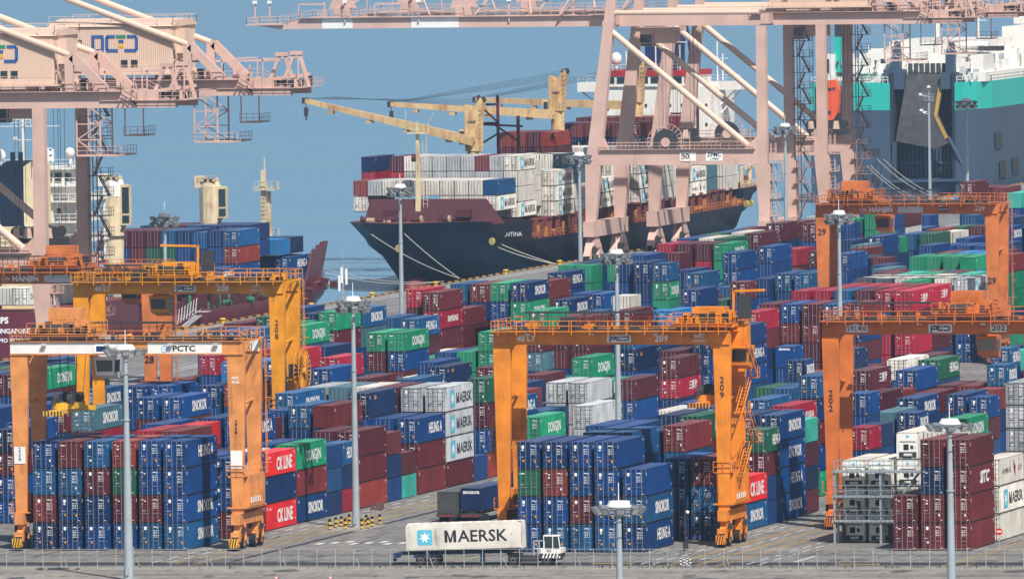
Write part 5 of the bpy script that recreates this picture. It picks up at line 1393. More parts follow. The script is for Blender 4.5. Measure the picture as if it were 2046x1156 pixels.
# ship cranes
def ship_crane(y, z0, z1, jib_from, jib_to, nm, ped=True, text='NMF'):
    c = MB(); c.prism([(XB - 1.25, y - 1.3, z0 + 4.4), (XB + 1.2, y - 1.3, z0 + 4.4), (XB + 1.35, y - 1.3, z1 - 3), (XB + 1.9, y - 1.3, z1 - .4), (XB + 1.5, y - 1.3, z1 + .2), (XB + .7, y - 1.3, z1 - 1.0), (XB - .1, y - 1.3, z1 - 1.9), (XB - .6, y - 1.3, z1 - 1.2), (XB - 1.3, y - 1.3, z1 - 1.0)], (0, 2.6, 0))
    c.cyl((XB, y, z0), (XB, y, z0 + 4.4), 1.18, 18)
    c.cyl((XB + 1.45, y - 1.0, z1 - .25), (XB + 1.45, y + 1.0, z1 - .25), .55, 14, 1)
    for i in range(14): c.bar((XB + 1.25, y - 1.45, z0 + 1 + i * .8), (XB + 1.65, y - 1.45, z0 + 1 + i * .8), .07, .07, 1)
    o = c.build('deck_crane', [M_BUFF, M_DKG], bs)
    MB().box(XB - 2.3, XB - 1.35, y - 1.2, y + .2, z1 - 7.8, z1 - 5.2).build('operator_cab', M_PCRM, o); MB().box(XB - 2.2, XB - 1.45, y - 1.26, y - 1.2, z1 - 7.4, z1 - 5.5).build('cab_window', M_GLASS, o)
    a, b = Vector(jib_from), Vector(jib_to); j = MB()
    for dy in (-.75, .75): j.bar(a + Vector((0, dy, 0)), b + Vector((0, dy * .5, 0)), .5, 1.55, 0, .35, .75)
    j.bar(a, b, 1.2, .3, 0, .7, .2)
    for t in (.15, .4, .62, .85): p = a.lerp(b, t); j.box(p.x - .5, p.x + .5, p.y - .6, p.y + .6, p.z - 1.2, p.z - .7)
    j.box(b.x - .6, b.x + .4, b.y - .5, b.y + .5, b.z - .5, b.z + .5, 1); j.build('jib', [M_BUFF, M_DKG], o)
    hk = MB(); hk.bar(b, b - Vector((0, 0, 1.2)), .1, .1).box(b.x - .3, b.x + .3, b.y - .3, b.y + .3, b.z - 2.6, b.z - 1.2).bar(b - Vector((0, 0, 2.6)), b - Vector((0, 0, 3.4)), .2, .2); hk.build('hook', M_DKG, o)
    w_ = MB(); top = Vector((XB + 1.3, y, z1 - .1))
    for k in range(5): w_.cyl(b + Vector((k * 1.1, (k - 2) * .22, .3 + k * .1)), top + Vector((0, (k - 2) * .3, -.35 * k)), .028, 5)
    w_.build('luffing_wire', M_DKG, o); letters(text, M_INK, o, (XB, y - 1.31, z1 - 4.0), ROT_END, .7, bold=.03)
    if ped: p = MB(); p.cyl((XB, y, 7), (XB, y, z0 - 2.6), 1.9, 18).cyl((XB, y, z0 - 2.6), (XB, y, z0), 1.9, 18, 0, 1.25); p.build('pedestal', M_SHMAR, o)
ship_crane(688.5, 14.5, 27.8, (XB + .6, 686.6, 20.6), (-215.5, 690, 27.6), 'a', False)
ship_crane(746, 19.6, 31.1, (XB - .2, 744, 23.4), (-214.0, 740, 25.5), 'b')
ship_crane(803, 19.4, 31.0, (XB - 1, 801, 23.3), (-216.0, 806, 24.4), 'c')
# containers aboard: bays (y, z of the top, columns with tiers)
def ship_stack(x_right, y, ztop, toks, L, lab, zmin):
    z = ztop
    for i, tk in enumerate(toks):
        H = H1; z -= H + .012
        if z < zmin - .4: break
        SHIPITEMS.append(dict(x=x_right - CW / 2, y=y + L / 2, z=z, L=L, H=H, col=tk[0], tok=tk, plain=tk.endswith('p'), row='S0', bay=0, tier=0, n=0, rz=0.0, ship=lab % (ORDW[i], ), endlogo=False))
ORDW = ['top tier', 'second tier', 'third tier', 'fourth tier', 'fifth tier', 'sixth tier']
COLW = ['first', 'second', 'third', 'fourth', 'fifth', 'sixth', 'seventh', 'eighth', 'ninth', 'tenth', 'eleventh']
LOGO['bF'] = 'F'; LOGOTXT['F'] = ''
def bay(y, ztop, cols, nm, ship, zmin, pitch=2.5, L=12.19, xr=-172.5, drop=None):
    for i, tk in enumerate(cols):
        if tk is None: continue
        d = (drop or {}).get(i, 0)
        ship_stack(xr - i * pitch, y, ztop - d * 2.6, tk, L, '%s, ' + '%s column from quay, %s, %s' % (COLW[i], nm, ship), zmin)
bay(654.1, 15.1, [['bFp', 'WM'], ['W', 'W'], ['W', 'W'], ['W', 'W'], ['W'], ['Wp'], ['W'], ['W'], ['Sp'], ['Op', 'W']], 'first bay', 'black ship', 8.5)
bay(667.7, 18.7, [['WM', 'WM', 'WM', 'WM'], ['Sp', 'Sp', 'W', 'W'], ['Rp', 'Sp'], ['Sp', 'Sp'], ['Yp', 'Sp'], ['Sp', 'Sp'], ['Sp', 'Sp'], ['Wp', 'Sp'], ['Rp', 'C'], None, ['Np', 'C', 'N']], 'second bay', 'black ship', 7.4, pitch=2.48)
bay(681.0, 17.2, [None, ['W', 'W', 'W'], ['W', 'W', 'W'], ['W', 'W']], 'third bay', 'black ship', 7.4)
bay(693.4, 15.3, [['WM', 'WM', 'WM'], ['Sp', 'W', 'W'], ['W', 'W', 'W'], ['W', 'W'], ['W']], 'fourth bay', 'black ship', 7.4)
bay(707.5, 17.6, [['K', 'K', 'W', 'W'], ['W', 'W', 'K', 'K'], ['W', 'W', 'W'], ['W', 'W', 'W']], 'fifth bay', 'black ship', 7.4, xr=-174)
bay(722.0, 21.0, [None, None, None, ['Op', 'R', 'W'], ['Rp', 'R'], ['Op', 'R'], ['Op', 'R']], 'sixth bay', 'black ship', 7.4)
bay(724.9, 12.9, [['WM', 'Wh'], ['W', 'W'], ], 'sixth bay', 'black ship', 7.4)
bay(738.5, 17.8, [['S', 'W', 'W', 'W'], ['K', 'W', 'W', 'W'], ['W', 'W', 'W'], ['W', 'W', 'W']], 'seventh bay', 'black ship', 7.4, xr=-174)
bay(752.0, 15.2, [['WM', 'WM', 'WM'], ['W', 'W', 'W'], ['W', 'W', 'W']], 'eighth bay', 'black ship', 7.4)
bay(766.0, 15.0, [['WM', 'WM', 'WM'], ['W', 'W', 'W'], ['W', 'W', 'W'], ['W']], 'ninth bay', 'black ship', 7.4)
bay(772.0, 21.0, [None, None, ['R', 'N'], ['R', 'N'], ['R', 'N'], ['R', 'N'], ['R', 'N'], ['N', 'N']], 'tenth bay', 'black ship', 7.4)
bay(789.8, 12.4, [['WM', 'Wh'], ['W', 'W'], ['W', 'W']], 'eleventh bay', 'black ship', 7.2)
bay(803.0, 12.6, [['K', 'K'], ['W', 'W'], ['W', 'W']], 'twelfth bay', 'black ship', 7.2, xr=-173.2, L=10)
bay(814.1, 12.5, [['WM', 'WM'], ['W', 'W']], 'last bay', 'black ship', 7.2, L=6.06 * 2)
bay(796.0, 21.3, [None, None, ['R', 'R'], ['R', 'R'], ['R', 'R'], ['R', 'R'], ['R', 'R'], ['N', 'R'], ['R', 'R']], 'bay under bridge', 'black ship', 12)
# stern fittings
sg = MB(); sg.rail([(-171.6, 827, 7.5), (-171.8, 842, 7.6)], 1.2, 0, 1.4, .1)
for y in (828, 834.5): sg.bar((-172.2, y, 7.5), (-172.2, y, 11.2), .5, .6)
sg.bar((-172.2, 828, 11), (-172.2, 837, 11.2), .5, .6); deck_gear(sg, -180, -172.5, 828, 838, 7.5, 22, random.Random(3), 5.5); sg.build('stern_fittings', [M_PCRM, M_DECK], bs)
# mooring lines of the black ship with rat guards
q1 = onZ(1110, 527, .5); q2 = onZ(918, 556, .5)
pts = [(onY(912, 452, 656.5), q1, .9), (onY(928, 452, 657.5), q1, .5), (onY(742, 468, 640), q2, .7), (onY(803, 462, 640), q2, .3)]
nm_ = ['pale mooring line sagging to the quay, lower of the pair with a rat guard', 'pale mooring line to the quay, upper of the pair with a rat guard', 'pale mooring line from the far bow down to the yellow bollard, with an orange float', 'pale mooring line from the bow tip straight down to the yellow bollard']
for (a, b, s_), n_ in zip(pts, nm_): rope((a, b), n_, .08, s_)
def guard(p, label, m_=M_YEL):
    g_ = MB(); p = Vector(p); g_.cyl(p + Vector((-.05, -.1, 0)), p + Vector((.05, .1, 0)), .62, 16); tag(g_.build('rat_guard', m_), label, 'rat guard', 'rat guards on the mooring lines')
M_GRD = mat('rat_guard_yellow', (.55, .42, .14), .6)
for p, l_ in ((onX(983, 482, -172), 'dull yellow rat guard disc beside the black hull amidships of its bow'), (onX(796, 496, -176), 'orange rat guard disc below the black bow'),
              (onX(1491, 407, -171), 'orange rat guard disc at the black stern, left of two'), (onX(1500, 406, -171), 'orange rat guard disc at the black stern, right of two'),
              (onX(652, 566, -176), 'yellow rat guard disc on the line left of the telecom mast'), (onX(622, 571, -178), 'yellow rat guard disc half behind the maroon bow')): guard(p, l_, M_GRD)
for (a, b), l_ in ((((-171.5, 838, 7.2), (-167.6, 822, .5)), 'slack stern line of the black ship, left of two'), (((-171.5, 841, 7.2), (-167.6, 829, .5)), 'slack stern line of the black ship, right of two')): rope((a, b), l_, .1, 1.2)
for k, (a, b) in enumerate((((-184, 577, 4.6), (-167.6, 600, .6)), ((-184, 576, 4.0), (-167.6, 597, .6)))): rope((a, b), 'mooring line from the maroon bow across the water, %s one' % ('upper' if k == 0 else 'lower'), .05, 1.2)
for k, (a, b) in enumerate((((-180, 880, 7), (-168, 850, .5)), ((-182, 905, 8), (-168, 852, .5)))): rope((a, b), 'thin bow line behind the pink crane leg, %s one' % ('left' if k == 0 else 'right'), .09, 1.0)
# ---- maroon ship at the left
XM = -184.0
ms = thing('container_ship', 'maroon-hulled container ship at the left, laden with blue and maroon containers', 'ship', (0, 0, 0))
M_MHULL = mat('hull_maroon', (0.12, 0.020, 0.035), 0.4, var=.18, vscale=.1, dirt=.25, dirtcol=(.05, .015, .02), dscale=.3)
zs = [-4.5, -3, -1, 0.6]
A = [stn(388.5, (3, 6, 9.5, 11), 5.5, 11.6), stn(396, (9, 10.5, 11.6, 11.9), 5.5, 12), stn(440, (11.6, 11.9, 12, 12), 5.4, 12)]
h1 = hull('hull', XM, A, [M_MHULL, M_DECK, M_BOOT], ms)
Bs = [stn(440.02, (11.6, 11.9, 12, 12), 1.7, 12), stn(520, (11.6, 11.9, 12, 12), 1.7, 12), stn(540, (9, 10, 11, 11.4), 1.8, 11.6)]
hull('hull_side', XM, Bs, [M_MHULL, M_DECK, M_BOOT], h1)
Cs = [stn(540.02, (9, 10, 11, 11.4), 3.0, 11.8), stn(552, (5.5, 6.5, 8, 9.4), 3.2, 10.6), stn(561, (2, 2.8, 4, 5.0), 3.2, 6.0), stn(567, (.2, .3, .6, 1.2), 4.2, 2.2, [-3, -2, 0, 1.5, 3])]
hull('forebody', XM, Cs, [M_MHULL, M_DECK, M_BOOT], h1)
bu = MB(); pr = [(538, 11.7, 8.2), (548, 11.0, 8.8), (557, 9.0, 9.0), (565, 5.8, 8.4), (573, 2.0, 6.4), (577.5, 0.1, 5.4)]
for s_ in (-1, 1):
    for (y0, w0, t0), (y1, w1, t1) in zip(pr[:-1], pr[1:]):
        b0_, b1_ = (w0 - .9, w1 - .9); a = [(XM + s_ * b0_, y0 - 1.5, 2.6), (XM + s_ * b1_, y1 - 1.5, 2.9), (XM + s_ * w1, y1, t1), (XM + s_ * w0, y0, t0)]
        bu.prism(a, (-s_ * .22, -.1, 0))
        for t in (.25, .75):
            p = Vector(a[0]).lerp(Vector(a[1]), t); q_ = Vector(a[3]).lerp(Vector(a[2]), t); bu.bar(p - Vector((s_ * .6, 0, 0)), q_ - Vector((s_ * .3, .2, 0)), .18, .5)
bu.build('bow_bulwark', M_MHULL, ms)
letters('PACIFIC SHIPS', M_WHT, h1, (XM + 3.6, 388.45, 4.3), ROT_END, 1.25, bold=.04); letters('SINGAPORE', M_WHT, h1, (XM + 8.2, 388.45, 2.75), ROT_END, .95, bold=.03); letters('IMO 9330965', M_WHT, h1, (XM + 8.2, 388.45, 1.4), ROT_END, .85, bold=.02)
sd_ = MB(); r_ = random.Random(21); sd_.rail([(XM + 11.9, 441, 1.7), (XM + 11.9, 530, 1.7)], 1.2, 0, 2.2, .09)
for i in range(16): y = 444 + i * 5.4; sd_.box(XM + 9.6, XM + 10.4, y, y + .8, 1.7, 4.6, 0); sd_.box(XM + 9, XM + 10.6, y - .4, y + 1.2, 4.5, 4.9, 0)
deck_gear(sd_, XM + 9.6, XM + 11.4, 441, 552, 1.7, 80, r_, 2.6); sd_.box(XM - 11, XM + 9, 442, 536, 1.7, 4.8, 0); sd_.build('deck_fittings', [M_SHMAR, mat('deck_green', (.03, .17, .09), .6)], ms)
gw = MB(); gw.stair((XM + 12.6, 470, 1.2), (XM + 13.6, 459, -1.5 + 1.6), .9, 0, (1, 0, 0)); gw.box(XM + 12, XM + 14, 470, 472, 1.7, 1.8)
for i in range(7): gw.bar((XM + 12.2, 460 + i * 1.6, .3 + i * .2), (XM + 12.2, 461 + i * 1.6, 2.6 + i * .2), .1, .1)
gw.build('gangway', M_STEEL, ms)
ac = MB(); ac.box(-195.0, -176.4, 411, 425, 5.5, 23.0)
for z in (8.6, 11.6, 14.6, 17.6, 20.6): ac.box(-195.6, -172.2, 410.2, 426, z, z + .22); ac.rail([(-176.4, 410.3, z + .2), (-172.3, 410.3, z + .2), (-172.3, 425, z + .2)], 1.1, 0, 1.2, .08)
ac.box(-192, -174.6, 411.4, 420, 23, 25.4); ac.box(-192.6, -173.6, 410.6, 421, 25.4, 25.7); ac.rail([(-192, 410.8, 25.7), (-173.8, 410.8, 25.7), (-173.8, 421, 25.7)], 1.2, 0, 1.2, .08)
ac.box(-195.6, -172.2, 410.2, 414, 22.9, 23.1); ac.rail([(-195.6, 410.3, 23.1), (-172.3, 410.3, 23.1)], 1.1, 0, 1.2, .08)
ac.bar((-172.6, 411, 5.5), (-172.6, 411, 23), .3, .3).bar((-172.6, 425, 5.5), (-172.6, 425, 23), .3, .3)
acc = ac.build('superstructure', M_SWHITE, ms)
aw = MB()
for i in range(12): aw.box(-191 + i * 1.5, -190 + i * 1.5, 411.3, 411.38, 23.5, 24.9)
for z in (9.8, 15.8, 18.8): aw.box(-175.9 + .2, -175.9 + .8, 410.9, 410.98, z, z + .9); 
aw.build('bridge_window', M_GLASS, acc)
dm = MB(); dm.cyl((-173.9, 412, 25.7), (-173.9, 412, 27.2), .3, 8).sphere((-173.9, 412, 27.8), .75, 0, 12, 1.1).cyl((-184.6, 412, 25.7), (-184.6, 412, 26.8), .3, 8).sphere((-184.6, 412, 27.5), .85, 0, 12, 1.1); dm.build('radar_dome', M_SWHITE, acc, smooth=True)
mm = MB(); mm.bar((-178.6, 404, 26), (-178.6, 404, 40), .35, .35); mm.bar((-182, 404, 32), (-173, 404, 32), .12, .12)
for i, z in enumerate((30, 33, 34.5, 36, 37.5)): mm.bar((-179.8, 404, z), (-177.4, 404, z), .12, .12); mm.box(-180, -179.5, 403.8, 404.2, z, z + .5)
mm.rail([(-180.2, 403.4, 32), (-177.2, 403.4, 32)], 1.1, 0, .8); mm.build('radar_mast', M_SWHITE, acc)
fn = MB(); fn.prism([(-181.0, 400, 5.5), (-175.4, 400, 5.5), (-175.4, 400, 17.5), (-181.0, 400, 17.5)], (0, 7, 0), 1); fn.prism([(-181.0, 400, 17.5), (-177.4, 400, 17.5), (-177.4, 400, 27), (-180.0, 400, 27), (-181.4, 400, 26.0)], (0, 7, 0), 0)
fn.prism([(-177.4, 400, 17.5), (-175.4, 400, 17.5), (-175.4, 400, 26.6), (-176.2, 400, 27.0), (-177.4, 400, 26.2)], (0, 7, 0), 1)
for dx in (0, 1.2): fn.cyl((-179.6 + dx, 402, 26.5), (-179.6 + dx, 402, 28.3), .35, 10, 0)
fn.build('funnel', [mat('funnel_navy', (.008, .018, .04), .5), mat('funnel_cream', (.70, .60, .36), .5)], ms)
# flag
fl = MB(); n = 10
for i in range(n):
    x0, x1 = -175.3 + i * .3, -175.3 + (i + 1) * .3; z0, z1 = 29.6 - .09 * i + .1 * math.sin(i * .9), 29.6 - .09 * (i + 1) + .1 * math.sin((i + 1) * .9); fl.quad((x0, 399, z0 - 1.9), (x1, 399, z1 - 1.9), (x1, 399, z1), (x0, 399, z0))
for k, (c_, dz) in enumerate(((1, .18), (2, -.18))):
    ps = [(-173.8 + .45 * math.cos(math.radians(a + (0 if k == 0 else 180))), 398.96, 28.3 + .45 * math.sin(math.radians(a + (0 if k == 0 else 180)))) for a in range(0, 181, 30)]; fl.add(ps, [tuple(range(len(ps)))], c_)
for sx in (-1, 1):
    for sz in (-1, 1):
        for q in range(3): cx0, cz0 = -173.8 + sx * (.82 + q * .09), 28.3 + sz * (.5 - q * .08); fl.quad((cx0 - .18, 398.96, cz0 - .03), (cx0 + .18, 398.96, cz0 - .03), (cx0 + .18, 398.96, cz0 + .03), (cx0 - .18, 398.96, cz0 + .03), 3)
fl.bar((-175.35, 399, 26), (-175.35, 399, 29.8), .08, .08, 3)
tag(fl.build('national_flag', [M_WHT, M_REDL, M_DKBL, M_INK]), 'white flag with a red and blue disc flying above the ship bridge at the left', 'flag')
def yellow_post(x, y, z0, z1, r, name, cab=True, whitetop=False):
    c = MB(); zm = z0 + (z1 - z0) * .46; c.cyl((x, y, z0), (x, y, zm - 1.6), r * .92, 20, 0, r).cyl((x, y, zm - 1.6), (x, y, zm), r, 20, 0, r * 1.05).cyl((x, y, zm), (x, y, zm + .25), r * 1.22, 20, 1)
    zz = zm + .25; c.cyl((x, y, zz), (x, y, z1 - 1.6), r * 1.12, 14, 0).cyl((x, y, z1 - 1.6), (x, y, z1 - .8), r * 1.12, 14, 2 if whitetop else 0, r * .95)
    if whitetop: c.cyl((x, y, z1 - 3.4), (x, y, z1 - 1.6), r * 1.16, 14, 2)
    c.box(x + r * .9, x + r * 1.8, y - r * .7, y + r * .4, zz + 1.6, z1 - 1.6, 0); c.box(x + r * 1.15, x + r * 1.84, y - r * .78, y - r * .69, zz + 2.0, zz + 3.1, 3).box(x + r * 1.15, x + r * 1.84, y - r * .78, y - r * .69, zz + 3.5, z1 - 2.0, 3).bar((x + r * .8, y - r * .6, zz + .6), (x + r * 1.5, y - r * .6, zz + 1.7), .25, .25, 1)
    c.box(x - r * 1.5, x - r * .5, y - r * .8, y + r * .3, z1 - 1.8, z1, 2 if whitetop else 0); c.rail([(x - r, y - r, z1 - .8), (x + r, y - r, z1 - .8)], .9, 0, .8)
    for k in range(5): c.cyl((x - .8 + k * .45, y - r, z1 - .6), (x - .8 + k * .45, y + r * .5, z1 - .6), .28, 8, k % 2)
    c.prism([(x - r * .2, y - r * 1.03, z0 + 3.4), (x + r, y - r * 1.03, z0 + 3.4), (x + r * .4, y - r * 1.03, z0 + .6)], (0, .1, 0))
    return c.build(name, [M_PCRM, M_DKG, M_SWHITE, M_GLASS], ms)
yellow_post(-184, 521, 5.0, 20.6, 1.5, 'crane_pedestal'); yellow_post(-184, 468, 5, 22.8, 1.5, 'crane_pedestal', whitetop=True)
mp_ = MB(); mp_.bar((-184.4, 553, 3), (-184.4, 553, 20.4), .85, .8, 0, .7, .7).bar((-183.5, 553.6, 3), (-183.7, 553.6, 17), .5, .5); mp_.bar((-184.2, 553, 20), (-184.2, 553, 22.4), .16, .16)
for z in (9.8, 17.2): mp_.box(-185.8, -182.2, 552, 554, z, z + .12); mp_.rail([(-185.6, 552, z + .1), (-182.2, 552, z + .1), (-182.2, 554, z + .1)], 1.3, 0, .7)
for i in range(22): mp_.bar((-184.8, 552.5, 5 + i * .65), (-184.0, 552.5, 5 + i * .65), .05, .05)
mp_.bar((-186.4, 553, 17.6), (-181.6, 553, 17.6), .1, .1); mp_.build('foremast', M_PCRM, ms)
MS = 'maroon ship'
bay(499.8, 12.9, [['bS', 'O', 'B'], ['B', 'B', 'B'], ['b', 'B', 'B'], ['B', 'B'], ['b', 'g'], ['R', 'g'], ['R', 'R'], ['R', 'B'], ['R', 'B']], 'bay before crane pedestal', MS, 4.8, pitch=2.5, xr=-173.5, drop={2: .12})
bay(512.6, 13.2, [['B', 'B'], ['B', 'B'], ['B', 'B'], ['b', 'B'], ['R'], ['R'], ['B']], 'next bay forward', MS, 4.8, xr=-175.5)
bay(528.4, 7.6, [['BH', 'B'], ['B', 'B'], ['B', 'B'], ['R']], 'low bay near bow', MS, 2.3, xr=-173.5)
bay(527.0, 10.4, [['L'], ['L'], ['L'], ['L']], 'light bay near bow', MS, 2.3, L=6.06, xr=-174.6, pitch=2.6)
bay(533.4, 10.5, [['NS'], ['B']], 'bay by bow bulwark', MS, 2.3, L=6.06, xr=-174.2)
bay(486.5, 7.5, [['BH', 'B'], ['B', 'B'], ['B']], 'bay amidships', MS, 4.7, xr=-173.5)
bay(450.0, 5.9, [['L'], ['Wp'], ['B'], ['Wp'], ['Wp'], ['b']], 'bay behind gantry girder', MS, 2.0, xr=-174.0, L=12.19)
bay(385.2 + 4.0, 9.0, [['WD'], ['W'], ['W']], 'bay on the stern', MS, 5.8, xr=-173.5, L=6.06)
LOGO['WD'] = 'd'
# ---- car carrier
M_TEAL = mat('teal_hull_band', (0.02, 0.42, 0.36), 0.45, var=.06, vscale=.05, dirt=.1, dirtcol=(.02, .25, .2), dscale=.1)
M_GHULL = mat('grey_blue_hull', (0.045, 0.075, 0.120), 0.5, var=.1, vscale=.05, dirt=.2, dirtcol=(.04, .05, .07), dscale=.15)
M_RAMP = mat('ramp_dark_steel', (0.055, 0.055, 0.062), 0.7, var=.3, vscale=.8, dirt=.5, dirtcol=(.16, .10, .07), dscale=.8)
cc_ = thing('car_carrier', 'large car carrier with teal band above a grey hull and a raised stern ramp', 'ship', (0, 0, 0))
Y0 = 1036.0
def plan(z0, z1, m_, nm, parent):
    b_ = MB(); pts_ = [(-207.8, Y0, z0), (-176.6, Y0, z0), (-174.8, Y0 + 4, z0), (-173.2, Y0 + 11, z0), (-173.0, Y0 + 190, z0), (-207.8, Y0 + 190, z0)]
    # leave the slot for the ramp open
    q = [(-207.8, Y0), (-191.6, Y0), (-191.6, Y0 + 5), (-178.4, Y0 + 5), (-178.4, Y0), (-176.6, Y0), (-174.8, Y0 + 4), (-173.2, Y0 + 11), (-173.0, Y0 + 190), (-207.8, Y0 + 190)]
    b_.prism([(x, y, z0) for x, y in q], (0, 0, z1 - z0)); return b_.build(nm, m_, parent)
hl = plan(-4, 15.4, M_GHULL, 'hull', cc_); plan(15.402, 20.8, M_TEAL, 'hull_band', hl)
M_DGH = mat('recess_dark_blue_grey', (0.016, 0.026, 0.042), .7, var=.3)
M_YDUL = mat('worn_yellow_stripe', (.36, .22, .035), .7, dirt=.4)
rc = MB(); rc.box(-191.6, -178.4, Y0 + 4.2, Y0 + 4.98, 1.0, 21.0); rc.box(-191.6, -190.9, Y0 + .1, Y0 + 4.2, 1, 22.8).box(-179.0, -178.4, Y0 + .1, Y0 + 4.2, 1, 22.8)
for i in range(15): rc.box(-190.4 + i * .8, -190.1 + i * .8, Y0 + 3.9, Y0 + 4.2, 2, 9.5, 1)
for z in (4.6, 1.4): rc.box(-190.9, -179, Y0 + 3.5, Y0 + 4.2, z, z + .4, 1)
rc.box(-185.4, -184.9, Y0 + 3.3, Y0 + 4.2, 1.4, 9.5, 1); rc.build('ramp_recess', [M_DGH, M_GHULL], hl)
rp = MB(); rp.add([(-190.4, Y0 - .6, 9.2), (-182.0, Y0 - 1.0, 7.7), (-179.2, Y0 - 1.0, 9.0), (-181.8, Y0 - .2, 14.4), (-180.8, Y0 + 2.4, 22.6), (-188.4, Y0 + 2.4, 22.9), (-189.6, Y0, 14.2)], [(0, 1, 2, 3, 6), (6, 3, 4, 5)])
rp.add([(-190.4, Y0 + .2, 9.2), (-182.0, Y0 - .2, 7.7), (-179.2, Y0 - .2, 9.0), (-181.8, Y0 + .6, 14.4), (-180.8, Y0 + 3.2, 22.6), (-188.4, Y0 + 3.2, 22.9), (-189.6, Y0 + .8, 14.2)], [(6, 3, 2, 1, 0), (5, 4, 3, 6)])
o7 = [(0, 1), (1, 2), (2, 3), (3, 4), (4, 5), (5, 6), (6, 0)]; rp.f += [[a + 7, b + 7, b, a] for a, b in []]
for a, b in o7: rp.f.append([a, b, b + 7, a + 7]); rp.m.append(0)
for i in range(7): rp.box(-188.3 + i * 1.15, -187.5 + i * 1.15, Y0 + 2.2, Y0 + 2.8, 22.7, 24.6)
ro = rp.build('stern_ramp', M_RAMP, cc_)
ys_ = MB(); ys_.add([(-182.6, Y0 - .32, 14.3), (-181.9, Y0 - .32, 14.3), (-180.9, Y0 + 2.3, 22.5), (-181.7, Y0 + 2.3, 22.5), (-180.3, Y0 - 1.02, 9.6), (-179.5, Y0 - 1.02, 9.9)], [(0, 1, 2, 3), (4, 5, 1, 0)]); ys_.build('yellow_stripe', M_YDUL, ro)
am = MB()
for x in (-190.6, -179.6): am = MB(); am.prism([(x - .8, Y0 + 1, 20), (x + .9, Y0 + 1, 20), (x + .8, Y0 + 1, 27), (x + .5, Y0 + 1, 29.0), (x - .1, Y0 + 1, 29), (x - .8, Y0 + 1, 26)], (0, 2.4, 0)).build('ramp_tower', M_GHULL, cc_)
MB().box(-193.0, -188.9, Y0 + .6, Y0 + 4, 19.5, 23.4).build('winch_house', M_GHULL, cc_); MB().box(-181.3, -178.0, Y0 + .6, Y0 + 4, 19.5, 22.8).build('winch_house', M_GHULL, cc_)
am = MB(); am.bar((-190.6, Y0 - .4, 9), (-191.2, Y0 + 1, 1.2), .9, .6).bar((-179.6, Y0 - .8, 10), (-175.8, Y0 + 1, 2.0), .9, .6); am.bar((-192.8, Y0 - .2, 1.2), (-174.6, Y0 - .2, 1.5), .6, .5); am.build('ramp_arm', M_GHULL, cc_)
tp = MB(); r_ = random.Random(77)
tp.box(-207.6, -173.4, Y0 + 6, Y0 + 185, 20.82, 22.6)
for _ in range(70):
    x = r_.uniform(-206.5, -176); y = Y0 + r_.uniform(3, 60); w_ = r_.uniform(.6, 4.5); tp.box(x, x + w_, y, y + r_.uniform(1, 5), 22.6, 22.7 + r_.uniform(.6, 3.0) + (y - Y0) * .03)
for _ in range(36): x = r_.uniform(-206, -176); y = Y0 + r_.uniform(2, 70); tp.bar((x, y, 22), (x, y, r_.uniform(24, 28)), .2, .2)
tp.rail([(-207.6, Y0 + .3, 20.8), (-192, Y0 + .3, 20.8)], 1.2, 0, 1.0, .12); tp.rail([(-178, Y0 + .3, 20.8), (-176.6, Y0 + .3, 20.8), (-173.3, Y0 + 11, 20.8), (-173.2, Y0 + 100, 20.8)], 1.2, 0, 1.3, .12)
tp.box(-198, -180, Y0 + 30, Y0 + 60, 23, 28.5).box(-200, -182, Y0 + 10, Y0 + 16, 22.6, 26.4).box(-187, -182.5, Y0 + 6, Y0 + 9, 22.6, 24.4).box(-177, -174.4, Y0 + 9, Y0 + 20, 22.0, 26.0)
tp.box(-182, -174, Y0 + 62, Y0 + 90, 22, 30.5).box(-186, -173, Y0 + 92, Y0 + 96, 30.4, 34).box(-174.2, -172.6, Y0 + 60, Y0 + 64, 29, 34)
tp.cyl((-181.5, Y0 + 20, 27.6), (-175.6, Y0 + 20, 27.6), .9, 14)
tp.bar((-180.0, Y0 + 30, 24), (-180, Y0 + 30, 38), .7, .7, 0, .4, .4)
for z in (32.5, 34, 35.5, 37): tp.bar((-181.8, Y0 + 30, z), (-178.2, Y0 + 30, z), .18, .18)
tp.bar((-188.4, Y0 + 30, 24), (-188.4, Y0 + 30, 37), .9, .9); tp.rail([(-186, Y0 + 12, 26.4), (-182, Y0 + 12, 26.4)], 2.2, 0, 1.2, .14)
for _ in range(150):
    x = r_.uniform(-206, -174.5); y = Y0 + r_.uniform(1, 8) if r_.random() < .6 else Y0 + r_.uniform(9, 60); z = 21 + r_.uniform(0, 3.6) + (y - Y0) * .04; a = r_.uniform(.2, 1.3)
    if -192 < x < -178 and y < Y0 + 5: continue
    tp.box(x, x + a, y, y + .5, z, z + r_.uniform(.3, 1.4), r_.choice([1, 2, 2, 3, 0, 0]))
tops = tp.build('upper_works', [M_SWHITE, M_DKG, mat('light_grey_blue_fittings', (.34, .40, .44), .6), M_STEEL], cc_)
tg = MB(); tg.box(-191, -184, Y0 + 22, Y0 + 28, 24.5, 26.0, 0); tg.box(-203.6, -201.9, Y0 + 3, Y0 + 8, 23, 30, 0); tg.box(-203.4, -200.8, Y0 + 3, Y0 + 8, 30, 34, 1)
tg.box(-206.8, -203.2, Y0 + 1.5, Y0 + 6, 20.82, 26.6, 2); tg.box(-206.1, -204.2, Y0 + 1.4, Y0 + 1.5, 22.6, 25.6, 1); tg.box(-177.4, -172.9, Y0 + 18, Y0 + 22, 26.6, 27.5, 1); tg.build('funnel', [M_TEAL, M_DKG, M_SWHITE], cc_)
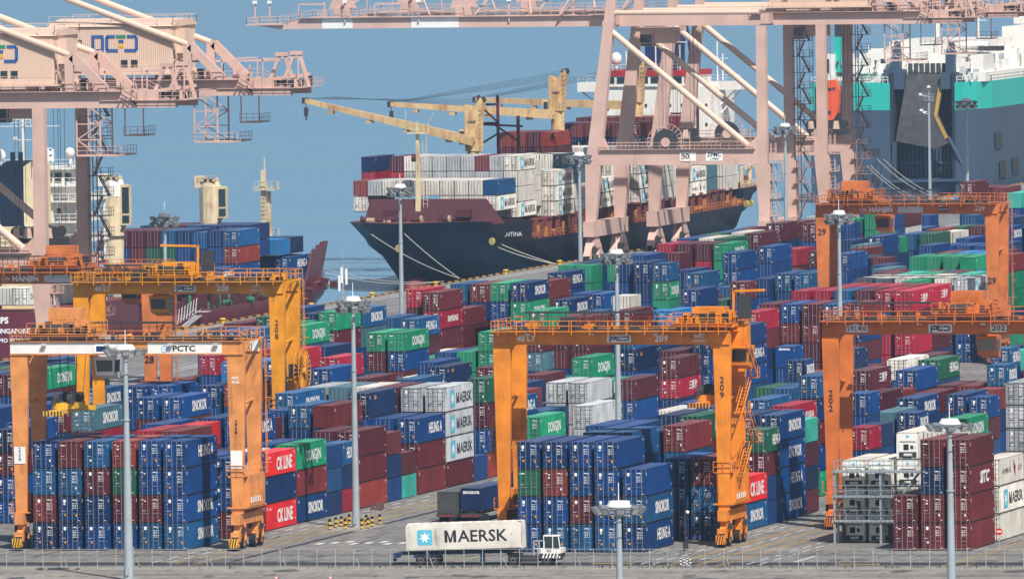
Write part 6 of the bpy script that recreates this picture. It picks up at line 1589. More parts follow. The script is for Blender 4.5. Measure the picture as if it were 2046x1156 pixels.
ls = MB(); ls.box(-206.9, -201.0, Y0 - .05, Y0 - .02, 8, 20.2); ls.bar((-206.8, Y0 - .5, 9), (-204.2, Y0 - .5, 21.5), .5, .6, 1).bar((-202, Y0 - .5, 21), (-204.5, Y0 - .5, 23), .3, .3, 1); ls.build('lifeboat_recess', [M_DKG, M_STEEL], hl)
lb = MB(); lb.prism([(-205.2, Y0 - 2.4, 15.2), (-204.4, Y0 - 2.4, 13.6), (-203.0, Y0 - 2.4, 13.0), (-201.8, Y0 - 2.4, 15.0), (-201.4, Y0 - 2.4, 19.6), (-202.2, Y0 - 2.4, 21.6), (-203.6, Y0 - 2.4, 21.5), (-204.6, Y0 - 2.4, 19.0)], (0, 2.2, 0), 0)
lb.prism([(-204.4, Y0 - 2.35, 13.6), (-203.2, Y0 - 2.35, 12.0), (-202.0, Y0 - 2.35, 14.4), (-203.0, Y0 - 2.35, 13.8)][::1], (0, 2.0, 0), 1); lb.box(-203.6, -202.9, Y0 - 2.46, Y0 - 2.4, 19.4, 20.0, 2).box(-202.7, -202.2, Y0 - 2.46, Y0 - 2.4, 19.5, 20.1, 2).box(-203.9, -203.1, Y0 - 2.46, Y0 - 2.4, 14.8, 15.4, 2)
tag(lb.build('lifeboat', [mat('lifeboat_orange', (.75, .10, .03), .45, var=.06), M_GHULL, M_DKG], cc_), None)
for wx0, wx1, z0_, z1_ in ((-193.8 - 3.2, -193.8, 6.4, 7.8), (-195.6, -193.9, .4, 2.4), (-172.0, -171.9, 4, 8)):
    if wx0 < -180: MB().box(wx0, wx1, Y0 - .06, Y0 - .02, z0_, z1_).build('mooring_port', M_DKG, hl)
for u_, v_ in ((2030, 330), (2005, 338), (1996, 280)): p = onX(u_, v_, -172.9); MB().box(-172.98, -172.9, p.y - 3, p.y + 3, p.z - 1.6, p.z + 1.6).build('side_port', M_DKG, hl)
for k, (a, b) in enumerate((((-194.2, Y0 - .3, 5.6), (-170, 975, .5)), ((-192.9, Y0 - .3, 5.6), (-169.5, 978, .5)), ((-196.4, Y0 - .3, 4.4), (-170, 960, .5)), ((-195.6, Y0 - .3, 4.4), (-169.5, 962, .5)))): rope((a, b), 'pale stern line of the car carrier, %s of four from the left' % ['third', 'fourth', 'first', 'second'][k], .09, .8)
# ------------------------------------------------------------------ light masts
M_POLE = mat('pole_grey_blue', (0.36, 0.42, 0.46), 0.5, 0.2, var=.08, dirt=.1)
M_LAMPW = mat('lamp_cap_white', (0.78, 0.80, 0.80), 0.45, var=.04)
def light_mast(label, x, y, h, ring, nl=12, tiers=1, base_r=.42):
    o = thing('light_mast', label, 'light mast', (x, y, 0), 0, 'floodlight masts in the yard')
    p = MB(); p.cyl((0, 0, 0), (0, 0, h - .6), base_r, 16, 0, .2); p.cyl((0, 0, 0), (0, 0, .12), base_r * 1.8, 14); p.box(-.18, .18, -base_r - .1, -base_r + .1, .5, 1.3)
    for z in (h * .35, h * .68): p.cyl((0, 0, z), (0, 0, z + .12), base_r * .8, 16)
    p.build('pole', M_POLE, o, smooth=False)
    r = MB(); 
    for i in range(20):
        a, b = 2 * math.pi * i / 20, 2 * math.pi * (i + 1) / 20
        for rr, zz in ((ring * .82, h - 1.0), (ring * .5, h - .55)): r.bar((rr * math.cos(a), rr * math.sin(a), zz), (rr * math.cos(b), rr * math.sin(b), zz), .07, .07)
        if i % 2 == 0: r.bar((ring * .82 * math.cos(a), ring * .82 * math.sin(a), h - 1.0), (.25 * math.cos(a), .25 * math.sin(a), h - .5), .06, .06)
    r.cyl((0, 0, h - 1.2), (0, 0, h - .2), .38, 12); r.build('lamp_ring', M_POLE, o)
    c = MB(); c.cyl((0, 0, h - .42), (0, 0, h - .3), ring * .46, 20); c.cyl((0, 0, h - .3), (0, 0, h + .1), ring * .44, 20, 0, ring * .34); c.cyl((0, 0, h + .1), (0, 0, h + 1.6), .04, 6); c.build('cap', M_LAMPW, o)
    first = None
    f = MB(); f.add([(-.32, 0, -.28), (.32, 0, -.28), (.32, .06, .28), (-.32, .06, .28), (-.26, .34, -.2), (.26, .34, -.2), (.26, .34, .2), (-.26, .34, .2)], [(0, 1, 2, 3), (7, 6, 5, 4), (0, 4, 5, 1), (1, 5, 6, 2), (2, 6, 7, 3), (3, 7, 4, 0)], 0); f.quad((-.27, -.008, -.22), (.27, -.008, -.22), (.27, .035, .22), (-.27, .035, .22), 1)
    fm_ = MESHC.get('fl')
    if fm_ is None: fm_ = f.mesh('floodlight'); fm_.materials.append(M_FLD); fm_.materials.append(M_STEEL); MESHC['fl'] = fm_
    for t in range(tiers):
        for i in range(nl):
            a = 2 * math.pi * (i + .5 * t) / nl; q = bpy.data.objects.new('floodlight', fm_); COL.objects.link(q); q.parent = o
            q.location = (ring * .95 * math.cos(a), ring * .95 * math.sin(a), h - .75 - t * .75); q.rotation_euler = (math.radians(38), 0, a + math.pi / 2)
            q.scale = (1.15, 1.15, 1.15)
    return o
MESHC = {}
M_FLD = mat('floodlight_grey', (.16, .18, .19), .5)
for label, x, y, h, ring, nl, ti in (
    ('tall grey mast in front of the front-left blue stacks, its foot below the photo', -39.7, -13.1, 20.9, 2.3, 10, 1),
    ('grey floodlight mast standing in front of the front-centre blue stacks', 83.2, -283.0, 20.9, 2.3, 10, 1),
    ('grey floodlight mast in front of the maroon stack at the right', 84.3, -159.9, 20.9, 2.3, 10, 1),
    ('grey floodlight mast whose foot is ringed by striped posts', -16.3, -4.8, 25.2, 1.95, 8, 2),
    ('grey floodlight mast rising behind the bright orange front-centre gantry crane', -17.5, 118.0, 25.2, 1.95, 8, 2),
    ('grey floodlight mast seen between the legs of the far upper-right gantry crane', -18.1, 238.5, 25.2, 1.95, 8, 2),
    ('grey floodlight mast in front of the black ship bow', -113.6, 357.5, 25.2, 1.95, 8, 2),
    ('grey floodlight mast just left of the white-plated quay crane', -113.8, 479.0, 25.2, 1.95, 8, 2),
    ('grey floodlight mast between the salmon quay crane legs at the upper right', -114.8, 619.0, 25.2, 1.95, 8, 2),
    ('grey floodlight mast in front of the car carrier hull, right of its ramp', -115.1, 758.3, 25.2, 1.95, 8, 2),
    ('grey floodlight mast in front of the containers on the maroon ship', -109.5, 241.0, 25.2, 1.95, 8, 2)):
    if abs(y - 357.5) < .1: p_ = onZ(799, 369, 25.2); x, y = p_.x, p_.y
    if y < -200: p_ = onZ(1236, 1002, 20.9); x, y = p_.x, p_.y
    elif y < -100: p_ = onZ(1897, 838, 20.9); x, y = p_.x, p_.y
    elif x > -41 and x < -39: p_ = onY(250, 688, -86); x, y = p_.x, p_.y; h = 24.3 if abs(p_.z - 24.3) < .01 else p_.z - .1
    if h < 21 or y == -86:
        # these stand on the near side of the fence: foot is off the frame
        light_mast(label, x, y, h, ring, nl, ti, .5)
    else: light_mast(label, x, y, h, ring, nl, ti)
# telecom mast and slim camera mast
t = thing('telecom_mast', 'slim telecom mast with upright grey antenna panels beside the bow of the maroon ship', 'telecom mast', (-150, 475.2, 0))
m = MB(); m.bar((0, 0, 0), (0, 0, 8.6), .35, .35, 0, .2, .2).bar((0, 0, 8), (0, 0, 11.3), .05, .05)
for i in range(7): m.bar((-.25, -.25, i * 1.1 + .4), (.25, -.25, i * 1.1 + 1.1), .05, .05)
m.build('pole', M_POLE, t)
for dx, dz in ((-.5, 4.6), (.62, 5.6), (-.1, 5.8)): MB().box(dx - .17, dx + .17, -.5, -.3, dz, dz + 2.4).build('antenna_panel', M_LAMPW, t)
t = thing('camera_mast', 'thin pale mast with small cameras in front of the stern ramp', 'camera mast', (-160, 930, 0))
m = MB(); m.bar((0, 0, 0), (0, 0, 21), .5, .5, 0, .3, .3).bar((0, 0, 21), (0, 0, 23.2), .12, .12); m.box(-.9, .9, -.4, .4, 20.2, 20.3); m.rail([(-.9, -.4, 20.3), (.9, -.4, 20.3)], 1.2, 0, .5); m.build('pole', M_POLE, t)
for dx, z in ((-1.6, 21.2), (-1.5, 18.2), (-.9, 17.8), (0, 22.6)): MB().box(dx - .25, dx + .25, -.4, .3, z, z + .4).bar((dx, 0, z), (0, 0, z - .2), .08, .08).build('camera', M_LAMPW, t)
# ------------------------------------------------------------------ fence along the road
M_FEN = mat('fence_weathered_zinc', (0.40, 0.44, 0.46), .6, .1)
fe = thing('wire_fence', 'long low galvanised wire fence along the near side of the truck road', 'fence', (16, FY(16, -65.9), 0))
m = MB(); r_ = random.Random(5)
wr = MB(); prev = None; prev2 = None
for i in range(-48, 54):
    x = i * 1.95; y = SK * x
    p = MB(); lean = r_.uniform(-.04, .04)
    p.bar((x, y, 0), (x + lean, y, 1.95), .055, .055)
    if i % 4 == 0: p.bar((x + lean, y, 1.7), (x + .5, y + .5, 0), .06, .06)
    if abs(i) < 36: p.build('post', M_FEN, fe)
    top = Vector((x, y, 1.92)); 
    if prev is not None: wr.bar(prev, top, .035, .035, 0)
    m_ = Vector((x, y, 1.42))
    if prev2 is not None:
        pp = prev2
        for k in range(1, 5): t_ = k / 4; q = prev2.lerp(m_, t_) - Vector((0, 0, .13 * 4 * t_ * (1 - t_))); wr.bar(pp, q, .045, .045, 1); pp = q
        for z in (.25, .6, 1.0): wr.bar(Vector((prev2.x, prev2.y, z)), Vector((x, y, z)), .016, .016, 0)
    prev = top; prev2 = m_
wr.build('wire', [M_FEN, M_DKG], fe)
# weeds along the fence foot
gw = MB(); r_ = random.Random(8)
for _ in range(900):
    x = r_.choice([r_.uniform(-45, 80), r_.gauss(10, 6), r_.gauss(60, 10), r_.gauss(38, 6)]); y = FY(x, -66.4) + r_.gauss(0, .25); h = r_.uniform(.05, .34) * r_.choice([.5, .8, 1.3]); a = r_.uniform(0, 6.28); w_ = h * .35
    gw.add([(x - w_ * math.cos(a), y - w_ * math.sin(a), 0), (x + w_ * math.cos(a), y + w_ * math.sin(a), 0), (x + r_.uniform(-.15, .15), y + r_.uniform(-.1, .1), h)], [(0, 1, 2)], r_.choice([0, 0, 1]))
tag(gw.build('roadside_weeds', [mat('weed_green', (.05, .085, .025), .8), mat('dry_weed', (.17, .14, .07), .9)]), 'patches of weeds growing along the foot of the wire fence', 'weeds', None, 'stuff')
# ------------------------------------------------------------------ reefer truck on the road
RZ = math.atan(SK)
tx0 = onZ(860, 1127, 0)
tk = thing('terminal_truck', 'white terminal truck pulling a blue chassis along the road by the fence', 'truck', (tx0.x - .65, tx0.y - .03, 0), RZ)
M_CHB = mat('chassis_blue', (0.014, 0.05, 0.12), .5, dirt=.3)
ch = MB()
for yy in (-.5, .5): ch.bar((-2.6, yy, 1.18), (9.4, yy, 1.42), .16, .34)
for i in range(7): ch.box(-2.3 + i * 1.8, -2.15 + i * 1.8, -.95, .95, 1.05 + i * .035, 1.2 + i * .035)
ch.box(-3.0, -2.7, -1.15, 1.15, .75, 1.25).box(-3.1, -2.8, -.9, -.5, .4, .8); ch.bar((6.2, -.7, 1.2), (6.2, -.7, .15), .18, .18).bar((6.2, .7, 1.2), (6.2, .7, .15), .18, .18).box(6.0, 6.5, -.85, .85, .1, .2)
ch.box(-.9, 1.6, -1.0, 1.0, .75, 1.05); ch.build('chassis', M_CHB, tk)
M_HUB = mat('wheel_hub_grey', (.16, .16, .16), .6)
def wh(x, y, r=.56, w_=.28, parent=None):
    q = MB(); q.cyl((x, y - w_ / 2, r), (x, y + w_ / 2, r), r, 20).cyl((x, y - w_ / 2 - .01, r), (x, y + w_ / 2 + .01, r), r * .5, 14, 1).cyl((x, y - w_ / 2 - .03, r), (x, y + w_ / 2 + .03, r), r * .3, 10, 0); return q.build('wheel', [M_BLK, M_HUB], parent)
for x in (-.1, 1.25):
    for y in (-1.0, 1.0): wh(x, y, parent=tk)
for x in (9.7, 13.2):
    for y in (-1.0, 1.0): wh(x, y, .56, parent=tk)
fr = MB(); fr.box(9.0, 14.6, -.55, .55, .55, .95).box(10.6, 12.3, -1.15, -.5, .35, .95).box(10.6, 12.3, .5, 1.15, .35, .95); fr.box(8.9, 10.4, -.6, .6, 1.0, 1.2); fr.build('tractor_frame', M_DKG, tk)
cb = MB(); cb.box(12.5, 14.7, -1.2, 1.2, .75, 1.25, 1); cb.box(12.6, 14.75, -1.2, 1.2, 1.25, 1.75); 
for i in range(6): cb.prism([(12.75 + i * .36, -1.21, .75), (12.92 + i * .36, -1.21, .75), (13.08 + i * .36, -1.21, 1.25), (12.91 + i * .36, -1.21, 1.25)] if i < 5 else [(14.5, -1.21, .75), (14.65, -1.21, .75), (14.69, -1.21, 1.0), (14.6, -1.21, 1.0)], (0, .008, 0), 2)
cb.box(12.9, 14.6, -1.15, -.1, 3.0, 3.12); cb.prism([(12.9, -1.15, 1.75), (12.97, -1.15, 1.75), (12.97, -1.15, 3.0), (12.9, -1.15, 3.0)], (0, .07, 0)); cb.prism([(14.62, -1.15, 1.75), (14.72, -1.15, 1.75), (14.55, -1.15, 3.0), (14.45, -1.15, 3.0)], (0, .08, 0)); cb.box(13.85, 13.93, -1.15, -1.08, 1.75, 3.0)
cab = cb.build('cab', [M_WHITE, M_DKG, M_WHT], tk)
gl = MB(); gl.box(12.98, 14.5, -1.1, -.2, 1.78, 2.98).box(14.46, 14.5, -1.05, -.15, 1.8, 2.95); gl.build('cab_window', M_GLASS, cab)
hr = MB(); hr.rail([(11.9, -1.1, 1.0), (13.0, -1.1, 1.0)], 1.55, 0, .55, .05); hr.build('handrail', M_WHITE, cab); letters('522', M_INK, cab, (13.5, -1.215, 1.5), ROT_END, .34, bold=.03)
# the reefer on it
rc_ = with_mats(body_mesh(12.19, H2, True, False), 'shipping_container', [paint('W'), M_CAST, M_GAPSHADE, skylit_roof_paint('W')])
pt = math.radians(1.6)
rc_.matrix_world = Matrix.Translation((tx0.x, tx0.y, 0)) @ Matrix.Rotation(RZ, 4, 'Z') @ Matrix.Translation((3.85, 0, 1.55)) @ Matrix.Rotation(-pt, 4, 'Y') @ Matrix.Rotation(-math.pi / 2, 4, 'Z')
tag(rc_, 'white refrigerated container with big black lettering and a star, carried by the terminal truck', 'container')
letters('MAERSK', M_INK, rc_, (CW / 2 + .022, 1.35, H2 * .52), ROT_SIDE, 1.75, bold=.004, width=6.7)
q_ = with_mats(star_mesh(), 'star_emblem', [M_CYAN, M_WHT], rc_); q_.location = (CW / 2 + .022, -4.1, H2 * .5); q_.rotation_euler = ROT_SIDE; q_.scale = (.62, .62, .62)
MB().box(CW / 2 - .02, CW / 2 + .01, -6.05, 6.05, .18, 2.8).build('side_panel', paint('W'), rc_)
MB().box(CW / 2 + .011, CW / 2 + .02, 5.0, 5.2, 1.5, 1.65).build('warning_sticker', M_DECO, rc_)
# three chassis parked in the truck lane left of the front-centre stacks
def parked(x, y, col, H, label, clabel, txt, z=1.35):
    o = thing('container_chassis', label, 'chassis', (x, y, 0), 0, 'container chassis parked in the truck lane')
    c = MB(); c.box(-.55, .55, -.2, 12, .95, 1.3).box(-1.2, 1.2, -.35, -.1, .75, 1.2)
    for i in range(6): c.box(-.9 + i * .32, -.75 + i * .32, -.37, -.35, .85, .98, 1)
    c.build('frame', [M_DKG, M_REDL], o)
    for yy in (1.2, 2.5):
        for xx in (-.95, .95): q = MB(); q.cyl((xx - .25, yy, .5), (xx + .25, yy, .5), .5, 14); q.build('wheel', M_BLK, o)
    b = with_mats(body_mesh(12.19, H, True, True), 'shipping_container', [paint(col), M_CAST, M_GAPSHADE, skylit_roof_paint(col)]); b.location = (x, y + 6.1, z); tag(b, clabel, 'container')
    if txt: letters(txt, M_WHT, b, (0, -6.12, H - .5), ROT_END, .42, bold=.03, width=1.9)
parked(-5.4, 3.2, 'N', H1, 'low chassis under the lettered blue container left of the orange crane leg, seen from behind', 'painted-shade blue container with white lettering on its plain end, parked in the truck lane', 'SINOKOR')  # navy paint stands in for a blue container in shade
parked(-8.1, 3.4, 'D', H1 - .001, 'low chassis under the rusty grey container, leftmost in the truck lane', 'rusty grey-blue container with a plain end, leftmost in the truck lane', None, .95)
parked(-3.2, 13.0, 'N', H1, 'low chassis under the navy container behind the leftmost orange crane leg', 'navy container behind the lettered one in the truck lane', None, 2.6)
# ------------------------------------------------------------------ striped posts, signs, cones
pts = [(659, 1060), (671, 1056), (682, 1054), (690, 1059), (698, 1050), (723, 1059), (732, 1051), (735, 1057), (744, 1054), (759, 1050), (707, 1048)]
base = None
for i, (u, v) in enumerate(pts):
    p = onZ(u, v, 0)
    if base is None:
        m = MB()
        for k in range(5): m.cyl((0, 0, k * .25), (0, 0, (k + 1) * .25), .17, 12, 1 if k % 2 == 0 else 0)
        m.cyl((0, 0, 1.25), (0, 0, 1.29), .17, 12, 1); base = m.build('striped_post', [M_YEL, M_BLK]); o = base
    else: o = base.copy(); COL.objects.link(o)
    o.location = (p.x, p.y, 0)
    tag(o, 'black and yellow striped post, %s from the left of the posts round the mast foot' % ['first', 'second', 'third', 'fourth', 'fifth', 'seventh', 'eighth', 'ninth', 'tenth', 'last', 'sixth'][i], 'bollard', 'striped posts round the mast foot')
kb = MB(); kb.box(-18.8, -14.2, -9.4, 0.2, 0.0, .14); tag(kb.build('mast_island', M_KERB), kind='structure')
for u, v, kind, lab in ((746, 1049, 0, 'small triangular sign on a post, seen from behind, beside the striped posts'), (760, 1047, 1, 'small round sign on a post, seen from behind, beside the striped posts')):
    p = onZ(u, v, 0); o = thing('road_sign', lab, 'sign', (p.x, p.y, 0)); MB().bar((0, 0, 0), (0, 0, 2.2), .06, .06).build('post', M_POLE, o)
    m = MB(); ps = [(.5 * math.sin(a), -.04, 1.95 + .5 * math.cos(a)) for a in ([i * 2 * math.pi / 3 for i in range(3)] if kind == 0 else [i * 2 * math.pi / 16 for i in range(16)])]; m.prism(ps, (0, .03, 0)); m.build('plate', mat('sign_back_brown', (.13, .07, .07), .6), o)
p = onZ(1997, 1098, 0); o = thing('road_sign', 'round red no-entry sign on a post beside the white reefer stack', 'sign', (p.x, p.y, 0))
MB().bar((0, 0, 0), (0, 0, 2.3), .06, .06).build('post', M_POLE, o); m = MB(); m.cyl((0, -.04, 1.95), (0, 0, 1.95), .36, 20); m.box(-.25, .25, -.06, -.041, 1.88, 2.02, 1); m.build('plate', [mat('sign_red', (.6, .02, .02), .5), M_WHT], o)
p = onZ(1370, 1100, 0); o = thing('lamp_post', 'short dark lamp post with one white lamp near the front-centre stacks', 'lamp post', (p.x, p.y, 0)); MB().bar((0, 0, 0), (0, 0, 4.3), .16, .16).box(-.25, .25, -.2, .2, 0, .9).build('pole', M_DKG, o); MB().sphere((.25, 0, 4.1), .2, 0, 10).build('lamp', M_LAMPW, o)
for i, u in enumerate((1364, 1376)):
    p = onZ(u, 1131, 0); m = MB()
    for k in range(16):
        a, b = 2 * math.pi * k / 16, 2 * math.pi * (k + 1) / 16; m.bar((.22 * math.cos(a), 0, .52 + .42 * math.sin(a)), (.22 * math.cos(b), 0, .52 + .42 * math.sin(b)), .2, .16, k % 2)
    o = m.build('painted_tyre', [M_BLK, M_WHT]); o.location = p; tag(o, 'black and white painted tyre by the fence, %s of the two' % ('left' if i == 0 else 'right'), 'tyre marker', 'painted tyres by the fence')  # an upright painted tyre, not a bollard
for i, u in enumerate((552, 660)):
    p = onZ(u, 1162, 0); o = thing('traffic_cone', 'orange traffic cone on the front road, %s of the two' % ('left' if i == 0 else 'right'), 'traffic cone', (p.x, p.y, 0), 0, 'traffic cones on the front road')
    MB().cyl((0, 0, .04), (0, 0, .75), .2, 14, 0, .03).box(-.24, .24, -.24, .24, 0, .04).build('cone', mat('cone_orange', (.8, .09, .02), .5), o); MB().cyl((0, 0, .42), (0, 0, .56), .115, 14, 0, .085).build('white_band', M_WHT, o)
# ------------------------------------------------------------------ reefer racks
M_RACK = mat('rack_grey_steel', (0.30, 0.35, 0.38), .5, .2, var=.08, dirt=.15)
def rack(label, x0, y0, nx, dx, nz, dz=2.6, x1=None):
    o = thing('reefer_rack', label, 'rack', (x0, y0, 0), 0, 'steel reefer racks')
    W_ = nx * dx
    for i in range(nx + 1):
        for yy in (0, 1.6): MB().box(i * dx - .11, i * dx + .11, yy - .11, yy + .11, 0, nz * dz + (0.1)).build('post', M_RACK, o)
    for k in range(nz):
        z = (k + 1) * dz - .1; m = MB(); m.box(-.2, W_ + .2, -.25, -.1, z - .2, z); m.box(-.2, W_ + .2, 1.7, 1.85, z - .28, z); m.box(-.1, W_ + .1, -.1, 1.7, z - .1, z - .04)
        for j in range(int(W_ / .5)): m.box(j * .5, j * .5 + .05, -.26, -.25, z - .28, z, 1)
        m.build('platform', [M_RACK, M_DKG], o)
        h = MB(); h.rail([(0, -.2, z), (W_, -.2, z)], 1.1, 0, 1.2, .05); h.rail([(0, 1.75, z), (W_, 1.75, z)], 1.1, 0, 1.2, .05); h.build('handrail', M_RACK, o)
        if k < nz - 1: s_ = MB(); s_.stair((W_ - 2.8, .8, z), (W_ - .8, .8, z + dz), .6, 0, (0, 1, 0), 7); s_.build('stair', M_RACK, o)
    for i in range(nx): MB().box(i * dx + .5, i * dx + .9, 1.2, 1.5, .2, 2.0).box(i * dx + 2.2, i * dx + 2.5, 1.2, 1.5, 2.9, 4.4).build('socket_box', M_DKG, o)
    return o
rack('grey steel reefer rack with three platforms between the orange crane leg and maroon stacks', 42.5, -27.6, 2, 5.0, 3)
rack('second grey steel rack at the right edge in front of silver containers', 56.5, 20.0, 4, 2.9, 4)
def reefer_end(o, it):
    L, H = it['L'], it['H']; y = -L / 2
    m = MB(); m.box(-1.1, 1.1, y + .02, y + .1, .16, H - .12, 0); m.box(-.95, .95, y - .005, y + .02, .2, .75, 1); m.box(-.92, .92, y - .03, y - .006, .82, 1.75, 0); m.box(-.45, .12, y - .045, y - .031, 1.0, 1.62, 2); m.box(.3, .62, y - .045, y - .031, 1.1, 1.5, 1); m.box(.72, .9, y - .045, y - .031, 1.15, 1.4, 3)
    m.box(-.9, .9, y - .01, y + .019, 1.85, 1.93, 1); m.box(-.15, .15, y - .01, y + .019, H - .55, H - .3, 4)
    m.cyl((-.4, y - .05, .48), (.5, y - .05, .48), .16, 10, 3); m.build('refrigeration_unit', [M_WHITE, M_DKG, M_BLK, M_STEEL, M_CYAN], o)
# ------------------------------------------------------------------ blue tank and a worker on the quay
p = onX(1925, 378, -150); o = MB(); o.cyl((p.x - 1.7, p.y, 1.3), (p.x + 1.7, p.y, 1.3), 1.25, 18).box(p.x - 1.5, p.x + 1.5, p.y - .8, p.y + .8, 0, .4); tag(o.build('blue_tank', paint('L')), 'bright blue tank lying on the quay right of the stern ramp', 'tank')
# worker: one continuous skinned figure
def person(x, y, z, label):
    V = [(0, 0, .98), (0, 0, 1.2), (0, 0, 1.42), (0, .0, 1.52), (0, -.02, 1.62), (0, -.01, 1.74), (.17, 0, 1.42), (.27, -.03, 1.15), (.25, -.16, .93), (.25, -.2, .84), (-.17, 0, 1.42), (-.27, .02, 1.15), (-.29, -.04, .90), (-.29, -.06, .82), (.1, 0, .90), (.12, -.04, .50), (.13, .02, .09), (.14, -.14, .04), (-.1, 0, .90), (-.13, .03, .50), (-.15, .08, .09), (-.16, -.08, .04)]
    Ed = [(0, 1), (1, 2), (2, 3), (3, 4), (4, 5), (2, 6), (6, 7), (7, 8), (8, 9), (2, 10), (10, 11), (11, 12), (12, 13), (0, 14), (14, 15), (15, 16), (16, 17), (0, 18), (18, 19), (19, 20), (20, 21)]
    R = [.15, .15, .16, .06, .10, .09, .075, .05, .035, .03, .075, .05, .035, .03, .10, .065, .045, .04, .10, .065, .045, .04]
    me = bpy.data.meshes.new('person'); me.from_pydata(V, Ed, []); ob = bpy.data.objects.new('person', me); COL.objects.link(ob)
    md = ob.modifiers.new('skin', 'SKIN'); sv = me.skin_vertices[0].data
    for i, r in enumerate(R): sv[i].radius = (r, r * .85)
    sv[0].use_root = True; md.use_smooth_shade = True; ob.modifiers.new('sub', 'SUBSURF').levels = 1
    me.materials.append(mat('dark_trousers', (.03, .035, .05), .8)); ob.location = (x, y, z)
    v = MB(); v.cyl((0, 0, .98), (0, 0, 1.46), .20, 12, 0, .185); v.cyl((0, 0, 1.14), (0, 0, 1.2), .206, 12, 1); v.build('safety_vest', [mat('vest_yellow_green', (.45, .75, .08), .6), M_WHT], ob)
    h = MB(); h.sphere((0, -.01, 1.74), .13, 0, 12, .9); h.build('helmet', M_WHT, ob, smooth=True)
    tag(ob, label, 'person'); return ob
p = onZ(1310, 521, 0); person(p.x, p.y, 0, 'worker in a yellow-green safety vest standing on the quay beside the crimson stack')
# ------------------------------------------------------------------ choose the ~300 that show largest, build containers
def rank(items):
    W_, H_ = 1024, 578; s = W_ / 2046.0
    zb = np.full((H_, W_), 1e9); ib = np.full((H_, W_), -1, int)
    for k, it in enumerate(items):
        w = CW / 2; l = it['L'] / 2; c = math.cos(it['rz']); sn = math.sin(it['rz'])
        def P(dx, dy, dz): return proj((it['x'] + dx * c - dy * sn, it['y'] + dx * sn + dy * c, it['z'] + dz))
        H = it['H']
        for q in ((P(-w, -l, 0), P(w, -l, 0), P(w, -l, H), P(-w, -l, H)), (P(w, -l, 0), P(w, l, 0), P(w, l, H), P(w, -l, H)), (P(-w, -l, H), P(w, -l, H), P(w, l, H), P(-w, l, H))):
            xs = [p[0] * s for p in q]; ys = [p[1] * s for p in q]
            x0, x1, y0, y1 = max(0, int(min(xs))), min(W_ - 1, int(max(xs)) + 1), max(0, int(min(ys))), min(H_ - 1, int(max(ys)) + 1)
            if x0 >= x1 or y0 >= y1: continue
            gx, gy = np.meshgrid(np.arange(x0, x1 + 1) + .5, np.arange(y0, y1 + 1) + .5); ins = np.ones(gx.shape, bool)
            ar = sum(xs[i] * ys[(i + 1) % 4] - xs[(i + 1) % 4] * ys[i] for i in range(4)); sg = 1 if ar > 0 else -1
            for i in range(4):
                j = (i + 1) % 4; ins &= sg * ((xs[j] - xs[i]) * (gy - ys[i]) - (ys[j] - ys[i]) * (gx - xs[i])) >= 0
            d = sum(p[2] for p in q) / 4; sub = zb[y0:y1 + 1, x0:x1 + 1]; mk_ = ins & (d < sub)
            sub[mk_] = d; ib[y0:y1 + 1, x0:x1 + 1][mk_] = k
    cnt = np.bincount(ib[ib >= 0].ravel(), minlength=len(items))
    for k, it in enumerate(items): it['vis'] = int(cnt[k])
ALLI = ITEMS + SHIPITEMS
rank(ALLI)
order = sorted(range(len(ALLI)), key=lambda k: -ALLI[k]['vis'])
keep = set(k for k in order[:300] if ALLI[k]['vis'] > 0)
print('containers total', len(ALLI), 'visible', sum(1 for i in ALLI if i['vis'] > 0), 'smallest kept', min(ALLI[k]['vis'] for k in keep))
ORD = ['', 'first', 'second', 'third', 'fourth', 'fifth', 'sixth', 'seventh', 'eighth', 'ninth', 'tenth'] + ['%dth' % i for i in range(11, 90)]
BLK = {'A': 'centre-left block', 'B': 'centre-right block', 'C': 'right-hand block', 'D': 'middle-left block', 'E': 'quayside block'}
# bay numbers counted only over stacks that show, nearest first
for r in set(i['row'] for i in ITEMS):
    ys_ = sorted(set(round(i['y'], 1) for k, i in enumerate(ALLI) if i['row'] == r and k in keep))
    for i in ITEMS:
        if i['row'] == r: i['bayv'] = (ys_.index(round(i['y'], 1)) + 1) if round(i['y'], 1) in ys_ else 0
def describe(it):
    tok = it['tok']; lg = LOGO.get(tok, '')
    nm = PAINT[it['col']][0] + (' long' if it['L'] > 8 else ' short')
    if it.get('ship'): return nm + ' container, ' + it['ship']
    n = it['n']; k = it['tier']
    pos = 'only' if n == 1 else 'top' if k == n else 'bottom' if k == 1 else ORD[k] + '-up'
    return '%s container, %s tier, %s row from left, %s stack back, %s' % (nm, pos, ORD[int(it['row'][1])], ORD[it['bayv']], BLK[it['row'][0]])
def place(o, it): o.location = (it['x'], it['y'], it['z']); o.rotation_euler = (0, 0, it['rz'])
stuff = {}
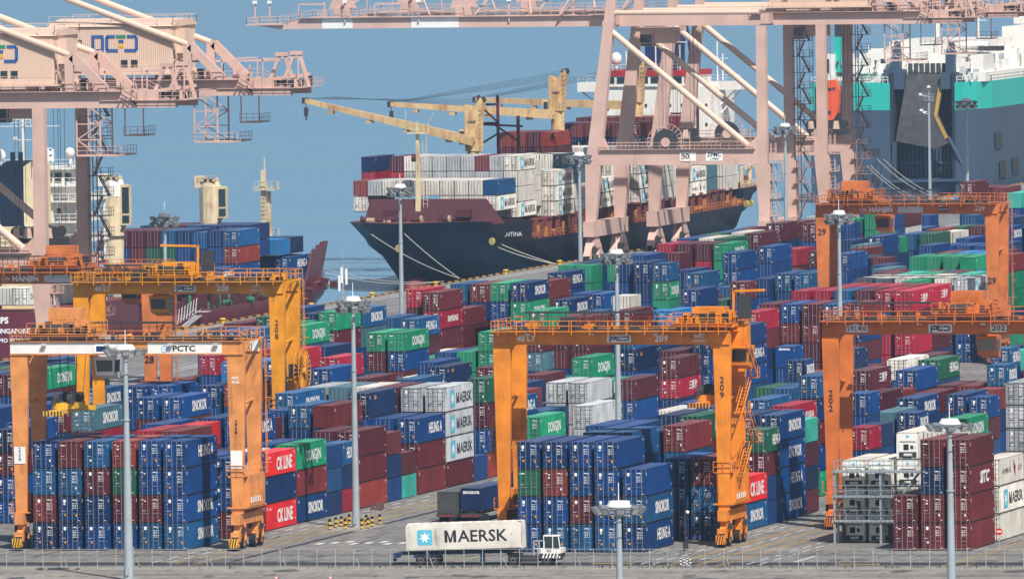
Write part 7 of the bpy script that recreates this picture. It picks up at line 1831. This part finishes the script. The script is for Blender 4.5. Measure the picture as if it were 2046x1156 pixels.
for k, it in enumerate(ALLI):
    vk = VARY.get(it['col'], it['col'] * 8)[int(it['x'] * 3.1 + it['y'] * 1.7 + it['z'] * 2.3) % 8]
    p = paint(vk); L, H = it['L'], it['H']
    if k in keep:
        rec = it.get('recessed')
        near = it['vis'] > 0
        o = with_mats(body_mesh(L, H, True, it['plain']), 'shipping_container', [p, M_CAST, M_GAPSHADE, skylit_roof_paint(vk)]); place(o, it)
        tag(o, describe(it), 'container', 'containers on the ships' if it.get('ship') else 'shipping containers stacked in the yard')
        vr = random.Random(int(it['x'] * 7 + it['y'] * 13 + it['tier'] * 5)); var = vr.choice([0, 1, 2, 3, 4, 5, 3, 4] if it['col'] != 'B' else [0, 0, 1, 2, 3, 4])
        if not it['plain'] and not it.get('reefer'):
            for sd_ in (-1, 1):
                d = with_mats(door_mesh(sd_, H, var), 'door', [p, M_RODD if it['col'] in 'WSY' else M_ROD, M_DEC, M_DECO, M_DKG], o); d.location = (0, -L / 2, 0)
        if it.get('reefer'): reefer_end(o, it)
        if it.get('endlogo') or it['tok'] == 'Bp': letters('SINOKOR', M_WHT, o, (0, -L / 2 - .004, H - .38), ROT_END, .34, bold=.05)
        if it['col'] == 'O' and it['tok'] == 'OT': letters('TEXTAINER'[:0] or 'CONTAINER', M_WHT, o, (CW / 2 + .003, -L / 2 + .55, H * .5), (math.pi / 2, math.pi / 2, math.pi / 2), .42, bold=.03)
        side_text(o, LOGO.get(it['tok'], ''), L, H)
    else:
        stuff.setdefault(vk, []).append(it)
m = MB(); mats_ = []; 
for ci, (c, lst) in enumerate(sorted(stuff.items())):
    mats_.append(paint(c))
    for it in lst:
        w = CW / 2; l = it['L'] / 2; H = it['H']
        if it['rz']: continue
        m.box(it['x'] - w, it['x'] + w, it['y'] - l, it['y'] + l, it['z'] + .09, it['z'] + H, ci); m.m[-5] = 1000 + ci
        if it['vis'] > 0:
            y = it['y'] - l; rk = 98 if c in 'WSYL' else 99
            for dx in (-.75, -.3, .3, .75): m.box(it['x'] + dx - .025, it['x'] + dx + .025, y - .05, y - .01, it['z'] + .1, it['z'] + H - .1, rk)
            if rk == 98:
                for dx in (-1.21, 1.21): m.box(it['x'] + dx - .05, it['x'] + dx + .05, y - .03, y - .005, it['z'] + .05, it['z'] + H - .03, 98)
                m.box(it['x'] - 1.2, it['x'] + 1.2, y - .03, y - .005, it['z'] + .05, it['z'] + .17, 98)
nm0 = len(mats_); m.m = [2 * nm0 if q == 99 else 2 * nm0 + 1 if q == 98 else nm0 + q - 1000 if q >= 1000 else q for q in m.m]
rm_ = [skylit_roof_paint(c) for c in sorted(stuff)]
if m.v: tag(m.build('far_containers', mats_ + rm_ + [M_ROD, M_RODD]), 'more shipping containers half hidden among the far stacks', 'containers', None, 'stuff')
# ------------------------------------------------------------------ air
hz = MB().box(-8200, 4200, -3200, 12200, -10, 100).build('haze', [])
vm = bpy.data.materials.new('haze_air'); vm.use_nodes = True; nt = vm.node_tree; nt.nodes.clear()
pv = nt.nodes.new('ShaderNodeVolumePrincipled'); pv.inputs['Color'].default_value = (0.50, 0.73, 1.0, 1); pv.inputs['Density'].default_value = 0.00006; pv.inputs['Anisotropy'].default_value = 0.2
ou = nt.nodes.new('ShaderNodeOutputMaterial'); nt.links.new(pv.outputs[0], ou.inputs['Volume']); hz.data.materials.append(vm)
tag(hz, 'thin blue summer haze over the port', 'haze', None, 'stuff')
